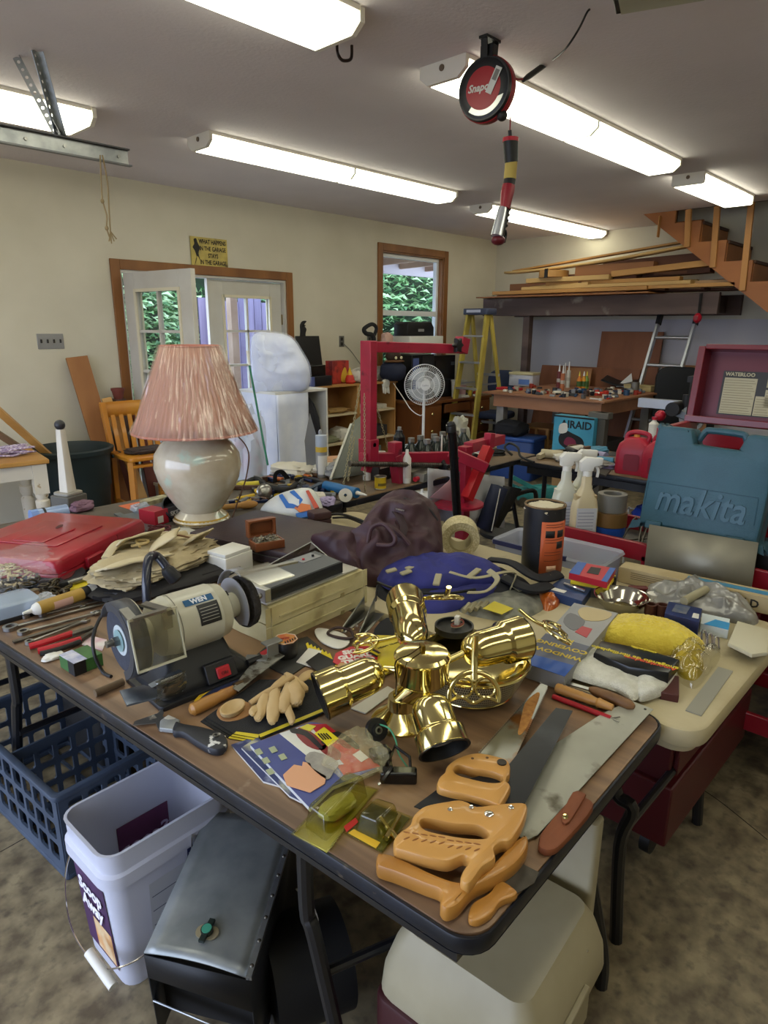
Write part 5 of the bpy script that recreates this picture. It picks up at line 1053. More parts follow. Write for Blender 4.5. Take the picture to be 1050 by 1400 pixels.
# clear blister packs
CLR = clear('f0efc8',.07,.12)
def blister(lab,base,top,h,mcard,name='blister_pack'):
    t = thing(name,lab,'package',Pz(sum(p[0] for p in base)/4,sum(p[1] for p in base)/4,ZA)); b = zp(base,ZA+.003); tp = zp(top,ZA+h)
    part(t,'backing_card',mcard,prism(b,ZA+.001,ZA+.003),True); n = len(b); tb = zp(top,ZA+.004)
    part(t,'blister',CLR,G([(x,y,ZA+.005) for x,y in tb]+[(x,y,ZA+h) for x,y in offs(tb if _area(tb) > 0 else tb[::-1],.006)],[(4,5,6,7)]+[(k,(k+1) % 4,4+(k+1) % 4,4+k) for k in range(4)]) if _area(tb) > 0 else G([(x,y,ZA+.005) for x,y in tb[::-1]]+[(x,y,ZA+h) for x,y in offs(tb[::-1],.006)],[(4,5,6,7)]+[(k,(k+1) % 4,4+(k+1) % 4,4+k) for k in range(4)]),True,bev=.006)
    part(t,'flange',CLR,prism(offs(b if _area(b) > 0 else b[::-1],-.004),ZA+.003,ZA+.004),True); return t
t = blister('yellowed clear clamshell pack with red label on the brake pad packets',[(402,1140),(470,1068),(514,1080),(446,1163)],[(416,1130),(474,1078),(504,1088),(446,1152)],.05,mat('a3973c',.5,c2='8f854a',sc=9))
patchz(t,[(470,1130),(486,1118),(490,1124),(474,1138)],ZA+.0045,mat('b32028',.45),'red_label'); part(t,'contents',mat('8f8a3c',.5),lump(.035,.02,.012,.15,5,3).at(Pz(462,1110,ZA+.004)),True)
t = blister('smaller clear clamshell pack holding brass drill bits beside the saw handles',[(474,1138),(508,1098),(560,1118),(522,1164)],[(484,1136),(512,1108),(548,1120),(520,1150)],.04,mat('3b3a30',.5,c2='6b6842',sc=9))
g = patchz(t,[(476,1139),(484,1134),(520,1152),(514,1160)],ZA+.0045,mat('d0a82a',.45),'printed_strip')
for a,b in (((520,1118),(545,1150)),((546,1115),(524,1152))): part(t,'drill_bit',BRASS,al(cyl(.004,0,.055,10)+cyl(.0055,.04,.06,10),Pz(*a,ZA+.012),Pz(*b,ZA+.012)),True)
solo('crumpled_wrap','crumpled clear plastic bag on the brake pad packets','bag',film('d9cfa0',.13,.12),lump(.05,.05,.03,.3,5,9,40,26,.8).at(Pz(485,1052,ZA+.018)))
# black clamp and round plug
t = thing('spring_clip','black plastic hinged bracket clip in front of the brass lights','clip',Pz(550,1060,ZA))
part(t,'block',BLKG,bx(-.02,.02,-.015,.015,0,.035).rz(-20).at(Pz(520,1045,ZA)),True,bev=.004); part(t,'arm',BLKG,tube([Pz(532,1040,ZA+.03),Pz(540,1020,ZA+.04),Pz(560,1035,ZA+.035),Pz(562,1060,ZA+.012)],.0035,6),True); part(t,'jaw',BLKG,bx(-.035,.035,-.012,.012,0,.026).rz(-48).at(Pz(545,1068,ZA)),True,bev=.004); part(t,'pivot_screw',CHROME,ell(.004,.004,.004,10,8).at(Pz(519,1072,ZA+.02)),True); part(t,'arm',BLKG,tube([Pz(522,1068,ZA+.02),Pz(535,1050,ZA+.03),Pz(532,1040,ZA+.03)],.005,6),True)
t = thing('lamp_socket','round black plastic plug with green ground wire before the bell base','socket',Pz(513,996,ZA))
c0 = Pz(513,997,ZA+.026); c1 = c0+Vector((-.3,-1.0,.45)).normalized()*.02
part(t,'disc',BLK,al(pipe_(.024,.012,0,.012,30)+pipe_(.013,.006,-.002,.016,20),c0,c1),True)
for k in range(6): part(t,'spoke',BLK,al(bx(.01,.022,-.002,.002,.002,.008).rz(60*k),c0,c1),True)
part(t,'hub_ring',STEEL,al(pipe_(.008,.005,.012,.018,20),c0,c1),True); part(t,'green_wire',mat('3f8a6a',.45),tube(crv([Pz(518,990,ZA+.04),Pz(532,996,ZA+.045),Pz(541,1012,ZA+.03),Pz(545,1030,ZA+.02),Pz(558,1050,ZA+.012)],6),.0018,6),True)
# ---- painter's multi tool
t = thing('painters_tool','black handled painter scraper with splayed steel head near the front edge','scraper',Pz(245,995,ZA))
part(t,'steel_head',mat('8d9094',.3,.9,wear='e6e3dc',ws=40,wlo=.62,whi=.68),prism(zp([(182,991),(184,986),(215,975),(222,967),(224,974),(222,979),(242,985),(236,1000),(217,998),(213,988)],ZA+.008),ZA+.006,ZA+.008),True); part(t,'ferrule',mat('9a9e9f',.4,.4,wear='e6e3dc',ws=30,wlo=.55,whi=.6),prism(zp([(219,985),(230,977),(246,984),(236,997),(218,995)],ZA+.014),ZA+.004,ZA+.014,.001),True)
part(t,'handle',mat('22242a',.5,wear='c9c9c4',ws=26,wlo=.66,whi=.69),prism([(q.x,q.y) for q in crv(zp([(236,998),(240,985),(252,988),(275,992),(302,1000),(311,1010),(306,1021),(290,1023),(268,1012),(250,1000)],ZA+.02),4,True)],ZA,ZA+.02,.006),True)
part(t,'hang_hole',STEEL,pipe_(.007,.004,0,.003,18).at(Pz(295,1006,ZA+.0195)),True); part(t,'steel_end',CHROME,bx(-.008,.008,-.006,.006,0,.012).rz(-40).at(Pz(304,1014,ZA+.006)),True,bev=.002)
# ---- putty knife with wooden handle
t = thing('putty_knife','old putty knife with worn wooden handle leaning on the yellow knife','scraper',Pz(315,940,ZA))
part(t,'handle',mat('a97838',.45,c2='8a5a28',sc=10,coat=.2),al(lathe([(.008,0),(.0145,.006),(.015,.05),(.0125,.075),(.0135,.085),(.011,.115)],18),Pz(260,972,ZA+.014),Pz(330,938,ZA+.02)),True)
a = Pz(322,942,ZA+.018); part(t,'blade',mat('a3a298',.4,.8,wear='54493a',ws=30,wlo=.5,whi=.6),prism(zp([(318,940),(326,945),(350,925),(389,896),(372,888),(340,912)],ZA+.03),ZA+.028,ZA+.03),True); part(t,'ferrule',mat('5a4630',.4,.7),al(cyl(.0135,0,.022,18,.011),Pz(322,941,ZA+.019),Pz(338,932,ZA+.022)),True)
t = thing('yellow_knife','yellow and navy handled taping knife under the putty knife','knife',Pz(310,935,ZA)); part(t,'body',mat('d8b022',.45),prism([(q.x,q.y) for q in crv(zp([(266,955),(290,935),(330,915),(352,905),(350,912),(320,935),(285,950),(268,962)],ZA+.01),3,True)],ZA,ZA+.008,.002),True); part(t,'navy_back',mat('262d4a',.5),prism([(q.x,q.y) for q in crv(zp([(266,962),(285,944),(318,930),(335,925),(318,938),(290,952)],ZA+.014),3,True)],ZA+.006,ZA+.012,.002),True)
# ---- carved wooden spoons
WO = mat('c0a576',.65,c2='ac9062',sc=6,bump=.08)
sp_ = thing('wooden_spoon','pale carved wooden spoon with shallow oval bowl','spoon',Pz(320,970,ZA))
c = Pz(318,968,ZA+.02); part(sp_,'bowl',WO,lathe([(0,0),(.018,.001),(.028,.009),(.03,.018),(.027,.0185),(.02,.012),(0,.008)],28).sc(1.15,.8,1).rz(20).at((c.x,c.y,ZA+.006)),True); part(sp_,'handle',WO,tube(crv([Pz(342,962,ZA+.02),Pz(362,948,ZA+.03),Pz(380,938,ZA+.035),Pz(400,925,ZA+.04)],5),.007,10),True)
sp_ = thing('wooden_spoon','second flat wooden spoon lying under the pale carved one','spoon',Pz(322,975,ZA)); part(sp_,'bowl',mat('a3784a',.6),prism([(q.x,q.y) for q in crv(zp([(296,976),(303,965),(325,958),(345,964),(346,975),(325,985),(305,986)],ZA+.006),4,True)],ZA+.002,ZA+.009,.003),True)
cv = thing('wood_carving','unfinished pale wood carving of twisted leaves','carving',Pz(385,960,ZA))
for i,(a,b,r) in enumerate((((352,985),(362,955),.013),((372,990),(376,950),.014),((385,975),(395,940),.015),((400,990),(392,965),.009),((362,960),(385,932),.013),((405,965),(402,938),.02),((352,965),(345,975),.01),((420,945),(395,925),.012),((440,938),(470,930),.011))):
    A_,B_ = Pz(*a,ZA+.018+.003*(i % 3)),Pz(*b,ZA+.026+.004*(i % 3)); L_ = (B_-A_).length
    part(cv,'carved_leaf',WO,al(lump(r,r*.7,L_*.6,.18,4,i,20,16,.9),A_,B_),True)
t = thing('carved_paddle','small flat wooden paddle beside the carving','paddle',Pz(425,920,ZA)); part(t,'blade',WO,ell(.03,.014,.005,20,10).rz(20).at(Pz(418,924,ZA+.03)),True); part(t,'grip',mat('b08a58',.6),bx(-.06,.06,-.012,.012,-.008,.008).rz(18).at(Pz(455,925,ZA+.035)),True,bev=.003)
# ---- non-skid tread packets
for i,(lab,dx,dy) in enumerate((('lowest black tread strip pack with yellow edge line',-6,5),('middle black tread strip pack with yellow edge line',-2,2),('uppermost black tread strip pack under the carving',2,-1))):
    pl = [(276+dx+4,985+dy-4),(352+dx,930+dy),(470+dx,930+dy),(440+dx,975+dy),(352+dx,1010+dy),(318+dx,1004+dy)]
    t = thing('tread_pack',lab,'package',Pz(360,975,ZA)); z = ZA+.0022*i; part(t,'strip',mat('232426',.85,bump=.5,bs=300),prism(zp(pl,z+.002),z,z+.002),True); part(t,'yellow_line',mat('c9b82a',.5),prism(zp([(354+dx,1009+dy),(352+dx,1005+dy),(438+dx,970+dy),(441+dx,973+dy)],z+.0024),z+.0019,z+.0024),True); part(t,'yellow_line',mat('c9b82a',.5),prism(zp([(318+dx,1004+dy),(321+dx,1001+dy),(352+dx,1005+dy),(351+dx,1010+dy)],z+.0024),z+.0019,z+.0024),True)
# ---- skid guard pack
t = thing('tread_pack','yellow pack with red octagon reading skid guard tread','package',Pz(480,890,ZA)); YP = mat('d8c428',.45)
z = ZA+.008
part(t,'card',YP,prism(zp([(420,925),(510,868),(575,870),(560,905),(480,945),(440,940)],z),z-.004,z),True); part(t,'black_strip',BLK,prism(zp([(418,905),(436,892),(462,905),(442,925)],z+.001),z,z+.001),True)
oc = Pz(487,898,z+.002); 
part(t,'octagon',mat('c01e2e',.4),cyl(.062,0,.0012,8).rz(22).sc(1.1,.9,1).at(oc),True); ang_ = math.degrees(math.atan2((Pz(520,892,z)-Pz(455,905,z)).y,(Pz(520,892,z)-Pz(455,905,z)).x))
for k,s in enumerate(('SKID','GUARD','TREAD')): part(t,'lettering',mat('e9e6df',.5),text(s,.028,.0005,bold=.0014).t(.0,.028-.026*k,0).rz(ang_-6).at(oc+Vector((0,0,.0014))),True)
for k in range(3): part(t,'hazard_stripe',mat('e0cf2c' if k % 2 else '1c1c1c',.5),bx(-.004,.004,-.02,.012,0,.0006).rz(ang_+20).at(oc+Vector((.04*math.cos(math.radians(ang_))+.009*k,.04*math.sin(math.radians(ang_))-.006+.004*k,.0022))),True)
part(t,'lettering',INK,text('HEAVY TRAFFIC NON-SKID',.011,.0003).rz(ang_+10).at(Pz(545,878,z+.0006)),True)
t = thing('tread_pack','black and yellow striped pack under the tape roll','package',Pz(400,905,ZA)); part(t,'card',mat('26262a',.5,c2='3a3a34',sc=8),prism(zp([(345,900),(362,885),(420,870),(445,890),(395,925)],ZA+.004),ZA,ZA+.004),True)
for k in range(7): part(t,'yellow_stripe',YP,prism(zp([(418+k*5,880+k*2.4),(421+k*5,878+k*2.4),(415+k*5+12,894+k*2),(412+k*5+12,896+k*2)],ZA+.005),ZA+.004,ZA+.005),True)
part(t,'white_card',WHITEPL,prism(zp([(405,905),(422,886),(440,890),(425,912)],ZA+.005),ZA+.004,ZA+.0055),True); part(t,'red_patch',RED,prism(zp([(355,892),(366,886),(372,894),(362,900)],ZA+.005),ZA+.004,ZA+.005),True)
c = Pz(391,898,ZA)
t = thing('tape_roll','black roll with octagonal orange caution label on top','tape',c); part(t,'roll',mat('1d1a18',.5),lathe([(.028,0),(.031,.006),(.032,.04),(.03,.046),(0,.046)],32).t(0,0,.005)); part(t,'paper_label',mat('b8603a',.5,c2='c9a04c',sc=30),cyl(.033,0,.0015,8).t(0,0,.051)); part(t,'white_ring',mat('d9cfc0',.5),(pipe_(.0325,.0305,0,.0006,8)).t(0,0,.0526))
for k in range(5): part(t,'black_stripe',INK,bx(-.0018,.0018,-.006,.006,0,.0006).rz(-30).t(-.014+.008*k,-.018,.0528))
part(t,'lettering',mat('8c2018',.5),text('SKID',.012,.0003,bold=.0005).rz(-25).t(.0,.002,.0528))
# ---- bracelet / key pouch and steel brackets
t = thing('key_pouch','clear pouch with white tag and bracelet lying by the foam blocks','pouch',Pz(460,868,ZA)); part(t,'tag',WHITEPL,prism([(q.x,q.y) for q in crv(zp([(430,862),(440,858),(470,866),(478,878),(462,886),(438,876)],ZA+.006),4,True)],ZA+.001,ZA+.006,.002),True); part(t,'bracelet',mat('3a2a2a',.4,.3),tube(crv([Pz(448,866,ZA+.01),Pz(460,858,ZA+.012),Pz(478,862,ZA+.012),Pz(482,872,ZA+.01),Pz(465,872,ZA+.01)],5,True),.004,8,True),True)
for k in range(6): part(t,'bead',mat(('9a8a60','a9a49a','5a4a44')[k % 3],.3,.7),ell(.004,.004,.004,8,6).at(Pz(468+k*5,862-k*1.5+3*(k % 2),ZA+.013)),True)
def angle(lab,b0,b1,h_,th=.0025):
    t = thing('steel_bracket',lab,'bracket',Pz(*b0,ZA)); A_,B_ = Pz(*b0,ZA+.001),Pz(*b1,ZA+.001); u = (B_-A_).normalized(); w = Vector((-u.y,u.x,0))
    part(t,'wall_flange',mat('9a9a90',.35,.85),G([tuple(A_),tuple(B_),tuple(B_+Vector((0,0,h_))),tuple(A_+Vector((0,0,h_*.25)))],[(0,1,2,3)]),True,solid=th); part(t,'base_flange',mat('8b8b80',.35,.85),G([tuple(A_),tuple(B_),tuple(B_-w*.03),tuple(A_-w*.012)],[(0,1,2,3)]),True,solid=th); return t
angle('bent steel bracket leaning by the foam blocks',(467,864),(498,836),.05); angle('second bent steel bracket nearer the brass spot light',(492,868),(512,838),.05)
# ---- foam blocks with black device
FO = mat('c8bd92',.85,c2='b5a97c',sc=10,bump=.6,bs=25,wear='9c8f66',ws=9,wlo=.62,whi=.72)
fA,fB = Pz(362,862,ZA+.0),Pz(495,800,ZA); 
fA = Pz(372,884,ZA); fB = Pz(497,826,ZA); u = (fB-fA).normalized(); fl_ = (fB-fA).length; angF = math.degrees(math.atan2(u.y,u.x))
for i,(lab,z0) in enumerate((('lower cream foam block beside the grinder',0),('upper cream foam block carrying the black device',.058))):
    def jit(x,y,z): k = .004*nz(x,y,z,30); return (x+k,y+k*1.2,z)
    t = thing('foam_block',lab,'foam block',(fA.x,fA.y,ZA+z0),angF,'stacked foam blocks')
    g = grid(lambda a,b: (0,0,0),1,1); n = 26
    body = loft([[(*p,z) for p in crv(rrect(fl_,.2,.01,3,fl_/2,.1),3,True) for p in [(p[0],p[1])]] for z in (.001,.006,.03,.05,.056)],True,True).fn(jit)
    part(t,'block',FO,body); part(t,'moulded_rib',FO,bx(.02+.01*i,fl_-.06,-.004,0,.02,.024)); part(t,'notch',mat('8f8256',.9),bx(fl_*.72,fl_*.76,-.003,.001,.0,.012))
zt = ZA+.116
t = thing('stereo_deck','flat black electronic device with aluminium ends on the foam blocks','device',(fA.x,fA.y,zt),angF)
part(t,'base_tray',mat('b9b8b0',.35,.7),prism([(.0,.012),(fl_-.01,.012),(fl_-.01,.2),(.0,.2)],0,.006,.001)); part(t,'case',mat('1a1c20',.4),prism([(.02,.022),(fl_-.07,.022),(fl_-.05,.16),(.02,.16)],.006,.04,.002)); part(t,'top_plate',mat('53575c',.35,.5),prism([(.024,.026),(fl_-.075,.026),(fl_-.055,.156),(.024,.156)],.04,.0415)); part(t,'end_cap',mat('b3b4b2',.35,.8),bx(0,.02,.018,.165,.004,.044),bev=.002)
part(t,'screw',STEEL,cylx(.008,-.002,0,14).t(0,.04,.024)); part(t,'control_panel',mat('8d9094',.35,.7),bx(fl_-.16,fl_-.08,.1,.15,.0415,.043)); part(t,'red_button',RED,cyl(.004,.043,.047,10).t(fl_-.14,.12,0)); part(t,'toggle',BLK,cyl(.004,.043,.049,10).t(fl_-.1,.12,0)); part(t,'lettering',mat('a9acae',.4),text('POWER MATE AUTO',.014,.0003).t(.12,.13,.0418))
t = thing('acrylic_shield','sloping clear smoke plastic cover leaning behind the black device','cover',(fA.x,fA.y,ZA),angF)
part(t,'sheet',clear('c4bfae',.16,.08),G([(-.02,.24,.0),(fl_-.05,.24,.0),(fl_-.03,.2,.17),(0,.2,.115)],[(0,1,2,3)]),solid=.003); part(t,'rim',mat('c9c9c2',.25,.5),tube([(0,.2,.116),(fl_-.03,.2,.171)],.002,6)); part(t,'rim',mat('c9c9c2',.25,.5),tube([(fl_-.03,.2,.171),(fl_-.01,.12,.118)],.002,6))
t = thing('white_carton','small white carton with a booklet on it between grinder and briefcase','box',Pz(315,782,ZA),10); part(t,'carton',WHITEPL,prism(rrect(.13,.1,.004),0,.075,.002)); part(t,'booklet',mat('d4d3cb',.5),prism(rrect(.12,.09,.002),.0755,.088,.001))
# ================================================================ far left of the table: case,tools,chain
c = [Pz(8,742,ZA+.01),Pz(85,790,ZA+.01),Pz(192,738,ZA+.01)]
B_ = Pz(82,800,ZA); R__ = Pz(190,742,ZA); L__ = Pz(10,755,ZA)
ang = math.degrees(math.atan2((R__-B_).y,(R__-B_).x)); w = (R__-B_).length; dd = (L__-B_).length
RC = mat('a01c2c',.32,coat=.2,c2='8e1826',sc=5)
t = thing('red_case','red plastic tool case lying flat at the left end of the table','case',(B_.x,B_.y,ZA),ang)
ww,dp = w*1.15,dd*.98
def sk(x,y,z): return (x+.06*y,y,z)
part(t,'lower_shell',RC,prism(rrect(ww,dp,.03,5,ww/2,dp/2),.0,.034,.006)); part(t,'lid',RC,loft([ringp(ww,dp,.03,.036),ringp(ww,dp,.03,.065),ringp(ww-.012,dp-.012,.03,.078),ringp(ww-.03,dp-.03,.03,.083)],True,True).t(ww/2,dp/2,0)); part(t,'raised_panel',RC,prism(rrect(ww*.5,dp*.56,.01,3,ww*.5,dp*.5),.083,.0865,.0015)); part(t,'raised_panel',RC,prism(rrect(ww*.34,dp*.28,.01,3,ww*.45,dp*.5),.0865,.09,.0015))
part(t,'hang_slot',mat('4a0c14',.5),ell(.03,.011,.001,20,6).rz(20).t(ww*.62,dp*.52,.0905)); part(t,'lid_groove',mat('6a1420',.5),bx(ww*.62,ww*.625,-.001,.004,.034,.075)); part(t,'latch',RC,bx(ww*.25,ww*.42,-.018,0,.012,.05),bev=.004); part(t,'handle',BLK,bx(ww*.45,ww*.62,-.03,-.004,.014,.034),bev=.005)
def wrench(lab,a,b,w=.011,box=.014,open_=.015,z=ZA,grp=None):
    A,B = Pz(*a,z+.006),Pz(*b,z+.006); u = B-A; L_ = u.length; an = math.degrees(math.atan2(u.y,u.x)); t = thing('combination_wrench',lab,'wrench',(A.x,A.y,z+.001),an,grp)
    part(t,'shank',STEEL,prism([(box*.8,-w*.5),(L_-open_,-w*.38),(L_-open_,w*.38),(box*.8,w*.5)],.002,.0075,.0015)); part(t,'box_end',STEEL,pipe_(box,box*.58,0,.0105,24)); part(t,'open_end',STEEL,prism([(L_-open_*1.3,-w*.4),(L_-open_*.6,-open_),(L_+open_*.6,-open_*.85),(L_+open_*.5,-open_*.42),(L_-open_*.3,-open_*.4),(L_-open_*.3,open_*.4),(L_+open_*.5,open_*.42),(L_+open_*.6,open_*.85),(L_-open_*.6,open_),(L_-open_*1.3,w*.4)],.001,.0085,.001))
    return t
WR = [((14,858),(180,815),'nearest long wrench with a big ring end at the table edge',.013,.02),((35,842),(150,812),'wrench just behind the caulk tube',.009,.012),((32,864),(170,828),'second long wrench from the table edge',.011,.016),((58,840),(176,812),'slim wrench in the middle of the row',.009,.012),((40,878),(118,848),'short dark wrench pointing at the table edge',.01,.011),((152,814),(110,829),'ring end wrench nearest the leather strap',.009,.013),((198,812),(130,838),'wrench with its ring end beside the black hose',.009,.013)]
for a,b,lab,w_,bx_ in WR: wrench(lab,a,b,w_,bx_,bx_*1.05,ZA,'wrenches laid in a row at the left')
solo('flat_file','flat dark steel file lying between the wrenches and the pliers','file',DSTEEL,bar(Pz(18,878,ZA+.004),Pz(110,850,ZA+.004),.014,.006))
t = thing('pliers','pliers with red and black grips lying parallel to the wrenches','pliers',Pz(85,880,ZA))
for a,b,c_ in (((40,884),(98,866),'b01a26'),((52,890),(110,874),'b01a26')): part(t,'grip',mat(c_,.4),tube(crv([Pz(a[0],a[1],ZA+.01),Pz((a[0]+b[0])/2-4,(a[1]+b[1])/2+2,ZA+.012),Pz(b[0],b[1],ZA+.01)],5),.009,10),True)
part(t,'grip_inset',BLK,tube(crv([Pz(55,894,ZA+.01),Pz(80,888,ZA+.012),Pz(110,877,ZA+.01)],5),.007,8),True); part(t,'jaw',DSTEEL,bar(Pz(98,867,ZA+.01),Pz(128,858,ZA+.01),.018,.01),True,bev=.002); part(t,'jaw',DSTEEL,bar(Pz(110,875,ZA+.01),Pz(130,862,ZA+.01),.012,.01),True,bev=.002)
t = thing('green_carton','small green and black carton in front of the grinder wheel','box',Pz(110,905,ZA),10)
A,B,C3 = Pz(80,898,ZA),Pz(103,925,ZA),Pz(145,908,ZA); an = math.degrees(math.atan2((C3-B).y,(C3-B).x)); t.location = (B.x,B.y,ZA); t.rotation_euler = (0,0,math.radians(an))
part(t,'carton',mat('3c6b34',.45,c2='2f5a2a',sc=12),bx(.0,.075,0,.075,0,.034),bev=.001); part(t,'black_end',BLK,bx(-.001,.03,-.001,.03,-.0,.035)); part(t,'print',mat('8c93b8',.5,c2='c9c9d4',sc=30),bx(.0,.035,.0,.076,.034,.0352))
solo('tissue_scrap','white crumpled scrap under the green carton','scrap',WHITEPL,lump(.025,.015,.006,.3,6,1,18,12).at(Pz(73,900,ZA)))
solo('flyer','pink and white folded leaflet beside the pliers','leaflet',mat('c9a0ac',.5,c2='d9d4cf',sc=20),prism(zp([(112,880),(122,868),(146,874),(140,888)],ZA+.004),ZA,ZA+.003))
t = thing('caulk_tube','brown and tan adhesive tube with white nozzle lying on the wrenches','tube',Pz(90,822,ZA))
a_,b_ = Pz(52,832,ZA+.028),Pz(112,812,ZA+.028); part(t,'tube_body',mat('9a7a34',.4,c2='b08c3c',sc=9),al(cyl(.02,0,(b_-a_).length,24),a_,b_),True); d_ = (b_-a_).normalized(); part(t,'nozzle',WHITEPL,al(lathe([(.02,0),(.016,.012),(.007,.02),(.004,.045)],18),a_,a_-d_),True); part(t,'end_cap',WHITEPL,al(cyl(.021,0,.02,20),b_+d_*.024,b_+d_),True); part(t,'black_band',BLK,al(cyl(.0207,0,.022,20),b_,b_+d_),True); part(t,'red_print',mat('c9a090',.5),al(grid(lambda u,v: (.0204*math.cos(2.6+u*1.6),.0204*math.sin(2.6+u*1.6),.04+.06*v),8,1),a_,b_),True)
# chain heap: real links
CH = mat('5a5140',.55,.7,c2='3f382b',sc=30)
rnd = random.Random(5); g = G()
t = thing('chain_heap','rusty steel chain heaped beside the caulk tube','chain',Pz(55,808,ZA))
pts = []
for k in range(84):
    a = k*.52; px = 50+46*math.sin(a*.31)+8*math.sin(a*1.7); py = 806+14*math.cos(a*.47)+4*math.sin(a*1.3); p = Pz(px,py,ZA); h_ = .006+.026*max(0,1-((px-52)/50)**2-((py-806)/18)**2)*((k % 3)/2.+.3); pts.append(Vector((p.x,p.y,ZA+h_)))
lk = tube([(.011*math.cos(a*PI/6)*1.35,.007*math.sin(a*PI/6)*1.1,0) for a in range(12)],.0034,6,True)
lm = mesh('link',lk,CH)
for k,p in enumerate(pts):
    o = bpy.data.objects.new('link',lm); COL.objects.link(o); o.parent = t; o.location = p-t.location; o.rotation_euler = (rnd.uniform(-.6,.6)+(PI/2 if k % 2 else 0),rnd.uniform(-.4,.4),rnd.uniform(0,3))
# bag of nails / wood bits
t = thing('nail_bag','clear plastic bag full of pale dowel pins at the left edge','bag',Pz(25,785,ZA)); c_ = Pz(25,790,ZA)
g = G(); rnd = random.Random(3)
for k in range(240): a = rnd.uniform(0,2*PI); r = rnd.uniform(0,1)**.6; q = Vector((c_.x+.11*r*math.cos(a),c_.y+.12*r*math.sin(a),ZA+.012+.05*(1-r*r))); dv = Vector((rnd.uniform(-1,1),rnd.uniform(-1,1),rnd.uniform(-.3,.3))).normalized()*.014; g += rod(q-dv,q+dv,.0032,5)
part(t,'dowel_pins',mat('c9b88c',.6,c2='9a8a5c',sc=60),g,True,kind='stuff'); part(t,'bag_film',film('e6eaf0',.16,.1),lump(.14,.15,.045,.22,6,2,48,26,.8).at((c_.x,c_.y,ZA)),True)
t = thing('parts_organizer','clear lidded container with a bag at the left picture edge','container',Pz(12,840,ZA)); part(t,'container',film('b9cbe0',.55,.15),prism(rrect(.16,.13,.03),0,.05,.006)); part(t,'dark_base',BLK,prism(rrect(.165,.135,.03),-.0,.014,.002)); part(t,'bag',film('e0e6ee',.4,.15),lump(.04,.03,.02,.3,6,4).t(.09,-.03,0))
t = thing('knife_sheath','black cloth pouch with a dark red patch by the red case','pouch',Pz(75,795,ZA)); part(t,'pouch',mat('1b1d22',.7),prism([(q.x,q.y) for q in crv(zp([(30,790),(60,775),(85,765),(105,770),(118,782),(95,795),(60,800)],ZA+.02),3,True)],ZA+.002,ZA+.022,.006),True); part(t,'red_patch',mat('5a1c1c',.5),prism([(q.x,q.y) for q in crv(zp([(80,772),(92,767),(103,775),(98,787),(84,790)],ZA+.026),3,True)],ZA+.021,ZA+.025,.001),True)
t = thing('bit_packet','yellow packet with a clear tube of bits beside the chain','packet',Pz(108,798,ZA)); part(t,'card',YP,prism(zp([(86,798),(125,786),(131,800),(95,808)],ZA+.003),ZA,ZA+.003),True); part(t,'tube',mat('8f8f88',.25,.6),al(cyl(.01,0,.08,14),Pz(92,798,ZA+.012),Pz(122,789,ZA+.012)),True)
solo('shrink_wrap','crumpled dark red cellophane beside the leather strap','wrapper',mat('5a1820',.3),lump(.03,.03,.018,.35,7,2).at(Pz(143,788,ZA)))
t = thing('leather_strap','curled tan leather strap in front of the canvas tool belt','strap',Pz(155,800,ZA))
P5 = [(Pz(183,792,ZA),0),(Pz(165,801,ZA),0),(Pz(145,808,ZA),0),(Pz(133,804,ZA),0),(Pz(135,795,ZA),0),(Pz(150,785,ZA),0),(Pz(160,780,ZA),0)]; cp = crv([p for p,_ in P5],6)
part(t,'strap',mat('8a5a32',.6,c2='7a4a26',sc=20),grid(lambda u,v: (cp[min(len(cp)-1,int(u*(len(cp)-1)+.5))].x,cp[min(len(cp)-1,int(u*(len(cp)-1)+.5))].y,ZA+.002+.024*v),len(cp)-1,1),True,solid=.0035)
# tool belt
CV = mat('b3a582',.85,c2='a09170',sc=6,bump=.35,bs=40,wear='8a7a58',ws=10,wlo=.6,whi=.7)
c_ = Pz(222,795,ZA); t = thing('canvas_tool_belt','cream canvas tool belt heaped between the red case and grinder','tool belt',(c_.x,c_.y,ZA),15)
part(t,'folded_apron',mat('1f1d1c',.7,bump=.2,bs=20),lump(.25,.13,.024,.14,4,7,40,20).rz(-20).t(.02,-.02,0)); part(t,'bag_bulk',CV,lump(.22,.13,.036,.25,5.5,11,72,36,.85).t(.02,.04,.03))
def pocket(x,y,z,w_,h_,rz_,tl,sd): part(t,'pocket',mat('c4b794',.85,c2='b5a784',sc=6,bump=.35,bs=40),grid(lambda u,v: ((u-.5)*w_*(1-.12*v),.014*math.sin(PI*u)*math.sin(PI*v)+.004*nz(u*4,v*4,sd),(v-.5)*h_),12,10).rx(tl).rz(rz_).t(x,y,z),solid=.006)
pocket(-.11,-.01,.105,.24,.13,-22,70,1); pocket(.06,.04,.125,.13,.11,38,60,2); pocket(.16,-.0,.1,.13,.12,8,52,3); pocket(.02,.12,.125,.2,.08,-5,50,4)
part(t,'belt_strap',CV,tube(crv([(-.12,.12,.1),(-.05,.14,.13),(.03,.12,.12),(.1,.15,.115),(.2,.12,.1)],6),.018,8,flat=.35)); part(t,'cord_tie',mat('a58f5c',.8),tube(crv([(-.03,.1,.12),(0,.06,.13),(.03,.09,.125),(0,.11,.13),(-.02,.07,.12)],5),.005,6)); part(t,'leather_loop',mat('6b4a30',.6),tube(crv([(.12,.1,.12),(.15,.06,.115),(.18,.02,.1)],5),.007,6,flat=.5))
part(t,'belt_roll',CV,al(cyl(.02,0,.11,18),(.13,.14,.09),(.24,.12,.08)))
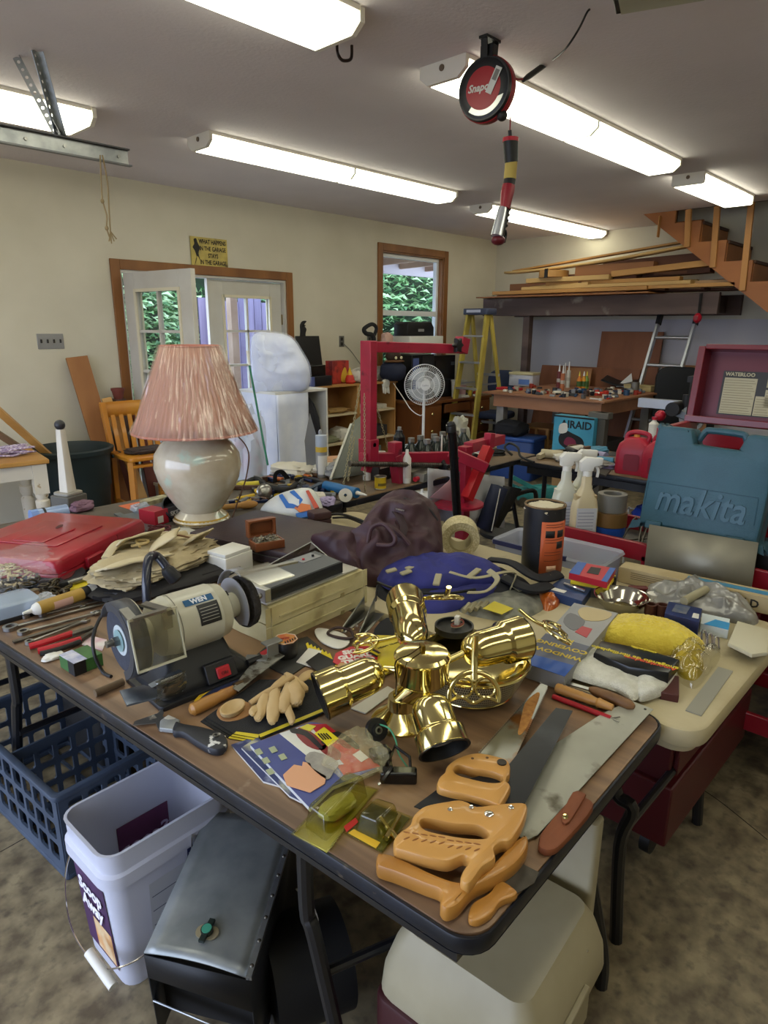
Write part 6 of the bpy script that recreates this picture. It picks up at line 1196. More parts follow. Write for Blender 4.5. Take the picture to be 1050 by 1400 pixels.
# ================================================================ table lamp
bz_ = Pz(276,712,ZA); t = thing('table_lamp','pearly ceramic table lamp with pleated salmon shade in plastic wrap','lamp',(bz_.x,bz_.y,ZA))
dm = mpp(276,712,ZA)
CER = mat('cfc6ae',.16,c2='b8a98f',sc=7,coat=.6,wear='b9c8b4',ws=6,wlo=.6,whi=.66)
k = dm
pr = [(36,0),(38,4),(34,9),(30,12),(27,16),(33,24),(44,42),(53,62),(57,80),(55,98),(46,112),(34,122),(27,127),(28,133),(26,140),(0,141)]
part(t,'foot',mat('b3923c',.35,.6),lathe([(a*k,b*k*.9) for a,b in ((35,0),(38,5),(35,10),(0,10))],40)); part(t,'vase_body',CER,lathe([(a*k,b*k*.95+.004) for a,b in pr],48)); 
rnd = random.Random(9)
zs0,zs1 = 124*k,232*k; R0,R1_ = 79*k,36*k
part(t,'shade',mat('c09480',.7,c2='b08270',sc=9,st=(1,1,.1)),grid(lambda u,v: ((R0+(R1_-R0)*(v**.93)+.0022*math.sin(u*2*PI*72)*(1-.3*v))*math.cos(u*2*PI),(R0+(R1_-R0)*(v**.93)+.0022*math.sin(u*2*PI*72)*(1-.3*v))*math.sin(u*2*PI),zs0+(zs1-zs0)*v),288,6,True),solid=.002)
part(t,'shade_trim',mat('bb7a68',.6),ring(R0,.005,60,8,zs0)); part(t,'shade_trim',mat('bb7a68',.6),ring(R1_,.004,48,8,zs1))
part(t,'plastic_wrap',clear('fffdfb',.16,.2),grid(lambda u,v: ((R0+(R1_-R0)*(v**.9)+.008+.012*nz(math.cos(u*6.283)*5,math.sin(u*6.283)*5,v*1.1,3.4))*math.cos(u*2*PI),(R0+(R1_-R0)*(v**.9)+.008+.012*nz(math.cos(u*6.283)*5,math.sin(u*6.283)*5,v*1.1,3.4))*math.sin(u*2*PI),zs0-.003+(zs1-zs0+.006)*v),320,12,True))
part(t,'harp_rod',BRS,cyl(.006,138*k,zs1,8)); part(t,'lamp_cord',mat('5a3a20',.5),tube(crv([Vector((.05,-.03,128*k)),Vector((.13,-.1,118*k)),Vector((.17,-.14,95*k)),Vector((.16,-.13,60*k)),Vector((.12,-.11,25*k)),Vector((.09,-.1,.006))],7),.003,6)); part(t,'plug',mat('5a3a20',.5),al(cyl(.006,0,.03,8),(.125,-.095,120*k),(.17,-.14,112*k)))
# brown attaché case
BR = mat('3a2b2b',.45,c2='32262a',sc=12,bump=.15,bs=90)
A,B,D = Pz(258,742,ZA),Pz(372,770,ZA),Pz(342,682,ZA); A = Vector((1.27,2.16,ZA)); 
A,B,D = Pz(259,746,ZA),Pz(390,776,ZA),Pz(338,712,ZA+.05)
u = (B-A).normalized(); an = math.degrees(math.atan2(u.y,u.x))
t = thing('briefcase','flat dark brown leather briefcase under the small jewel box','briefcase',(A.x,A.y,ZA),an); bw,bd = .62,.40
bw = (Pz(455,765,ZA)-A).length*.9
part(t,'lower_half',BR,prism(rrect(bw,bd,.012,3,bw/2,bd/2),0,.028,.004)); part(t,'lid',BR,prism(rrect(bw,bd,.012,3,bw/2,bd/2),.03,.056,.004)); part(t,'metal_seam',mat('8c8a84',.35,.8),prism(rrect(bw+.002,bd+.002,.012,3,bw/2,bd/2),.0275,.0305)); part(t,'latch',CHROME,bx(.05,.09,-.006,0,.016,.044),bev=.002)
# small maroon box + jewel box
zt = ZA+.057
p = Pz(365,748,zt); t = thing('jewel_box','open brown wooden box full of small screws on the briefcase','box',(p.x,p.y,zt),-14); JB = mat('7a4524',.4,c2='6a381b',sc=7,coat=.2); s_ = 1.0
part(t,'box_base',JB,prism(rrect(.115,.07,.003),0,.03,.001,[rrect(.1,.055,.002)])+bx(-.05,.05,-.028,.028,.002,.006)); part(t,'lid',JB,prism([(-.055,0),(.055,0),(.055,.065),(-.055,.065)],-.026,0,.002,[rrect(.094,.05,.01,4,0,.032)]).rx(90).t(0,.036,.032)+prism([(-.055,0),(.055,0),(.055,.065),(-.055,.065)],.0,.004,.001).rx(90).t(0,.066,.032))
g = G(); rnd = random.Random(8)
for k_ in range(70): g += rod(Vector((rnd.uniform(-.045,.045),rnd.uniform(-.023,.023),.027)),Vector((rnd.uniform(-.045,.045),rnd.uniform(-.023,.023),.036)).lerp(Vector((0,0,.05)),.1),.0022,5) if k_ % 3 == 0 else cyl(.0035,0,.005,6).t(rnd.uniform(-.045,.045),rnd.uniform(-.023,.023),.028+rnd.uniform(0,.01))
part(t,'small_screws',mat('a39d8c',.35,.8),g+bx(-.049,.049,-.026,.026,.012,.028),kind='stuff')
p = Pz(437,722,ZB2); t = thing('ring_box','small dark maroon cube box behind the briefcase','box',(p.x,p.y,ZB2),-18); part(t,'box_base',mat('3b2224',.5),prism(rrect(.085,.075,.006),0,.045,.003)); part(t,'lid',mat('3b2224',.5),prism(rrect(.087,.077,.006),.047,.08,.006))
# candy bag
t = thing('paper_sack','white, blue and red printed crumpled sack on the back table','bag',Pz(403,706,ZC)); SACK = t
# red bearing box and stuff left of the lamp
def sbox(name,lab,cat,px,py,z,w,d,h,rz_,m,bev=.001,extra=None):
    p = Pz(px,py,z); t = thing(name,lab,cat,(p.x,p.y,z),rz_); part(t,'carton',m,bx(-w/2,w/2,-d/2,d/2,0,h),bev=bev)
    if extra: extra(t)
    return t
sbox('bearing_box','red and grey small parts carton beside the lamp foot','box',220,712,ZC,.15,.1,.065,14,mat('a81e30',.4),extra=lambda t: (part(t,'grey_side',mat('3f3f42',.5),bx(.0,.0765,-.0512,.0512,.0,.0655)),part(t,'barcode_label',WHITEPL,bx(-.06,-.03,-.0518,-.05,.01,.04)),part(t,'lettering',WHITEPL,text('SKF',.03,.0004,bold=.001).rx(90).t(.035,-.052,.035)),part(t,'lid_hole',BLK,ell(.02,.012,.002).t(.03,.0,.066))))
solo('orange_card','orange sheet of card lying on the grey table','card',mat('c9663c',.6),prism(zp([(162,692),(192,686),(198,690),(178,697)],ZC),ZC,ZC+.002))
solo('clear_blister','small clear blister tray beside the orange card','tray',film('b9c4cf',.5),lump(.04,.03,.02,.2,6,2).at(Pz(193,700,ZC)))
sbox('small_carton','yellow and white small carton at the back of the grey table','box',213,689,ZC,.14,.06,.03,10,mat('b8b088',.5,c2='6a644c',sc=25))
solo('black_cup','black round rubber cup lying beside the lamp body','cup',BLK,lathe([(.0,0),(.045,0),(.06,.05),(.055,.055),(.04,.01)],24).rx(50).at(Pz(234,700,ZC+.03)))
solo('flat_bar','long grey straightedge lying on the grey table','bar',mat('6f7678',.4,.6),bar(Pz(160,702,ZC+.005),Pz(225,735,ZC+.005),.03,.006))
solo('plastic_sheet','grey plastic sheet on the grey table behind the red case','sheet',mat('63696c',.35),prism(zp([(160,706),(192,700),(228,722),(218,732),(180,722)],ZC),ZC,ZC+.004))
solo('red_wire_tangle','small tangle of dark red wire before the bearing carton','wire',mat('5a2028',.5),tube([Pz(218+16*math.sin(k_*.9),722+4*math.cos(k_*1.3),ZC+.008+.004*(k_ % 3)) for k_ in range(40)],.0022,5))
solo('paper_sheet','white instruction sheet with pen mark between belt and lamp','paper',mat('c9c8bc',.6),prism(zp([(205,727),(255,720),(300,738),(256,745),(225,738)],ZA+.002),ZA+.001,ZA+.002)); solo('black_pen','black pen lying on the white sheet','pen',BLK,rod(Pz(232,731,ZA+.006),Pz(252,736,ZA+.006),.004,8))
t = thing('thermos_flask','light blue and silver flask lying behind the red case','flask',Pz(70,702,ZC)); a_,b_ = Pz(52,706,ZC+.035),Pz(92,699,ZC+.035); part(t,'flask_body',mat('8fa3c4',.3,.3),al(cyl(.033,0,(b_-a_).length,24),a_,b_),True); part(t,'band',BLK,al(pipe_(.0345,.03,.02,.03,24),a_,b_),True); part(t,'cap',mat('6f8cc0',.35),al(cyl(.034,-.03,0,24),a_,b_),True)
for i,(px,py,c_) in enumerate(((112,698,'7a5a6a'),(8,745,'3a5a9a'))): solo('rag',('mauve rag between flask and grey table top','blue rag at the left picture edge by the case')[i],'rag',mat(c_,.7),lump(.05,.04,.022,.25,5,i).at(Pz(px,py,ZC)))
# ================================================================ tools on the back table (C)
def pitem(name,lab,cat,m,g,px,py,z=ZC,rz_=0,**kw): return solo(name,lab,cat,m,g.rz(rz_).at(Pz(px,py,z)),**kw)
t = thing('caulk_gun_tube','blue caulk cartridge with white tip in front of the foam sign board','tube',Pz(465,672,ZC)); a_,b_ = Pz(445,664,ZC+.03),Pz(488,674,ZC+.03); part(t,'tube_body',mat('2468a0',.4),al(cyl(.027,0,(b_-a_).length,24),a_,b_),True); part(t,'nozzle',WHITEPL,al(cyl(.012,0,.07,12,.004),b_,b_*2-a_),True); part(t,'gun_frame',mat('3b4c62',.4,.4),bar(Pz(418,672,ZC+.03),Pz(440,662,ZC+.03),.03,.02)+bar(Pz(432,666,ZC+.03),Pz(430,680,ZC+.01),.02,.02),True)
t = thing('white_reel','white plastic spool with yellow block near the table edge','spool',Pz(472,682,ZC)); part(t,'disc',WHITEPL,al(pipe_(.034,.008,0,.012,24),Pz(472,677,ZC+.036),Pz(472,677,ZC+.036)+Vector((-.6,-.8,.2))),True); part(t,'yellow_block',mat('b8a232',.5),bx(-.02,.02,-.015,.015,0,.03).at(Pz(458,675,ZC)),True,bev=.003)
t = thing('spray_can','silver and yellow aerosol can standing by the foam sign','can',Pz(440,652,ZC)); k2 = .82; part(t,'can_body',mat('9a9da0',.35,.4),cyl(.033,0,.15,28)); part(t,'yellow_band',mat('c9a83a',.45),cyl(.0335,.15,.18,28)); part(t,'shoulder',mat('a9b4c4',.35),lathe([(.033,.18),(.033,.2),(.033,.245),(.0,.25)],28)); part(t,'cap',mat('5a70a0',.4),cyl(.024,.2,.246,20)); part(t,'label',WHITEPL,lathe([(.0336,.02),(.0336,.13)],14,190,330,False))
t = thing('upright_blades','two tall grey pointed steel blades standing behind the aerosol can','blade',Pz(428,648,ZC)); part(t,'blade',mat('9b9ea2',.35,.8),prism([(-.035,0),(.035,0),(.05,.14),(-.01,.36),(-.045,.2)],0,.004).rx(88).rz(-38)); part(t,'blade',mat('b4b6b9',.3,.8),prism([(-.022,0),(.018,0),(.008,.26),(0,.27),(-.01,.26)],0,.02).rx(88).rz(-38).t(.03,-.04,0),bev=.002)
t = thing('sloped_board','grey green board leaning to the right behind the aerosol can','board',Pz(480,655,ZC)); A,B = Py(455,655,2.72),Py(505,650,2.72); part(t,'board',mat('62665a',.5,c2='565a50',sc=5),G([tuple(Py(452,655,2.62)),tuple(Py(500,648,2.62)),tuple(Py(503,560,3.0)),tuple(Py(480,580,3.0))],[(0,1,2,3)]),True,solid=.008); part(t,'cut_edge',mat('b9b8ae',.5),bar(Py(452,655,2.61),Py(480,580,2.99),.012,.012),True)
# hanging chains from the red frame
def chain(lab,a,b,sag=.0,n=26,s=1.0):
    t = thing('hanging_chain',lab,'chain',a); A,B = Vector(a),Vector(b)
    for k_ in range(n):
        u_ = k_/(n-1); p = A.lerp(B,u_)+Vector((0,0,-sag*4*u_*(1-u_))); o = bpy.data.objects.new('link',chm); COL.objects.link(o); o.parent = t; o.location = p-A; o.rotation_euler = (B-A).to_track_quat('X','Z').to_euler(); o.rotation_euler.rotate_axis('X',PI/2*(k_ % 2)+.5); L_ = (B-A).length/n; o.scale = (L_/.024*1.0,)*3
chm = mesh('link',tube([(.016*math.cos(a*PI/6),.008*math.sin(a*PI/6),0) for a in range(12)],.0024,6,True),mat('a89f7c',.4,.8))
chain('left long chain hanging beside the red frame post',Py(492,528,2.42),Py(470,660,2.42),.0,34); chain('second chain hanging along the red frame post',Py(498,540,2.4),Py(499,672,2.4),.0,36); chain('chain hanging inside the red frame opening',Py(512,545,2.62),Py(530,610,2.62),.0,20); chain('short chain lying from the post to the table',Py(484,600,2.42),Py(476,655,2.4),0,14)
t = thing('yellow_tin','small yellow paint tin on the table at the red frame foot','tin',Pz(520,668,ZC)); part(t,'can',mat('c9a81e',.4),cyl(.032,.004,.066,28)); part(t,'rim',STEEL,ring(.032,.0025,28,6,.068)+ring(.032,.0025,28,6,.003)); part(t,'lid',mat('8a8474',.4,.8),cyl(.029,.062,.067,24)); part(t,'print',mat('6a5a20',.5),lathe([(.0324,.02),(.0324,.035)],12,200,300,False))
sbox('dark_carton','dark carton with white print behind the yellow tin','box',518,655,ZC,.1,.08,.11,5,mat('26221f',.5),extra=lambda t: part(t,'print',WHITEPL,bx(-.04,.04,-.0412,-.04,.07,.085)))
t = thing('white_bottle','white squeeze bottle standing behind the red frame foot','bottle',Pz(556,660,ZC)); part(t,'bottle',WHITEPL,lathe([(.022,0),(.024,.01),(.024,.14),(.01,.165),(.008,.19),(0,.19)],20)); part(t,'label',mat('c9bfb4',.5),lathe([(.0245,.03),(.0245,.1)],14,190,330,False))
t = thing('grey_parts_box','grey steel box with a socket on its side at the table edge','box',Pz(582,655,ZC),10); part(t,'box_body',mat('8c8a80',.4,.4),bx(-.09,.09,-.04,.04,0,.05),bev=.003); part(t,'socket',mat('c9b060',.5),bx(.02,.05,-.043,-.04,.008,.042),bev=.002); part(t,'red_plug',RED,cylx(.014,-.12,-.09,12).t(0,0,.02)); part(t,'open_flap',mat('a7a496',.5,.3),G([(-.09,.04,.05),(.09,.04,.05),(.12,.09,.1),(-.06,.09,.1)],[(0,1,2,3)]),solid=.003)
rnd = random.Random(77)
TC = [('wrench','pliers','tool'),('screwdriver','screwdriver','tool')]
def scr(lab,px,py,rz_,hc,L_=.2,z=ZC): 
    t = thing('screwdriver',lab,'screwdriver',Pz(px,py,z),rz_,None); part(t,'handle',mat(hc,.35),cylx(.013,-.05,.045,12,.011).t(0,0,.014)); part(t,'shaft',STEEL,cylx(.0035,.045,L_-.05,8).t(0,0,.014)); return t
def pl(lab,px,py,rz_,hc,z=ZC,s=1):
    t = thing('pliers',lab,'pliers',Pz(px,py,z),rz_)
    for q in (-1,1): part(t,'grip',mat(hc,.45),tube(crv([(0,q*.004,.01),(-.05*s,q*.02,.01),(-.12*s,q*.024,.01)],5),.008,8))
    part(t,'jaw',DSTEEL,prism([(-.01,-.014),(.02,-.014),(.06*s,-.003),(.06*s,.003),(.02,.014),(-.01,.014)],.004,.016,.002)); return t
C6 = [('black','1a1b1e'),('dark blue','22305a'),('yellow','c9a82a'),('navy','1f2a4a'),('grey','6a6e72'),('orange','b8622a'),('brown','5a4030')]
places = ['left of the printed sack','behind the lamp cord','behind the printed sack','before the white cabinet','near the caulk cartridge','beside the steel blades','at the back table edge']
seen = set()
for i in range(44):
    px = rnd.uniform(330,432); py = rnd.uniform(650,690); pi = int((px-330)/15) % 7; cn,cc_ = C6[i % 7]; kind = i % 4
    if py > 683 and px > 365: continue
    p = Pz(px,py,ZC)
    if not 2.42 < p.y < 3.05: continue
    nm = ('screwdriver','pliers','socket wrench','clamp')[kind]; lab = f'{cn} {nm} in the tool spread {places[pi]}'
    if lab in seen: continue
    seen.add(lab); rz_ = rnd.uniform(0,180)
    if kind == 0: scr(lab,px,py,rz_,cc_)
    elif kind == 1: pl(lab,px,py,rz_,cc_)
    elif kind == 2: pitem('socket_wrench',lab,'wrench',mat(cc_,.4,.5),bar((-.09,0,.008),(.09,0,.008),.016,.012)+cyl(.016,0,.03,14).t(.09,0,0),px,py,ZC,rz_)
    else: pitem('bar_clamp',lab,'clamp',mat(cc_,.45),bar((-.11,0,.012),(.11,0,.012),.022,.022)+bar((.08,0,.012),(.08,.06,.012),.02,.02)+bar((-.1,0,.012),(-.1,.05,.012),.02,.02),px,py,ZC,rz_,bev=.002)
pitem('yellow_elbow','yellow plastic elbow handle left of the printed sack','handle',mat('c9b832',.4),tube(crv([(-.06,.02,.02),(-.03,.03,.02),(-.02,-.0,.02),(.05,-.03,.02)],5),.018,12),343,667); pitem('cord_coil','coil of yellow cord beside the lamp cord','cord',mat('c9a428',.5),tube([(.05*math.cos(k_*.6),.035*math.sin(k_*.6),.006+.002*(k_ % 4)) for k_ in range(44)],.004,5),331,686)
pitem('wooden_mallet','pale wooden mallet lying near the briefcase corner','mallet',PINE,cylx(.014,-.11,.03,12).t(0,0,.02)+ell(.05,.02,.02).t(.05,0,.02),325,697,ZC,-20); pitem('metal_fan_disc','silver ribbed disc standing behind the printed sack','disc',STEEL,al(lathe([(.04,0),(.03,.01),(.012,.014),(0,.014)],24),(0,0,.04),(-.3,-.7,.3)),362,682)
solo('black_hose','thick black hose bent across the tool spread','hose',BLKR,tube(crv([Pz(335,662,ZC+.02),Pz(350,655,ZC+.03),Pz(368,666,ZC+.03),Pz(392,670,ZC+.03),Pz(405,662,ZC+.02)],8),.016,10)); solo('large_black_ring','black curved rubber belt standing at the back of the tool spread','belt',BLKR,tube(crv([Pz(376,660,ZC+.01),Pz(377,648,ZC+.06),Pz(385,645,ZC+.07),Pz(394,655,ZC+.02)],6),.014,8,flat=.3))
for i,(px,py,c_) in enumerate(((430,684,'d6d0c4'),(447,690,'9a90b8'),(420,686,'3a3a3c'),(404,648,'c9c4b4'),(452,648,'c9c4b8'),(465,640,'c99a74'))): pitem(('plastic_clip','packet','plastic_clip','cloth_bundle','paper_heap','paper_heap')[i],('white animal shaped plastic clip beside the sack','lilac packet at the back table edge','dark clip beside the sack','cream cloth bundle before the white cabinet','white paper heap behind the aerosol can','pinkish paper heap right of the aerosol can')[i],('clip','packet','clip','cloth','paper','paper')[i],mat(c_,.6),lump(.05 if i < 3 else .13,.035 if i < 3 else .09,.018 if i < 3 else .03,.3,6,i,28,16),px,py,ZC,i*35)
# ================================================================ soft things by outline,inflated on a real plane
def Pn(px,py,p0,n): d = ray(px,py); return O+d*((Vector(p0)-O).dot(n)/d.dot(n))
def puff(pts,p0,n,h,amp=.15,frq=20,seed=0,rings=12,sub=6,back=.15,fold=.25,e=.5):
    rings = int(rings*1.7); sub = sub+4
    n = Vector(n).normalized(); out = [Pn(p[0],p[1],p0,n) for p in crv(pts,sub,True)]; c = sum(out,Vector())/len(out); v = []; f = []; m = len(out)
    for j in range(rings+1):
        s = 1-j/rings
        for q in out:
            p = c+(q-c)*s; k = h*(1-s*s)**e; w = noise.noise(p*frq+Vector((seed,0,0))); r = 1-3.2*abs(noise.noise(p*frq*.55+Vector((0,seed,5)))); r2 = 1-3*abs(noise.noise(p*frq*1.7+Vector((seed,9,5))))
            v.append(p+n*(k*(1+amp*w+fold*(r*.6+r2*.25))))
    for j in range(rings):
        for i in range(m): f.append((j*m+i,j*m+(i+1) % m,(j+1)*m+(i+1) % m,(j+1)*m+i))
    b = len(v)
    for q in out: v.append(c+(q-c)*.93-n*h*back)
    for i in range(m): f.append((b+i,b+(i+1) % m,(i+1) % m,i))
    f.append(tuple(b+i for i in range(m))[::-1])
    g = G(v,f)
    cr = (out[1]-out[0]).cross(out[0]-c)
    a = sum(((out[i]-c).cross(out[(i+1) % m]-c) for i in range(m)),Vector())
    if a.dot(n) < 0: g.f = [q[::-1] for q in g.f]
    return g
UPV = (0,0,1); CAMH = Vector((-sy,-cy,0))
cm = Py(385,500,4.62)
part(CV_LATE,'white_cover',FABW,puff(OUTL,cm,CAMH,.12,.12,6,3,14,8,1.2,.25),True,smooth=70); part(CV_LATE,'plastic_wrap',film('e6ebff',.22,.2),puff([(p[0]+(p[0]-385)*.05,p[1]+(p[1]-500)*.03-1) for p in OUTL],cm,CAMH,.14,.2,9,5,14,8,1.2,.35),True,smooth=70)
ps_ = Pz(402,712,ZC); ns_ = (Vector((0,0,.6))+CAMH*.8).normalized()
part(SACK,'bag',mat('d3d4cf',.5,c2='bfc4c4',sc=6,bump=.1),puff([(356,700),(370,683),(394,672),(424,668),(438,684),(442,708),(425,714),(385,714)],ps_,ns_,.05,.12,12,3,12,6,.6,.1),True,smooth=60)
for nm,c,pts in (('blue_print','2464b0',[(381,677),(386,675),(395,688),(403,689),(408,683),(396,672),(402,670),(414,683),(407,695),(391,694)]),('fruit_print','c9703a',[(402,694),(412,688),(424,690),(426,698),(412,702)]),('blue_print','2464b0',[(404,702),(420,698),(422,706),(406,709)]),('red_print','b84a34',[(418,671),(422,670),(436,693),(430,695)])):
    pp = [Pn(x,y,ps_+ns_*.052,ns_) for x,y in pts]; part(SACK,nm,mat(c,.45),G([tuple(p) for p in pp]+[tuple(p-ns_*.02) for p in pp],[tuple(range(len(pp)))]+[(i,(i+1) % len(pp),len(pp)+(i+1) % len(pp),len(pp)+i) for i in range(len(pp))]),True,smooth=0)
# ---- maroon bag
MB_ = mat('41262c',.55,c2='341d24',sc=9,bump=.35,bs=35)
p0 = Pz(510,800,ZB2); n0 = (Vector((0,0,.8))+CAMH*.6).normalized()
t = thing('duffel_bag','dark maroon nylon carry bag slumped behind the foam blocks','bag',p0)
part(t,'bag_body',MB_,puff([(478,760),(470,740),(485,735),(505,705),(522,684),(550,676),(582,684),(600,700),(605,738),(603,768),(575,792),(530,806),(495,800)],p0,n0,.11,.25,14,1,16,6,.3,.3),True,smooth=60)
part(t,'side_pocket',MB_,puff([(425,738),(440,730),(470,733),(500,742),(510,765),(500,800),(480,780),(455,765)],p0,n0,.07,.3,14,4,12,6,.3,.3),True,smooth=60)
def on(px,py,k=0,p0=p0,n=n0): return Pn(px,py,p0+n*k,n)
part(t,'carry_handle',MB_,tube(crv([on(503,742,.1),on(508,722,.13),on(525,717,.15),on(540,735,.15),on(535,745,.13),on(515,745,.12)],6),.008,8),True); part(t,'carry_handle',MB_,tube(crv([on(528,717,.12),on(545,728,.13),on(560,745,.11)],6),.008,8),True)
part(t,'zipper',BLK,tube(crv([on(535,678,.05),on(560,684,.09),on(585,695,.08),on(598,712,.05)],6),.005,6),True); part(t,'strap',mat('2c1a20',.6),tube(crv([on(536,695,.1),on(545,705,.12),on(552,722,.125),on(548,735,.12)],6),.014,8,flat=.3),True); part(t,'buckle',CHROME,bar(on(541,695,.13),on(553,698,.13),.008,.006),True)
solo('bag_strap_cord','black looped strap between maroon cube box and maroon bag','strap',BLK,tube(crv([Pz(440,705,ZB2+.02),Pz(465,703,ZB2+.03),Pz(490,710,ZB2+.03),Pz(500,715,ZB2+.02)],6),.006,8)+tube(crv([Pz(455,708,ZB2+.01),Pz(475,708,ZB2+.02),Pz(496,716,ZB2+.02)],6),.005,8))
# ---- mesh tape roll
c_ = Pz(628,757,ZB2)+Vector((.0,.0,.072)); ax_ = Vector((.62,.55,0.08)).normalized()
t = thing('mesh_tape_roll','cream drywall mesh tape roll standing on edge beside the maroon bag','tape',(c_.x,c_.y,ZB2)); MT = mat('cfc49e',.7,c2='b8ac84',sc=150,lo=.45,hi=.55,bump=.5,bs=220); a_ = c_-ax_*.04; b_ = c_+ax_*.04
part(t,'tape',MT,al(pipe_(.072,.046,0,.08,44),a_,b_),True); part(t,'core',mat('a89c74',.7),al(pipe_(.047,.04,-.001,.081,36),a_,b_),True)
# ---- blue backpack
BB = mat('2b2f7a',.7,c2='24276a',sc=8,bump=.3,bs=60); p1 = Pz(600,815,ZB2); n1 = (Vector((0,0,1))+CAMH*.15).normalized()
t = thing('backpack','blue and black backpack with cream straps lying flat on the white table','backpack',p1)
part(t,'black_base',mat('15161c',.7,bump=.2,bs=50),puff([(514,800),(525,785),(580,775),(660,775),(700,785),(725,800),(735,815),(700,822),(650,825),(600,845),(550,838),(520,822)],p1,n1,.045,.3,16,2,10,5),True,smooth=60)
part(t,'blue_body',BB,puff([(516,790),(535,775),(580,768),(620,765),(660,772),(688,785),(680,800),(640,808),(600,812),(550,810),(525,803)],p1+n1*.03,n1,.065,.3,15,3,12,6,.2,.2),True,smooth=60); part(t,'front_pocket',BB,puff([(545,820),(600,815),(660,800),(690,802),(670,815),(610,838),(560,836)],p1+n1*.02,n1,.03,.3,18,6,10,5),True,smooth=60)
CRM = mat('9b9478',.75)
def on1(px,py,k): return Pn(px,py,p1+n1*k,n1)
part(t,'cream_strap',CRM,tube(crv([on1(615,782,.11),on1(650,790,.11),on1(690,782,.1),on1(705,785,.07),on1(698,805,.05)],6),.008,8,flat=.35),True); part(t,'cream_strap',CRM,tube(crv([on1(640,810,.08),on1(665,808,.1),on1(680,792,.11),on1(668,780,.11)],6),.01,8,flat=.35),True)
for a,b in (((528,782),(542,778)),((555,778),(575,772)),((640,790),(655,778)),((596,800),(600,785)),((548,785),(562,780))): part(t,'cream_trim',CRM,bar(on1(*a,.088),on1(*b,.092),.022,.008),True,bev=.003)
part(t,'zipper',BLK,tube(crv([on1(516,796,.05),on1(545,806,.06),on1(600,812,.06),on1(650,806,.06)],6),.005,6),True)
for a,b in (((700,800),(712,808)),((738,790),(752,786)),((700,792),(690,786))): part(t,'cream_trim',CRM,bar(on1(*a,.04),on1(*b,.04),.014,.006),True,bev=.002)
part(t,'black_strap',mat('15161c',.7),tube(crv([on1(670,765,.04),on1(700,770,.06),on1(735,790,.05),on1(765,785,.02)],6),.022,8,flat=.4),True); part(t,'black_strap',mat('15161c',.7),tube(crv([on1(690,790,.05),on1(725,805,.05),on1(750,800,.03)],6),.026,8,flat=.4),True); part(t,'dangling_cord',BLK,tube(crv([on1(516,800,.03),on1(514,815,.01),on1(513,835,.0)],4),.003,5),True)
# ---- drum
b_ = Pz(739,783,ZB2); t = thing('compound_drum','black cylindrical tub with orange label, dirty open top','drum',(b_.x,b_.y,ZB2)); k = mpp(739,783,ZB2); R_ = 27*k; Hh = 97*k
part(t,'wall',mat('17171a',.35,c2='232327',sc=12,wear='6b5a44',ws=25,wlo=.66,whi=.72),lathe([(0,0),(R_,0),(R_,Hh),(R_*.93,Hh),(R_*.93,Hh-.03),(0,Hh-.03)],36)); part(t,'top_rim',mat('7a6242',.7,c2='5a4630',sc=30),ring(R_*.97,.004,36,8,Hh)); part(t,'contents',mat('c9c0a8',.8),lump(R_*.8,R_*.8,.014,.2,9,3).t(0,0,Hh-.028))
AW = math.degrees(math.atan2(-_f.y,-_f.x))
def wrap(r,a0,a1,z0,z1,m,nm,n=10): part(t,nm,m,grid(lambda u,v: (r*math.cos(math.radians(AW+a0+(a1-a0)*u)),r*math.sin(math.radians(AW+a0+(a1-a0)*u)),z0+(z1-z0)*v),n,1),solid=.0006)
wrap(R_+.0008,-20,68,.02,Hh*.82,mat('b8562c',.5),'orange_label')
for a0,a1,z0,z1 in ((-8,18,.6,.7),(26,50,.6,.7),(26,50,.44,.54)): wrap(R_+.0016,a0,a1,Hh*z0,Hh*z1,BLK,'label_picture',6)
for q in (.78,.745,.57,.53,.39,.35,.27): wrap(R_+.0016,-8,46,Hh*q,Hh*q+.0016,mat('5a2818',.5),'label_line',6)
wrap(R_+.0016,0,30,Hh*.12,Hh*.2,mat('c9a080',.5),'label_patch',6)
# ---- packages on the white table
def pbox(name,lab,cat,quad,z,h,m,rest=(),bev=.001,top=None):
    P4 = zp(quad,z+h); cx = sum(p[0] for p in P4)/len(P4); cy_ = sum(p[1] for p in P4)/len(P4); t = thing(name,lab,cat,(cx,cy_,z)); part(t,'carton',m,prism(P4,z,z+h),True,bev=bev,smooth=0)
    for nm,q,mm in rest: patchz(t,q,z+h+.0006,mm,nm)
    return t
ZW = ZB2
pbox('parts_carton','black and grey carton under the yellow and red boxes','box',[(784,800),(798,780),(840,790),(828,806)],ZW,.035,mat('3b3c3e',.5,c2='8a8a82',sc=14))
pbox('yellow_box','flat yellow box under the red and blue package','box',[(780,793),(792,777),(842,786),(832,802)],ZW+.036,.014,mat('d8c02a',.45))
pbox('red_package','red and blue package with a black picture topmost of its stack','package',[(778,783),(790,768),(842,777),(830,796)],ZW+.051,.022,mat('b01c2c',.4),[('blue_band',[(778,783),(790,768),(802,770),(792,786)],mat('2a5aa8',.4)),('blue_band',[(822,794),(834,776),(842,777),(830,796)],mat('2a5aa8',.4)),('picture',[(802,783),(808,775),(822,777),(818,786)],BLK)])
t = pbox('screw_package','blue card package showing a chrome handle beside the bowl','package',[(745,806),(768,790),(812,800),(796,822)],ZW,.03,mat('26406e',.4,c2='1c3056',sc=9)); part(t,'chrome_lever',CHROME,tube(crv([Pz(772,798,ZW+.035),Pz(785,803,ZW+.038),Pz(800,808,ZW+.036)],4),.005,8),True); patchz(t,[(752,806),(756,803),(775,808),(771,811)],ZW+.031,WHITEPL,'lettering_strip')
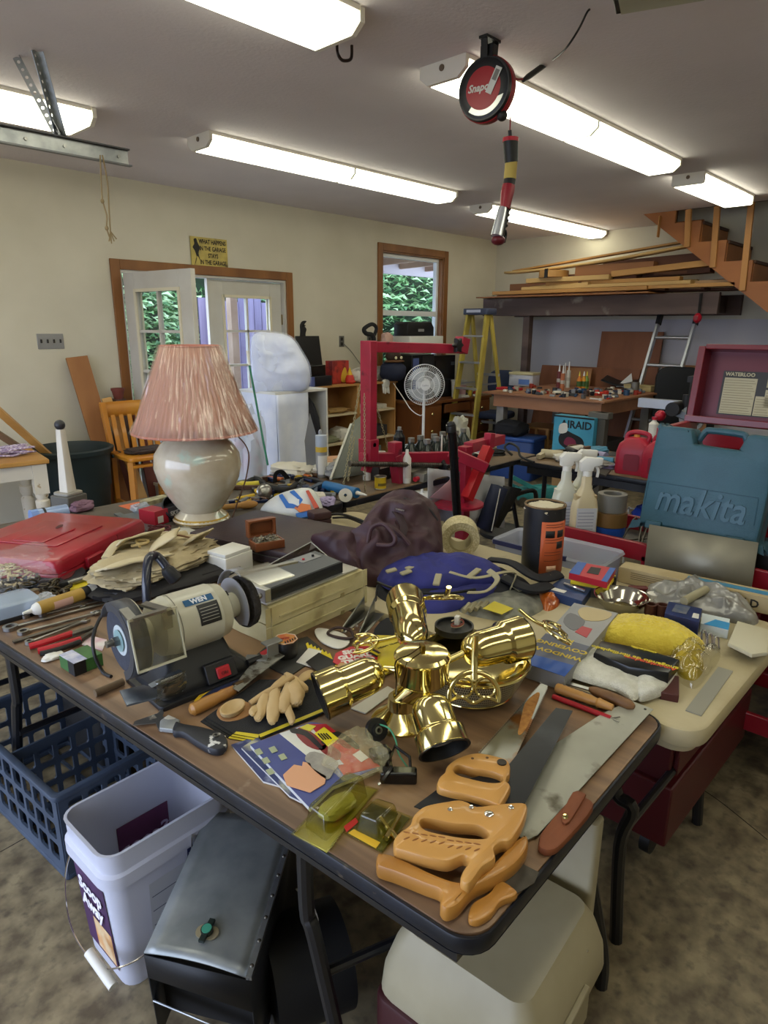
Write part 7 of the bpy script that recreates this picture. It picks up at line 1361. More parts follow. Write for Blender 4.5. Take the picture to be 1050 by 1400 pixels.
solo('amber_bag','small amber plastic bag between the backpack and the blue package','bag',mat('b8601c',.25,c2='8a3c10',sc=30,coat=.4),puff([(733,815),(745,806),(765,818),(762,830),(745,835)],Pz(750,822,ZW),UPV,.025,.4,40,1,8,4))
t = thing('glove_packet','grey packet of gloves with yellow print under the brass dish','packet',Pz(690,830,ZW)); part(t,'packet',mat('8a8a7c',.5,c2='5a5a54',sc=18),puff([(628,836),(660,818),(720,808),(742,818),(744,832),(720,845),(690,850)],Pz(690,835,ZW),UPV,.03,.2,20,2,8,4),True); patchz(t,[(660,832),(676,822),(702,832),(686,840)],ZW+.031,mat('c9b82c',.5))
for k_ in range(4): part(t,'cream_finger',CRM,tube([Pz(634+k_*8,836-k_*1.5,ZW+.02),Pz(642+k_*8,826-k_*1,ZW+.028)],.008,8),True)
# window covering kit
kq = [(718,900),(826,815),(848,834),(762,925)]
kt = thing('window_kit_box','grey-blue window covering kit carton lying on the table seam','box',Pz(780,860,ZA)); kz = ZW+.05
kq = [(712,905),(785,824),(845,838),(772,925)]
part(kt,'carton',mat('8a8c90',.45,c2='9a9a9a',sc=5),prism(zp(kq,kz),ZW+.011,kz),True,smooth=0,bev=.001)
patchz(kt,[(712,905),(722,893),(785,910),(772,925)],kz+.0004,mat('1f4c9c',.4),'blue_panel'); patchz(kt,[(722,893),(746,866),(806,884),(785,910)],kz+.0004,mat('4b5064',.4,c2='5a6078',sc=7),'dark_panel'); patchz(kt,[(790,836),(802,830),(836,838),(826,848),(800,848)],kz+.0006,mat('b9a880',.5),'room_picture',sm=True); patchz(kt,[(786,864),(796,856),(810,860),(802,872)],kz+.0006,mat('a8323c',.4),'red_picture'); patchz(kt,[(770,850),(780,838),(800,850),(785,862)],kz+.0005,mat('63646a',.4),'grey_picture',sm=True)
an = math.degrees(math.atan2((Pz(845,838,kz)-Pz(785,824,kz)).y,(Pz(845,838,kz)-Pz(785,824,kz)).x))
for i,s in enumerate(('WINDOW','COVERING','KIT')): part(kt,'lettering',mat('c9b030',.45),text(s,.027,.0004,bold=.0008).rz(an+180).at(Pz(762+i*6,893-i*9,kz+.0012)),True)
part(kt,'lettering',mat('c9b030',.45),text('INSULATOR KIT',.026,.0004,bold=.0008).rx(90).rz(math.degrees(math.atan2((Pz(845,838,kz)-Pz(772,925,kz)).y,(Pz(845,838,kz)-Pz(772,925,kz)).x))).at(Pz(812,880,kz-.02)+Vector((.003,-.003,0))),True)
# steel bowl
b_ = Pz(848,832,ZW); t = thing('steel_bowl','shiny shallow steel bowl between the packages','bowl',(b_.x,b_.y,ZW)); k = mpp(848,825,ZW+.04); part(t,'bowl',mat('b5b2a6',.14,1),lathe([(.0,.003),(.05,.004),(36*k*.86,.02),(36*k,.045),(37.5*k,.046),(36*k,.041),(.05,0),(0,0)],48)); part(t,'gold_leaf_print',BRASS,prism(rrect(.07,.05,.02),.006,.008))
for i,(px,py) in enumerate(((888,842),(904,843))): part(thing('pipe_cap',('small brown pipe cap left of its twin behind the duster','small brown pipe cap right of its twin behind the duster')[i],'cap',Pz(px,py,ZW)),'cap',mat('4a281c',.4),lathe([(.0,.0),(.018,0),(.018,.04),(.013,.04),(.013,.03),(0,.03)],20))  # two small brown pipe caps
t = thing('plastic_cap','white plastic cap stack beside the steel bowl','cap',Pz(891,826,ZW)); part(t,'cap',WHITEPL,cyl(.02,0,.02,20)); part(t,'cap',WHITEPL,cyl(.019,.021,.036,20).t(.003,0,0))  # two stacked white plastic caps
solo('brass_ring','small brass fitting on the table behind the duster','fitting',BRASS,ring(.012,.005,20,8,.006).at(Pz(884,846,ZW)))
t = pbox('blue_carton','dark blue printed carton standing right of the brown caps','box',[(909,838),(914,822),(960,832),(956,850)],ZW,.05,mat('202c60',.4,c2='182048',sc=10)); patchz(t,[(918,836),(924,826),(944,830),(938,840)],ZW+.051,mat('3a4a6a',.4,c2='6a6a70',sc=40),'picture'); patchz(t,[(946,844),(948,838),(956,840),(955,846)],ZW+.051,WHITEPL,'print')
t = pbox('blue_white_card','white and light blue card in clear wrap beside the dark blue carton','card',[(958,852),(960,838),(998,846),(996,862)],ZW,.028,mat('c9d2d6',.4)); patchz(t,[(962,853),(978,847),(998,852),(996,861)],ZW+.029,mat('3a8cc0',.4),'blue_print')
for i,(px,py) in enumerate(((962,872),(970,876),(979,880))): part(thing('u_bolt',('wire hook nearest the dark carton in a row of three','middle wire hook in the row of three','wire hook nearest the square dish in the row of three')[i],'hook',Pz(px,py,ZW)),'wire',CHROME,tube(crv([Pz(px-3,py+8,ZW+.004),Pz(px-2,py-8,ZW+.02),Pz(px+3,py-8,ZW+.02),Pz(px+4,py+8,ZW+.004)],4),.003,6),True)
t = thing('grey_bag','crumpled grey translucent bag with a white tube in front of the long carton','bag',Pz(935,825,ZW)); part(t,'bag_film',mat('6b6a66',.3,c2='8d8b84',sc=14,coat=.4,bump=.3,bs=30),puff([(880,812),(900,800),(950,800),(1000,815),(1035,842),(1030,855),(990,850),(930,838),(890,830)],Pz(940,835,ZW),UPV,.055,.35,22,3,12,5,.2,.5),True,smooth=70); part(t,'white_tube',CRM,rod(Pz(935,822,ZW+.05),Pz(965,806,ZW+.055),.013,12),True)
# long carton at the far edge with print
A,B = Pz(845,795,ZW),Pz(1056,842,ZW); u = B-A; an = math.degrees(math.atan2(u.y,u.x))
t = thing('long_carton','long flat cream cardboard carton along the far edge of the white table','box',(A.x,A.y,ZW),an); CDB = mat('b3a27c',.7,c2='a08e66',sc=6); part(t,'carton',CDB,bx(0,u.length,0,.07,0,.055),bev=.001); part(t,'end_flap',CDB,bx(-.004,0,.005,.065,.004,.05))
for q in range(4): part(t,'print_line',mat('6a5c40',.7),bx(.04,.26,-.0008,0,.02+.007*q,.022+.007*q))
part(t,'lettering',INK,text('WELD',.036,.0004,bold=.001).rx(90).t(u.length-.09,-.001,.025)); part(t,'blue_tape',mat('3a7ca0',.5),bx(u.length*.45,u.length,.02,.05,.055,.0565))
solo('red_blocks','dark red plastic block left of the grey bag','block',mat('5a1c1c',.5),bx(-.03,.03,-.015,.015,0,.025).rz(-50).at(Pz(872,812,ZW)),bev=.002)
solo('putty_rod','grey putty rod standing by the bowl rim','rod',mat('2c2a28',.5),cyl(.008,0,.05,10).at(Pz(838,808,ZW)))
# yellow duster,black pack,gloves
YD = mat('dcc648',.95,c2='cdb43a',sc=30,bump=1,bs=120,sheen=.3)
g = puff([(815,865),(830,850),(870,850),(920,860),(955,878),(964,888),(950,893),(910,892),(860,882),(825,875)],Pz(890,878,ZW+.01),UPV,.055,.1,10,3,22,10,.3,0).fn(lambda x,y,z: (x,y,z+.004*nz(x,y,z,160)))
solo('wool_duster','fluffy bright yellow wool mitt lying across the white table','duster',YD,g,smooth=80)
t = thing('abrasive_pack','black packet with yellow and red print in front of the yellow mitt','packet',Pz(865,895,ZW)); q_ = [(812,890),(822,874),(878,884),(930,900),(915,918),(860,910)]
part(t,'packet',mat('141415',.3),prism(zp(q_,ZW+.058),ZW+.02,ZW+.056,.006),True)
an = math.degrees(math.atan2((Pz(920,908,ZW)-Pz(820,882,ZW)).y,(Pz(920,908,ZW)-Pz(820,882,ZW)).x))
for i,(s,c_,px,py,sz) in enumerate((('ahogando de fibrillaplado','c9b82c',866,898,.021),('Amortiguadora','c84a2a',888,906,.02),('almohadilla','c9b82c',880,888,.014))): part(t,'lettering',mat(c_,.45),text(s,sz,.0004,bold=.0006).rz(an+180).at(Pz(px,py,ZW+.0565)),True)
part(t,'clear_wrap',clear('f4f0e0',.1,.15),puff([(785,885),(812,872),(835,872),(830,890),(805,898)],Pz(810,888,ZW),UPV,.03,.4,30,2,8,4),True)
GLV = mat('d6d5cb',.9,c2='c8c7bb',sc=60,bump=.8,bs=260)
t = thing('cloth_gloves','white knitted work gloves folded by the table seam','gloves',Pz(830,915,ZA)); part(t,'glove',GLV,puff([(745,912),(765,892),(790,885),(850,895),(882,900),(880,935),(868,958),(840,945),(790,930)],Pz(820,925,ZA+.006),UPV,.02,.25,22,2,14,6,.15,.3,.35),True,smooth=70); part(t,'glove',GLV,puff([(868,930),(882,912),(912,908),(926,920),(912,945),(895,955),(872,958)],Pz(895,935,ZA),UPV,.03,.25,24,5,10,6,.15,.3,.35),True,smooth=70); part(t,'loose_thread',WHITEPL,tube(crv([Pz(745,912,ZA+.01),Pz(735,905,ZA+.006),Pz(742,920,ZA+.003),Pz(738,932,ZA+.003),Pz(748,938,ZA+.003)],5),.0012,4),True)
t = thing('sponge_bag','crumpled clear bag with a yellow sponge right of the black packet','bag',Pz(945,905,ZW)); part(t,'sponge',mat('b8a02c',.8,c2='a08c24',sc=30),puff([(920,905),(932,892),(955,898),(962,915),(950,930),(930,925)],Pz(942,912,ZW),UPV,.035,.3,26,7,10,5),True); part(t,'bag_film',clear('f4f4ee',.1,.12),puff([(912,912),(925,888),(960,885),(985,895),(968,925),(950,942),(925,930)],Pz(945,914,ZW),UPV,.045,.5,30,4,12,5,.1,.5),True)
solo('maroon_block','maroon edged flat block under the white gloves','block',mat('4a201c',.5),bx(-.05,.05,-.02,.02,0,.02).rz(20).at(Pz(915,945,ZW)),bev=.002)
# steel rule,square dish,corner tape
A,B = Pz(955,955,ZW),Pz(990,912,ZW); solo('steel_rule','wide flat grey steel rule on the right side of the white table','ruler',mat('9a988c',.45,.4),bar(Pz(948,975,ZW+.002),Pz(992,915,ZW+.002),.035,.003))
for i in range(3): solo('square_dish',('lowest','middle','top')[i]+' white square foam tray stacked at the right table edge','tray',mat('bdb79e',.6),prism(zp([(995,880),(1008,850),(1052,862),(1050,893),(1028,896)],ZW+.01+.014*i),ZW+.001+.014*i,ZW+.014+.014*i,.004))
# chisel,screwdriver,red pen by the gloves
t = thing('wood_chisel','turned ribbed wooden handled tool beside the white gloves','chisel',Pz(800,953,ZA)); a_,b_ = Pz(760,940,ZA+.014),Pz(838,968,ZA+.012); L_ = (b_-a_).length
part(t,'handle',mat('b08040',.45,coat=.2),al(lathe([(.009,0),(.012,.003)]+[(.0115+.0014*(k_ % 2),.006+.005*k_) for k_ in range(12)]+[(.011,.07),(.012,L_*.6),(.009,L_*.72),(.0125,L_*.76),(.011,L_*.8),(.008,L_)],20),a_,b_),True)
t = thing('carving_knife','short blade with dark wooden handle lying behind the ribbed handle','knife',Pz(820,945,ZA)); part(t,'handle',mat('7a5634',.5,c2='64462a',sc=20),al(lathe([(.006,0),(.011,.012),(.014,.05),(.012,.1),(.005,.11)],18),Pz(806,942,ZA+.014),Pz(856,962,ZA+.014)),True); part(t,'blade',STEEL,bar(Pz(775,934,ZA+.014),Pz(808,943,ZA+.014),.012,.003),True)
t = thing('red_awl','long thin red pen like tool in front of the ribbed handle','pen',Pz(800,965,ZA)); part(t,'barrel',mat('a01c24',.35),rod(Pz(756,952,ZA+.006),Pz(835,982,ZA+.006),.006,10),True); part(t,'prong',STEEL,rod(Pz(835,982,ZA+.006),Pz(848,980,ZA+.012),.0015,5),True); part(t,'prong',STEEL,rod(Pz(835,982,ZA+.006),Pz(846,987,ZA+.012),.0015,5),True)
# brass brackets
for lab,px,py,z,ang_,tl in (('brass half moon bracket lying on the yellow tread pack',490,880,ZA+.03,43.5,10),('brass half moon bracket leaning on the perforated band',648,952,ZA+.09,-48+180,75),('brass half moon bracket pointing up above the dish',606,818,ZA+.13,315,30),('brass half moon bracket lying right of the spot light',768,866,ZA+.085,223.5,25)): blade_iron(lab,Pz(px,py,z),ang_-180,tl)
# white strip plates seen beneath
solo('punched_plate','pale steel plate with holes under the left brass spot light','plate',mat('b9b6a8',.4,.3),prism(zp([(480,968),(530,938),(542,944),(500,975)],ZA+.004),ZA+.001,ZA+.004))
solo('black_cloth','dark cloth under the top brass spot light','cloth',mat('17181b',.8),prism([(q.x,q.y) for q in crv(zp([(510,868),(528,845),(560,850),(575,880),(540,885)],ZA+.004),3,True)],ZA+.001,ZA+.005,.001))
# ================================================================ red tool cart
CX0,CX1,CY0,CY1,CZ = 2.44,2.82,.30,1.40,.80
t = thing('tool_cart','red steel rolling tool cart behind the white table','cart',(2.7,.85,0)); RDC = mat('8c1222',.35,coat=.3)
for z in (.74,.2):
    part(t,'shelf_rim',RDC,bx(CX0,CX0+.02,CY0,CY1,z-.02,z+.05),True,bev=.003); part(t,'shelf_rim',RDC,bx(CX1-.02,CX1,CY0,CY1,z-.02,z+.05),True,bev=.003); part(t,'shelf_rim',RDC,bx(CX0+.02,CX1-.02,CY0,CY0+.02,z-.02,z+.05),True,bev=.003); part(t,'shelf_rim',RDC,bx(CX0+.02,CX1-.02,CY1-.02,CY1,z-.02,z+.05),True,bev=.003); part(t,'shelf_pan',mat('2a2c30',.5,c2='5a5648',sc=20),bx(CX0+.02,CX1-.02,CY0+.02,CY1-.02,z-.02,z-.01),True)
for x in (CX0,CX1-.04):
    for y in (CY0,CY1-.04): q = part(t,'post',RDC,bx(x,x+.04,y,y+.04,.1,.79),True,bev=.003); part(q,'caster',BLK,cyly(.045,-.012,.012,16).t(x+.02,y+.02,.05),True)
part(t,'middle_post',RDC,bx(CX0,CX0+.03,.9,.94,.2,.74),True)
ZT = .73
def spray(lab,px,py,c_,rz_,z=ZT+.0):
    p = Pz(px,py,z+.07); t = thing('spray_bottle',lab,'bottle',(p.x+.06,p.y+.06,z),rz_); 
    part(t,'bottle',film(c_,.85,.35),loft([ringp(.105*a,.07*b,.02*min(a,1),z_,4) for a,b,z_ in ((.95,.95,0),(1,1,.008),(1,1,.13),(.85,.95,.17),(.55,.7,.205),(.36,.5,.225),(.34,.5,.26),(.28,.42,.275))],True,True)); part(t,'liquid',mat('a8946c' if c_ == 'd6c7a2' else 'c4c5b2',.3),prism(rrect(.09,.055,.015),.004,.19)); part(t,'label',mat('c9cbd2',.5),bx(-.042,.042,-.0365,-.035,.015,.14))
    for q in range(7): part(t,'label_line',mat('8f93a4',.5),bx(-.036,.03,-.0372,-.0365,.035+.014*q,.038+.014*q))
    part(t,'collar',WHITEPL,cyl(.019,.27,.292,18)); part(t,'trigger_head',WHITEPL,prism([(-.03,.292),(.02,.292),(.024,.31),(.055,.318),(.058,.345),(-.012,.35),(-.035,.33)],-.014,.014,.003).rx(90)); part(t,'trigger',WHITEPL,tube(crv([(.03,0,.315),(.044,0,.295),(.042,0,.265)],4),.006,8)); return t
spray('white spray bottle leftmost of the three on the red cart',778,712,'d4d5c6',-38); spray('clear spray bottle half hidden between two others on the red cart',800,706,'d4d5c6',-42); spray('tan spray bottle with white trigger in front on the red cart',806,722,'d6c7a2',-44)
p = Pz(838,722,ZT+.06)
for i,(lab,c_,r,h,z_) in enumerate((('blue painter tape roll at the bottom of the stack','2450a8',.068,.05,0),('brown parcel tape roll in the middle of the stack','7a5c34',.07,.06,.051),('grey duct tape roll on top of the stack','77756f',.06,.075,.112))): part(thing('tape_roll',lab,'tape',(p.x+.07+.004*i,p.y+.05,ZT+z_)),'roll',mat(c_,.35,c2=c_,sc=5),pipe_(r,.038,0,h-.001,36))
# clear bin under the cart rail + lower clutter
t = thing('clear_bin','translucent plastic bin with blue edge under the red cart rail','bin',(2.285,1.22,0),-88); part(t,'tub',film('c4c8d6',.5,.2),loft([ringp(.42,.19,.02,.5),ringp(.46,.22,.03,.74),ringp(.48,.24,.03,.75),ringp(.47,.23,.03,.76),ringp(.45,.205,.02,.75),ringp(.41,.18,.02,.51)],True,True)); part(t,'blue_clip',mat('20285a',.4),bx(-.22,.1,-.122,-.113,.745,.763)); part(t,'black_base',BLK,prism(rrect(.42,.2,.02),0,.5,.004))
t = thing('wire_hangers','tangle of bent wires on the cart behind the tape rolls','wires',(2.6,.98,ZT)); 
for q in range(6): part(t,'wire',DSTEEL,tube(crv([(.08*math.sin(q*2),.1*math.cos(q*1.3),.004),(.02,.03*q-.08,.06+.01*q),(.08*math.cos(q),-.06+.02*q,.01)],5),.0035,6))
# ---- teal tool case standing upright
TEAL = mat('2f5663',.45,c2='2a4f5c',sc=8,bump=.25,bs=300)
kx = 2.5; A,B,T1 = Px(880,716,kx),Px(1040,742,kx),Px(905,585,kx)
cw = (B-A).length; chh_ = .375; an = math.degrees(math.atan2((B-A).y,(B-A).x)); t = thing('drill_case','teal plastic tool case with embossed brand name standing upright on the cart','case',(A.x,A.y,A.z+.005),0,rot=(0,math.radians(9),math.radians(an)))
t.rotation_euler = (math.radians(-8),0,math.radians(an)); t.location = (A.x,A.y,(A.z+B.z)/2)
outl = crv([(.0,.02),(.015,.0),(cw-.02,0),(cw,.02),(cw+.005,chh_-.03),(cw-.02,chh_-.003),(cw*.80,chh_),(cw*.76,chh_-.02),(cw*.73,chh_-.052),(cw*.70,chh_-.058),(cw*.40,chh_-.055),(cw*.36,chh_-.045),(cw*.33,chh_-.01),(cw*.29,chh_),(.03,chh_),(.012,chh_-.02)],4,True)
part(t,'front_shell',TEAL,prism(outl,0,.058,.012).rx(90).t(0,0,0)); part(t,'back_shell',TEAL,prism(outl,-.055,-.002,.012).rx(90)); part(t,'carry_handle',TEAL,tube(crv([(cw*.36,0,chh_-.04),(cw*.4,0,chh_-.008),(cw*.45,0,chh_),(cw*.68,0,chh_-.002),(cw*.73,0,chh_-.01),(cw*.76,0,chh_-.04)],5),.012,10))
part(t,'recess_line',mat('1f4656',.5),tube([(.015,-.0585,.165),(cw-.02,-.0585,.165)],.0016,5)); part(t,'recess_line',mat('1f4656',.5),tube([(.015,-.0585,.165),(.01,-.0585,.07)],.0016,5)); part(t,'recess_line',mat('1f4656',.5),tube([(cw-.02,-.0585,.165),(cw-.018,-.0585,.07)],.0016,5))
part(t,'embossed_lettering',mat('2d5563',.4),text('makita',.14,.004,bold=.0015,shear=.2).sc(cw/.45*.92,1,1).rx(90).t(cw*.5,-.06,.108)); part(t,'latch',TEAL,bx(.03,.09,-.07,-.055,-.012,.02),bev=.004); part(t,'latch',TEAL,bx(cw-.1,cw-.04,-.07,-.055,-.012,.02),bev=.004)
t = thing('case_stand_box','black and teal open bin carrying the upright teal case','bin',(2.63,.66,ZT),-90); part(t,'tub',mat('1f3a42',.5),prism(rrect(.52,.2,.02),0,.1,.005)); part(t,'black_side',BLK,bx(-.27,.27,-.11,-.1,.01,.09))
t = thing('sheet_metal','plain grey sheet metal panel standing in front of the teal case','panel',Px(884,778,2.36)); kk = 2.37; part(t,'sheet',mat('8f8b7c',.45,.5,c2='858172',sc=6),G([tuple(Px(*q,kk+dx)) for q,dx in (((878,800),0),((1024,826),0),((1037,742),.03),((888,717),.03))],[(0,1,2,3)]),True,solid=.004)
# ---- rolling chest with open lid and chart
LX = 3.25
t = thing('machinist_chest','red tool chest with raised lid carrying printed conversion charts','tool chest',(3.1,.6,0))
part(t,'chest_body',DRED,bx(2.86,3.24,.12,1.07,.12,1.13),True,bev=.006); part(t,'top_rim',RDC,bx(2.83,2.87,.1,1.09,1.13,1.185),True,bev=.004); part(t,'top_rim',RDC,bx(2.87,3.24,1.06,1.09,1.13,1.185),True,bev=.004)
for k_ in range(4): part(t,'drawer',DRED,bx(2.845,2.86,.14,1.05,.2+.22*k_,.4+.22*k_),True,bev=.003)
for x in (2.92,3.18):
    for y in (.2,1.0): part(t,'caster',BLK,cyly(.055,-.015,.015,16).t(x,y,.055),True)
lidm = Matrix.Translation((LX,1.08,1.185)) @ Matrix.Rotation(math.radians(-90),4,'Z') @ Matrix.Rotation(math.radians(-9),4,'X')
def lp(nm,m,g,**k): return part(t,nm,m,g.mp(lidm),True,**k)
lw,lh = 1.0,.32
lp('lid_back',mat('5c1e28',.35,.2),bx(0,lw,0,.01,0,lh)); lp('lid_side',mat('6c1420',.35,coat=.2),bx(-.01,.02,-.09,.01,0,lh),bev=.003); lp('lid_side',mat('6c1420',.35,coat=.2),bx(.02,lw,-.09,.01,lh-.012,lh+.01),bev=.003); lp('lid_lip',mat('6c1420',.35,coat=.2),bx(-.01,lw,-.11,.01,-.02,.01),bev=.003)
lp('chart_board',mat('2c2a28',.5),bx(.09,lw-.05,-.004,0,.03,.225)); PP = mat('b9b190',.6)
lp('lettering',PP,text('WATERLOO',.022,.0005,'LEFT',bold=.0008).rx(90).t(.1,-.006,.21))
for x0,x1,z0,z1 in ((.1,.235,.035,.195),(.24,.31,.035,.12),(.275,.45,.075,.15),(.275,.45,.16,.215),(.32,.45,.035,.065)):
    q = lp('chart',PP,bx(x0,x1,-.006,-.0045,z0,z1)); g = G()
    for k_ in range(int((z1-z0)/.011)): g += bx(x0+.004,x1-.004-.02*((k_*7) % 3)/3,-.0066,-.006,z0+.005+.011*k_,z0+.007+.011*k_)
    part(q,'print_lines',mat('7a745c',.6),g.mp(lidm),True,kind='stuff')
# dark shelf with a vise,clamps
t = thing('dark_shelf','black topped shelf unit at the right behind the tool chest','shelf',(4.9,1.2,0)); sx0 = 4.75
part(t,'shelf_board',BLK,bx(sx0,5.25,.2,1.66,1.24,1.28),True); part(t,'shelf_board',BLK,bx(sx0,5.25,.2,1.95,.8,.83),True)
for y in (.2,1.6): part(t,'upright',BLKR,bx(sx0,sx0+.04,y,y+.04,0,1.24),True); part(t,'upright',BLKR,bx(5.2,5.25,y,y+.04,0,1.24),True)
t = thing('bench_vise','black vise with yellow screw on the dark shelf','vise',Px(1005,482,4.9)); t.location.z = 1.28; part(t,'body',BLK,bx(-.05,.05,-.08,.04,0,.1),bev=.008); part(t,'jaw',BLK,bx(-.05,.05,-.02,.03,.1,.16),bev=.006); part(t,'screw',mat('b89a3a',.4,.7),cyly(.014,-.14,-.06,12).t(0,0,.07))
for i,(y,c_,w_) in enumerate(((1.52,'8a2a34',.06),(1.36,'4a4038',.05),(.95,'4c4c46',.09),(.75,'6a604a',.07))): solo(('casting','casting','bundle','bundle')[i],('dull red lump at the left end of the dark shelf','brown lump left of the vise','grey bundle right of the vise','tan bundle at the right end of the dark shelf')[i],'part',mat(c_,.6),lump(.06,w_,.03+.02*(i > 1),.25,6,i).at((5.0,y,1.281)))
t = thing('miter_saw','grey mitre saw with red handle beside the aluminium ladder foot','saw',(5.0,1.7,.83)); part(t,'base',mat('6b6f70',.4,.5),cyl(.14,0,.04,24)); part(t,'arm',mat('7d8284',.35,.6),bar((0,-.08,.12),(0,.16,.2),.06,.06),bev=.006); part(t,'motor',BLK,cylx(.05,-.08,.08,18).t(0,.1,.2)); part(t,'handle_ball',RED,ell(.04,.04,.04).t(-.02,.2,.14)); part(t,'blade_guard',mat('9a9d9a',.4,.5),cylx(.09,-.01,.01,28).t(0,-.02,.14)); part(t,'post',BLK,cyl(.03,.04,.3,12).t(.05,.05,0))
t = thing('white_jug','small white bottle with red cap at the front of the mitre saw','bottle',(4.8,1.87,.83)); part(t,'bottle',WHITEPL,lathe([(.035,0),(.035,.1),(.015,.12),(.015,.13),(0,.13)],18)); part(t,'cap',RED,cyl(.018,.13,.15,14))
solo('aluminium_box_beam','horizontal aluminium box beam lying on the dark shelf side','beam',AL,bx(5.15,5.21,1.2,2.15,1.0,1.07))
# ================================================================ table D: gas cans,clutter
def gascan(lab,px,py,rz_,s=1):
    p = Pz(px,py,ZC); t = thing('gas_can',lab,'gas can',(p.x+.1,p.y,ZC),rz_); GR = mat('a81c34',.4,c2='96182c',sc=6)
    part(t,'tank',GR,loft([ringp(.15*a,.2*b,.03,z_,5) for a,b,z_ in ((.96,.96,0),(1,1,.01),(1,1,.13),(.9,.88,.18),(.6,.5,.215),(.4,.34,.22))],True,True)); part(t,'grip',GR,tube(crv([(0,-.06,.19),(0,-.07,.235),(0,0,.25),(0,.05,.235),(0,.06,.2)],5),.014,10)); part(t,'spout_cap',mat('c98a3a',.4),cyl(.018,.215,.235,14).t(0,.0,0)); part(t,'recess',mat('7c1426',.5),prism(rrect(.09,.1,.015),0,.002).rx(90).rz(-90).t(-.0765,0,.075)); return t
gascan('bright red plastic gas can left of its twin on the brown table',856,650,8); gascan('red gas can half hidden behind the teal case',893,657,-6)
solo('dark_tray','flat dark sheet metal tray in front of the gas cans','tray',mat('3a3530',.4,.4),prism(zp([(805,642),(815,636),(835,642),(828,650)],ZC+.01),ZC,ZC+.01))
TT = mat('24242a',.55); rnd = random.Random(31); seen = set(); pls = ['by the red hub','beside the black cable loop','behind the spray bottles','left of the gas cans','at the far table edge']
for i in range(34):
    p = Vector((rnd.uniform(3.85,4.4),rnd.uniform(1.75,2.25),ZC)) if i % 3 else Vector((rnd.uniform(3.5,3.95),rnd.uniform(2.5,3.0),ZC)); q = proj(p); cn,cc_ = (('black','1a1b1e'),('teal blue','3a7c9c'),('white','c9c6bc'),('brown','6a4a34'),('lilac','8c88a8'),('grey','77756f'),('cream','b3a98c'))[i % 7]
    nm,ct = (('power_tool','tool'),('cable_coil','cable'),('cloth_pouch','pouch'),('hand_plane','tool'))[i % 4]; lab = f"{cn} {nm.replace('_', ' ')} on the brown table {pls[min(4, max(0, int((q[0]-690)/28)))]}"
    if lab in seen: continue
    seen.add(lab)
    g = (lambda: cylx(.03,-.08,.06,14).t(0,0,.03)+bar((.04,0,.03),(.06,.09,.02),.03,.03),lambda: ring(.06,.006,24,6,.006)+ring(.052,.006,24,6,.016)+ring(.058,.005,20,6,.025),lambda: lump(.09,.06,.022,.25,6,i,28,16),lambda: bx(-.09,.09,-.025,.025,0,.02)+bx(-.03,.03,-.012,.012,.02,.06))[i % 4]()
    solo(nm,lab,ct,mat(cc_,.5),g.rz(rnd.uniform(0,180)).at(p),bev=.0)
solo('black_cable_loop','black cable looped up on the corner of the brown tables','cable',BLK,tube(crv([Pz(700,622,ZC+.01),Pz(690,612,ZC+.05),Pz(697,606,ZC+.08),Pz(708,612,ZC+.07),Pz(712,624,ZC+.02),Pz(730,632,ZC+.01)],7),.008,8))
t = thing('crumpled_paper','pale crumpled paper standing at the far corner by the red hub','paper',(3.92,2.95,ZC)); part(t,'paper',mat('a8a698',.6),lump(.07,.05,.1,.35,5,2,24,18))
# table C right: bottles,cans,wraps
for i,(px,py) in enumerate(((607,615),(616,618),(625,614),(635,616),(645,612),(654,616),(632,622),(617,624),(648,622))):
    p = Vector((3.0+.11*(i % 6)+.03*(i//6),2.62-.1*(i//6)+.02*(i % 2),ZC)); t = thing('glass_bottle','dark green glass bottle with grey cap in the bottle cluster','bottle',p,0,'cluster of dark green bottles'); t.scale = (1.3,1.3,1.25); part(t,'bottle',mat('1f2a26',.15,coat=.4),lathe([(0,0),(.032,0),(.034,.01),(.034,.1),(.014,.13),(.014,.145),(0,.145)],18)); part(t,'cap',mat('8a8a84',.4,.5),cyl(.016,.14,.16,14)); part(t,'label',mat('4a5248',.5),lathe([(.0345,.03),(.0345,.08)],12,170,300,False))
t = thing('black_aerosol','tall black aerosol can left of the green bottles','can',(2.98,2.7,ZC)); part(t,'can_body',mat('121216',.3),cyl(.036,0,.2,22)); part(t,'shoulder',mat('121216',.3),lathe([(.036,.2),(.02,.225),(.02,.24)],22)); part(t,'nozzle',GREYPL,cyl(.012,.235,.26,12))
for i,(x,y,w_,c_) in enumerate(((2.85,2.6,.09,'b4bac4'),(2.6,2.8,.12,'8c8e90'),(2.75,2.9,.1,'b8b2a0'),(3.3,2.9,.12,'8f9aa4'),(3.5,2.7,.1,'5a4a3c'))): solo('wrapped_packet',('clear wrapped packet left of the black aerosol','grey packet behind the red frame foot','cream packet at the back of the long table','bluish packet behind the bottle cluster','brown packet right of the bottle cluster')[i],'packet',mat(c_,.35,c2='4a4c50',sc=25,lo=.5,hi=.7),lump(w_,.06,.04,.25,6,i,28,16).at((x,y,ZC)))
t = thing('white_caulk_rod','thin white nozzle tube standing among the green bottles','tube',(3.12,2.48,ZC)); part(t,'rod',WHITEPL,cyl(.005,0,.22,8)); part(t,'foot',mat('a8283a',.4),lump(.05,.03,.025,.1,5,1,20,12))
for i,x in enumerate((2.62,2.68,2.74)): t = thing('white_tube',('left','middle','right')[i]+' white plastic tube behind the red frame foot','tube',(x,2.62,ZC)); part(t,'tube_body',WHITEPL,cyl(.024,0,.15,16)); part(t,'nozzle',WHITEPL,cyl(.01,.15,.19-.02*i,10,.005))
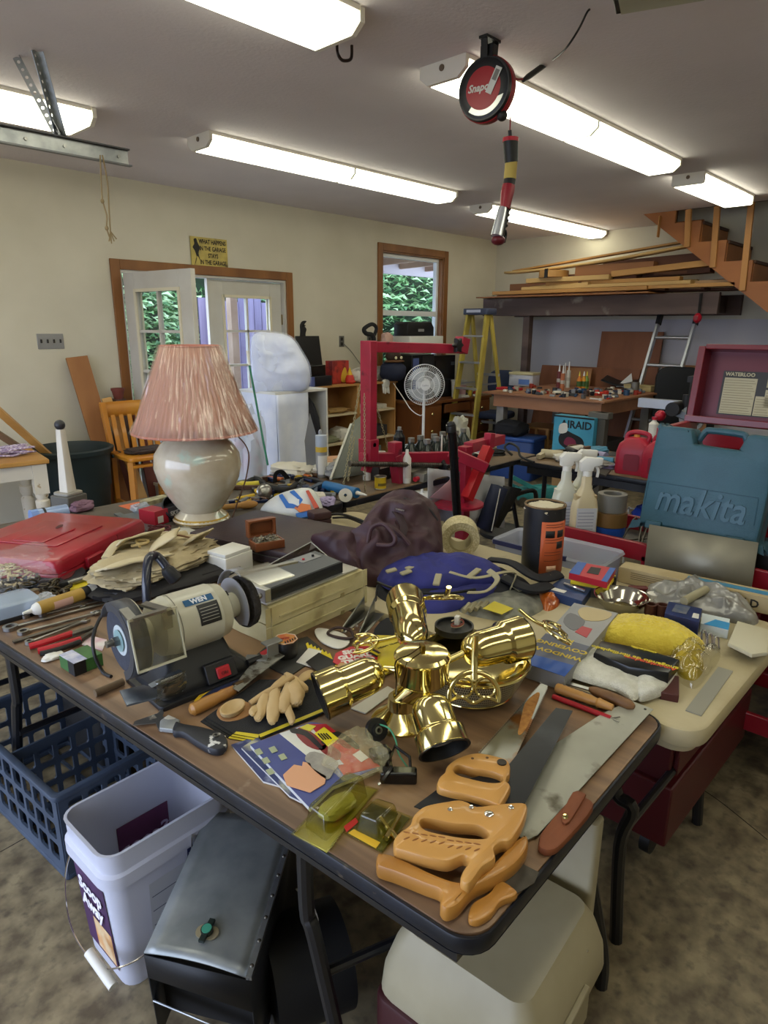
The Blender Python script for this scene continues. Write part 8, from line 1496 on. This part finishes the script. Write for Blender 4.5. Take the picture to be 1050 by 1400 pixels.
# ================================================================ red frame stand
RF = mat('a8203c',.4,c2='941a34',sc=6,coat=.15,wear='5c1424',ws=9,wlo=.64,whi=.72); FY = 2.45
t = thing('red_frame_stand','crimson square steel C-shaped clamp frame on a stand between the tables','frame',Py(610,700,2.2)); t.location.z = 0
a,b,c_,d_ = Py(504,474,FY),Py(504,622,FY),Py(633,477,FY),Py(618,640,FY-.2)
part(t,'upright',RF,bar(a+Vector((0,0,.03)),b-Vector((0,0,.04)),.075,.05,(1,0,0)),True,bev=.004); part(t,'top_arm',RF,bar(a+Vector((0,0,0)),c_,.05,.055),True,bev=.004); part(t,'bottom_arm',RF,bar(b-Vector((.05,0,0.02)),Py(615,626,FY),.05,.075),True,bev=.004)
part(t,'end_block',RF,bar(Py(626,470,FY),Py(636,474,FY),.06,.09),True,bev=.004); part(t,'sleeve',RF,bar(Py(504,600,FY),Py(504,634,FY),.09,.065,(1,0,0)),True,bev=.003); part(t,'bolt',STEEL,cyly(.012,-.045,.045,10).at(Py(504,607,FY)),True); part(t,'clamp_sleeve',RF,bar(Py(540,604,FY),Py(540,626,FY),.055,.06,(1,0,0)),True,bev=.003)
part(t,'short_leg',RF,bar(Py(540,622,FY),Py(546,668,FY),.06,.05,(1,0,0)),True,bev=.003); part(t,'lower_stub',RF,bar(Py(504,630,FY),Py(500,645,FY),.04,.04,(1,0,0)),True)
def star(p,r=.045,w_=.03): return prism([((r if k % 2 == 0 else r*.6)*math.cos(k*PI/6),(r if k % 2 == 0 else r*.6)*math.sin(k*PI/6)) for k in range(12)],-w_/2,w_/2,.006)
part(t,'star_knob',BLK,star(0).rx(90).at(Py(626,472,FY-.06)),True); part(t,'screw_rod',DSTEEL,rod(Py(478,634,FY-.05),Py(603,636,FY-.05),.012,12),True); g = G()
for k_ in range(40): g += al(ring(.0135,.002,10,4),Py(478,634,FY-.05).lerp(Py(603,636,FY-.05),k_/40),Py(603,636,FY-.05))
part(t,'screw_thread',DSTEEL,g,True,kind='stuff'); part(t,'star_knob',BLK,star(0,.05).ry(90).at(Py(606,640,FY-.05)),True)
hx = Py(618,640,2.2); hx = Vector((hx.x+.06,2.2,0)); 
part(t,'black_post',BLKG,tube([Py(616,580,2.1),Py(619,600,2.1),Py(625,705,2.1)],.024,14),True); part(t,'black_cap',BLK,al(lathe([(.026,0),(.027,.03),(.018,.05),(0,.055)],14),Py(617,590,2.1),Py(616,572,2.1)),True)
part(t,'square_post',RF,bar(Py(636,610,2.25),Py(632,720,2.25),.06,.06,(1,0,0)),True,bev=.004); part(t,'cross_tube',RF,bar(Py(615,618,2.25),Py(665,640,2.1),.05,.06),True,bev=.004); part(t,'tube_mouth',BLK,bar(Py(662,637.5,2.108),Py(666.5,640.2,2.095),.04,.048),True)
part(t,'round_plate',RF,cyl(.15,0,.012,36).at(Py(626,690,2.25)),True); part(t,'slanted_tube',mat('b01c24',.35),bar(Py(668,612,2.2),Py(638,682,2.2),.055,.06,(1,0,0)),True,bev=.003); part(t,'far_tube',RF,bar(Py(640,612,2.3),Py(685,600,2.4),.06,.06),True,bev=.003); part(t,'far_stub',RF,bar(Py(668,612,2.32),Py(670,592,2.32),.05,.05,(1,0,0)),True,bev=.003)
part(t,'gusset_plate',mat('a88088',.4,.3),G([tuple(Py(*q,2.26)) for q in ((588,680),(634,640),(634,688))],[(0,1,2)]),True,solid=.008); part(t,'foot_bar',BLK,bar((hx.x-.35,2.2,.03),(hx.x+.35,2.2,.03),.06,.05),True); part(t,'foot_bar',BLK,bar((hx.x,1.9,.03),(hx.x,2.3,.03),.06,.05),True); p_ = Py(632,718,2.25); part(t,'lower_post',RF,bx(p_.x-.03,p_.x+.03,2.22,2.28,.05,p_.z),True)
for k_ in range(5): part(t,'punched_hole',BLK,ell(.008,.004,.008,10,6).at(Py(622+k_*5,624+k_*2.4,2.2)),True)
solo('white_drop_cloth','white cloth hanging behind the red round plate','cloth',mat('b4b6bc',.8),grid(lambda u,v: tuple(Py(585+u*105,640+70*v+12*u,2.32+.05*math.sin(u*9))),16,6),solid=.004)
# black padded things and jack under table D
t = thing('folded_chair','dark navy folded padded chair leaning under the brown tables','chair',Py(690,700,2.2)); t.location.z = 0
part(t,'pad',NAVY,G([tuple(Py(*q,2.25)) for q in ((655,720),(668,728),(690,668),(676,662))],[(0,1,2,3)]),True,solid=.05); part(t,'pad',mat('16171c',.5),G([tuple(Py(*q,2.3)) for q in ((680,722),(712,668),(690,664),(668,715))],[(0,1,2,3)]),True,solid=.02); part(t,'white_piping',WHITEPL,tube([Py(672,726,2.2),Py(684,668,2.2)],.004,6),True)
t = thing('black_stool_base','black curved metal stool base on the floor right of the red stand','stool',Pz(690,730,0)); part(t,'base',BLK,lathe([(.2,0),(.2,.03),(.06,.08),(0,.08)],30)); part(t,'tube_arm',BLKG,tube(crv([(-.3,0,.25),(0,-.05,.32),(.2,-.1,.34),(.24,-.12,.28),(.24,-.12,.06)],6),.018,10))
t = thing('floor_jack','teal hydraulic floor jack standing on the floor under the brown table','jack',Pz(740,688,0),-38); TJ = mat('3a8c8c',.4,c2='2c7474',sc=10); part(t,'side_frame',TJ,prism([(-.26,.05),(.24,.05),(.26,.12),(.05,.17),(-.2,.15),(-.3,.2),(-.28,.1)],-.09,-.07,.004).rx(90)); part(t,'side_frame',TJ,prism([(-.26,.05),(.24,.05),(.26,.12),(.05,.17),(-.2,.15),(-.3,.2),(-.28,.1)],.07,.09,.004).rx(90)); part(t,'cross_plate',TJ,bx(-.2,.22,-.07,.07,.1,.15)); part(t,'lift_arm',TJ,bar((-.05,0,.13),(-.3,0,.26),.05,.04)); 
for x in (-.22,.18): part(t,'wheel',DSTEEL,cyly(.045,-.12,.12,18).t(x,0,.045))
t = thing('blue_tarp_bundle','folded royal blue tarp on a wire shelf beneath the gas cans','tarp',(4.1,1.3,.42)); part(t,'tarp',mat('1c3aa0',.5,bump=.2,bs=10),lump(.2,.32,.07,.15,4,3)); t2 = thing('wire_shelf','low white wire shelf under the brown table','shelf',(4.1,1.3,0)); g = G()
for k_ in range(14): g += rod((-.25,-.5+.077*k_,.4),(.25,-.5+.077*k_,.4),.003,5)
part(t2,'shelf_wires',WHITEPL,g+rod((-.25,-.5,.4),(-.25,.5,.4),.005,6)+rod((.25,-.5,.4),(.25,.5,.4),.005,6),kind='stuff')
for x,y in ((-.25,-.5),(.25,-.5),(-.25,.5),(.25,.5)): part(t2,'leg',WHITEPL,cyl(.008,0,.41,8).t(x,y,0))
# ================================================================ ceiling hung things
t = thing('garage_door_track','galvanised garage door track hanging below the ceiling at the left','track',Py(100,205,3.45)); ry_ = 3.45; E0 = Py(175,215,ry_)
part(t,'web',GALV,bx(-1.6,E0.x,ry_,ry_+.003,E0.z-.04,E0.z+.03),True); part(t,'upper_flange',mat('4c4c4e',.45,.7),bx(-1.6,E0.x,ry_-.025,ry_,E0.z+.027,E0.z+.033),True); part(t,'lower_flange',mat('6c6d70',.4,.8),bx(-1.6,E0.x+.005,ry_-.028,ry_,E0.z-.045,E0.z-.038),True)
for x in (-.02,-.28,-.45): part(t,'bolt',STEEL,cyly(.008,-.008,0,8).t(E0.x+x-.03,ry_,E0.z-.005),True)
def perf(lab,px,py,w_=.036):
    T_ = Pz(px,py,H); B_ = Vector((Py(80,188,ry_).x,ry_+.004,E0.z+.03)); t = thing('perforated_bracket',lab,'bracket',T_); d_ = B_-T_; L_ = d_.length; hs = []; n_ = int(L_/.032); g = prism(rrect(w_,L_,.002,1,0,L_/2),-.0015,.0015,0,[[(.0075*math.cos(a*PI/3),.02+.032*k_+.0075*math.sin(a*PI/3)) for a in range(6)] for k_ in range(n_)])
    q = d_.to_track_quat('Y','X').to_matrix().to_4x4(); part(t,'web',GALV,g.mp(Matrix.Translation(T_) @ q),True); part(t,'side_flange',GALV,bx(w_/2-.001,w_/2+.002,0,L_,-.03,0).mp(Matrix.Translation(T_) @ q),True)
perf('left perforated steel bracket between ceiling and door track',22,78,.032); perf('right perforated steel bracket between ceiling and door track',46,68,.042)
t = thing('hanging_rope','thin knotted tan rope loop hanging from the garage door track','rope',Py(138,212,3.4)); RP = mat('8f7c5a',.9); part(t,'strand',RP,tube(crv([Py(137,212,3.42),Py(138,240,3.42),Py(140,272,3.42),Py(146,295,3.42),Py(146,312,3.42),Py(152,330,3.42)],5),.0035,6),True); part(t,'strand',RP,tube(crv([Py(140,212,3.42),Py(147,250,3.42),Py(149,285,3.42),Py(151,318,3.42)],5),.0035,6),True)
for px,py,r in ((140,275,.009),(146,312,.009)): part(t,'knot',RP,ell(r,r,r*1.3,10,8).at(Py(px,py,3.42)),True)
for k_ in range(4): part(t,'frayed_end',RP,rod(Py(151,316,3.42),Py(149+k_*3.5,333-abs(k_-1)*3,3.42),.003,5),True)
h0 = Pz(462,48,H); solo('ceiling_hook','dark steel U-shaped hook screwed into the ceiling','hook',mat('3a2f2c',.4,.6),tube(crv([Pz(461,50,H),Pz(461,68,H-.03),Py(464,78,h0.y),Py(470,83,h0.y),Py(480,80,h0.y),Py(481,62,h0.y)],5),.0065,8))
ry0 = 1.86
t = thing('cord_reel','red and black retractable cord reel hanging from a ceiling bracket','reel',Pz(670,52,H)); nd = (O-Py(668,125,ry0)).normalized(); nd.z = 0; nd.normalize(); nd = (nd+Vector((-.45,.42,0))).normalized()
c0 = Py(666,124,ry0); k = .0036
q = nd.to_track_quat('Z','Y').to_matrix().to_4x4(); Mr = Matrix.Translation(c0) @ q
def rl(nm,m,g,**kk_): return part(t,nm,m,g.mp(Mr),True,**kk_)
rl('back_shell',mat('8c1420',.35),lathe([(0,-.03),(.115,-.03),(.125,-.015),(.125,.015),(.12,.02)],44)); rl('front_shell',mat('17181b',.4),lathe([(.122,.018),(.118,.03),(.105,.036),(.08,.036)],44,cap=False)); rl('front_disc',mat('9a1522',.35),cyl(.08,.02,.037,40)); rl('front_plate',mat('17181b',.4),cyl(.118,.012,.033,44))
q_ = text('Snapon',.04,.001,bold=.001,shear=.3); ps = [rl('lettering',WHITEPL,q_.t(-.012,.004,.038))]
rl('silver_segment',mat('b9bbb8',.3,.7),prism([(.08*math.cos(math.radians(a)),.08*math.sin(math.radians(a))) for a in range(-130,-20,10)]+[(.101*math.cos(math.radians(a)),.101*math.sin(math.radians(a))) for a in range(-20,-131,-10)],.034,.037))
rl('tag',mat('c9c9c2',.5),bx(-.015,.015,-.05,.05,.04,.0415).rz(-28).t(.05,.02,0)); rl('tag_print',mat('77756f',.5),bx(-.01,.01,-.0,.04,.0416,.042).rz(-28).t(.05,.02,0)); rl('neck',BLK,bx(-.03,.03,.1,.165,-.02,.02),bev=.004); rl('cord_guide',BLK,ell(.022,.022,.022).t(.075,-.105,.0))
tp = Pz(670,52,H); part(t,'ceiling_bracket',BLK,bar(Vector((tp.x-.05,tp.y,H-.006)),Vector((tp.x+.05,tp.y,H-.006)),.04,.01),True)
for s in (-1,1): part(t,'bracket_arm',BLK,bar(Vector((tp.x+s*.04,tp.y,H-.006)),Vector((tp.x+s*.03,tp.y,H-.11)),.03,.006,(1,0,0)),True)
part(t,'hanger_ring',STEEL,ring(.014,.0025,18,6).rx(90).at((tp.x,tp.y,H-.105)),True); part(t,'hang_pin',BLK,bar(Vector((tp.x-.035,tp.y,H-.11)),Vector((tp.x+.035,tp.y,H-.11)),.008,.008),True)
part(t,'red_cord',mat('8c1420',.5),tube(crv([Py(676,75,ry0),Py(684,82,ry0),Py(695,100,ry0),Py(706,108,ry0),Py(715,108,ry0)],6),.004,6),True); part(t,'inline_connector',BLK,tube([Py(715,110,ry0),Py(722,105,ry0),Py(740,92,ry0),Py(752,85,ry0)],.011,10,taper=[.008,.013,.013,.007]),True)
part(t,'supply_cord',BLK,tube(crv([Py(752,85,ry0),Pz(772,68,2.66),Pz(790,42,2.69),Pz(802,18,2.72),Pz(806,13,H-.005)],7),.004,6),True); part(t,'drop_cord',mat('8c1420',.5),rod(Py(698,160,ry0),Py(697,184,ry0),.0035,6),True)
t = thing('trouble_light','red and black hanging work light with yellow tape and silver guard','work light',Py(697,185,ry0)); LP = [Py(697,178,ry0),Py(698,192,ry0),Py(699,222,ry0),Py(697,245,ry0),Py(694,262,ry0),Py(690,285,ry0),Py(681,330,ry0)]
sg = lambda i,j,r,m,nm,f=1,r2=None: part(t,nm,m,tube([LP[i],LP[j]],r,14,flat=f,taper=r2),True)
sg(0,1,.008,BLK,'strain_relief'); sg(1,2,.034,BLK,'handle_head',1,.03); part(t,'red_collar',RED,tube([LP[1]+Vector((0,0,.01)),LP[1]-Vector((0,0,.006))],.036,14),True); sg(2,3,.028,mat('b09a4c',.6),'tape_wrap'); part(t,'grip',BLK,tube([LP[3],LP[3].lerp(LP[4],.6)],.027,14),True); part(t,'red_grip',mat('8c1828',.4),tube([LP[3].lerp(LP[4],.5),LP[4],LP[5]],.026,14,taper=[.029,.031,.022]),True)
part(t,'lamp_guard',mat('c9cdd0',.2,.5),tube([LP[5]+Vector((-.015,0,0)),LP[6]+Vector((-.015,0,.02))],.024,16,taper=[.02,.027]),True); part(t,'lamp_back',BLK,tube([LP[4]+Vector((.02,.01,-.03)),LP[6]+Vector((.022,.01,.02))],.02,14),True); part(t,'end_cap',mat('5c141e',.4),ell(.036,.03,.022).at(LP[6]+Vector((0,0,.005))),True)
for k_ in range(6): part(t,'guard_rib',BLK,ell(.014,.02,.01,10,6).at(LP[5].lerp(LP[6],k_/6)+Vector((.036,.01,0))),True)
part(t,'hang_hook',BLK,tube(crv([LP[6]+Vector((.03,0,.06)),LP[6]+Vector((.06,0,.04)),LP[6]+Vector((.05,0,0))],5),.006,8),True)
p = Pz(842,20,H-.1); t = thing('opener_light','corner of a garage door opener lamp cover at the top picture edge','light',(p.x,p.y,H-.1)); part(t,'housing',mat('3a3c36',.5,.4),bx(-.02,.0,-.28,0,-.0,.1).rz(20).t(-.0,0,0)+bx(-.35,0,-.02,0,0,.1).rz(20),bev=.003); part(t,'lens',film('cfd0b4',.7,.3),bx(-.35,-.02,-.28,-.02,-.01,.09).rz(20))
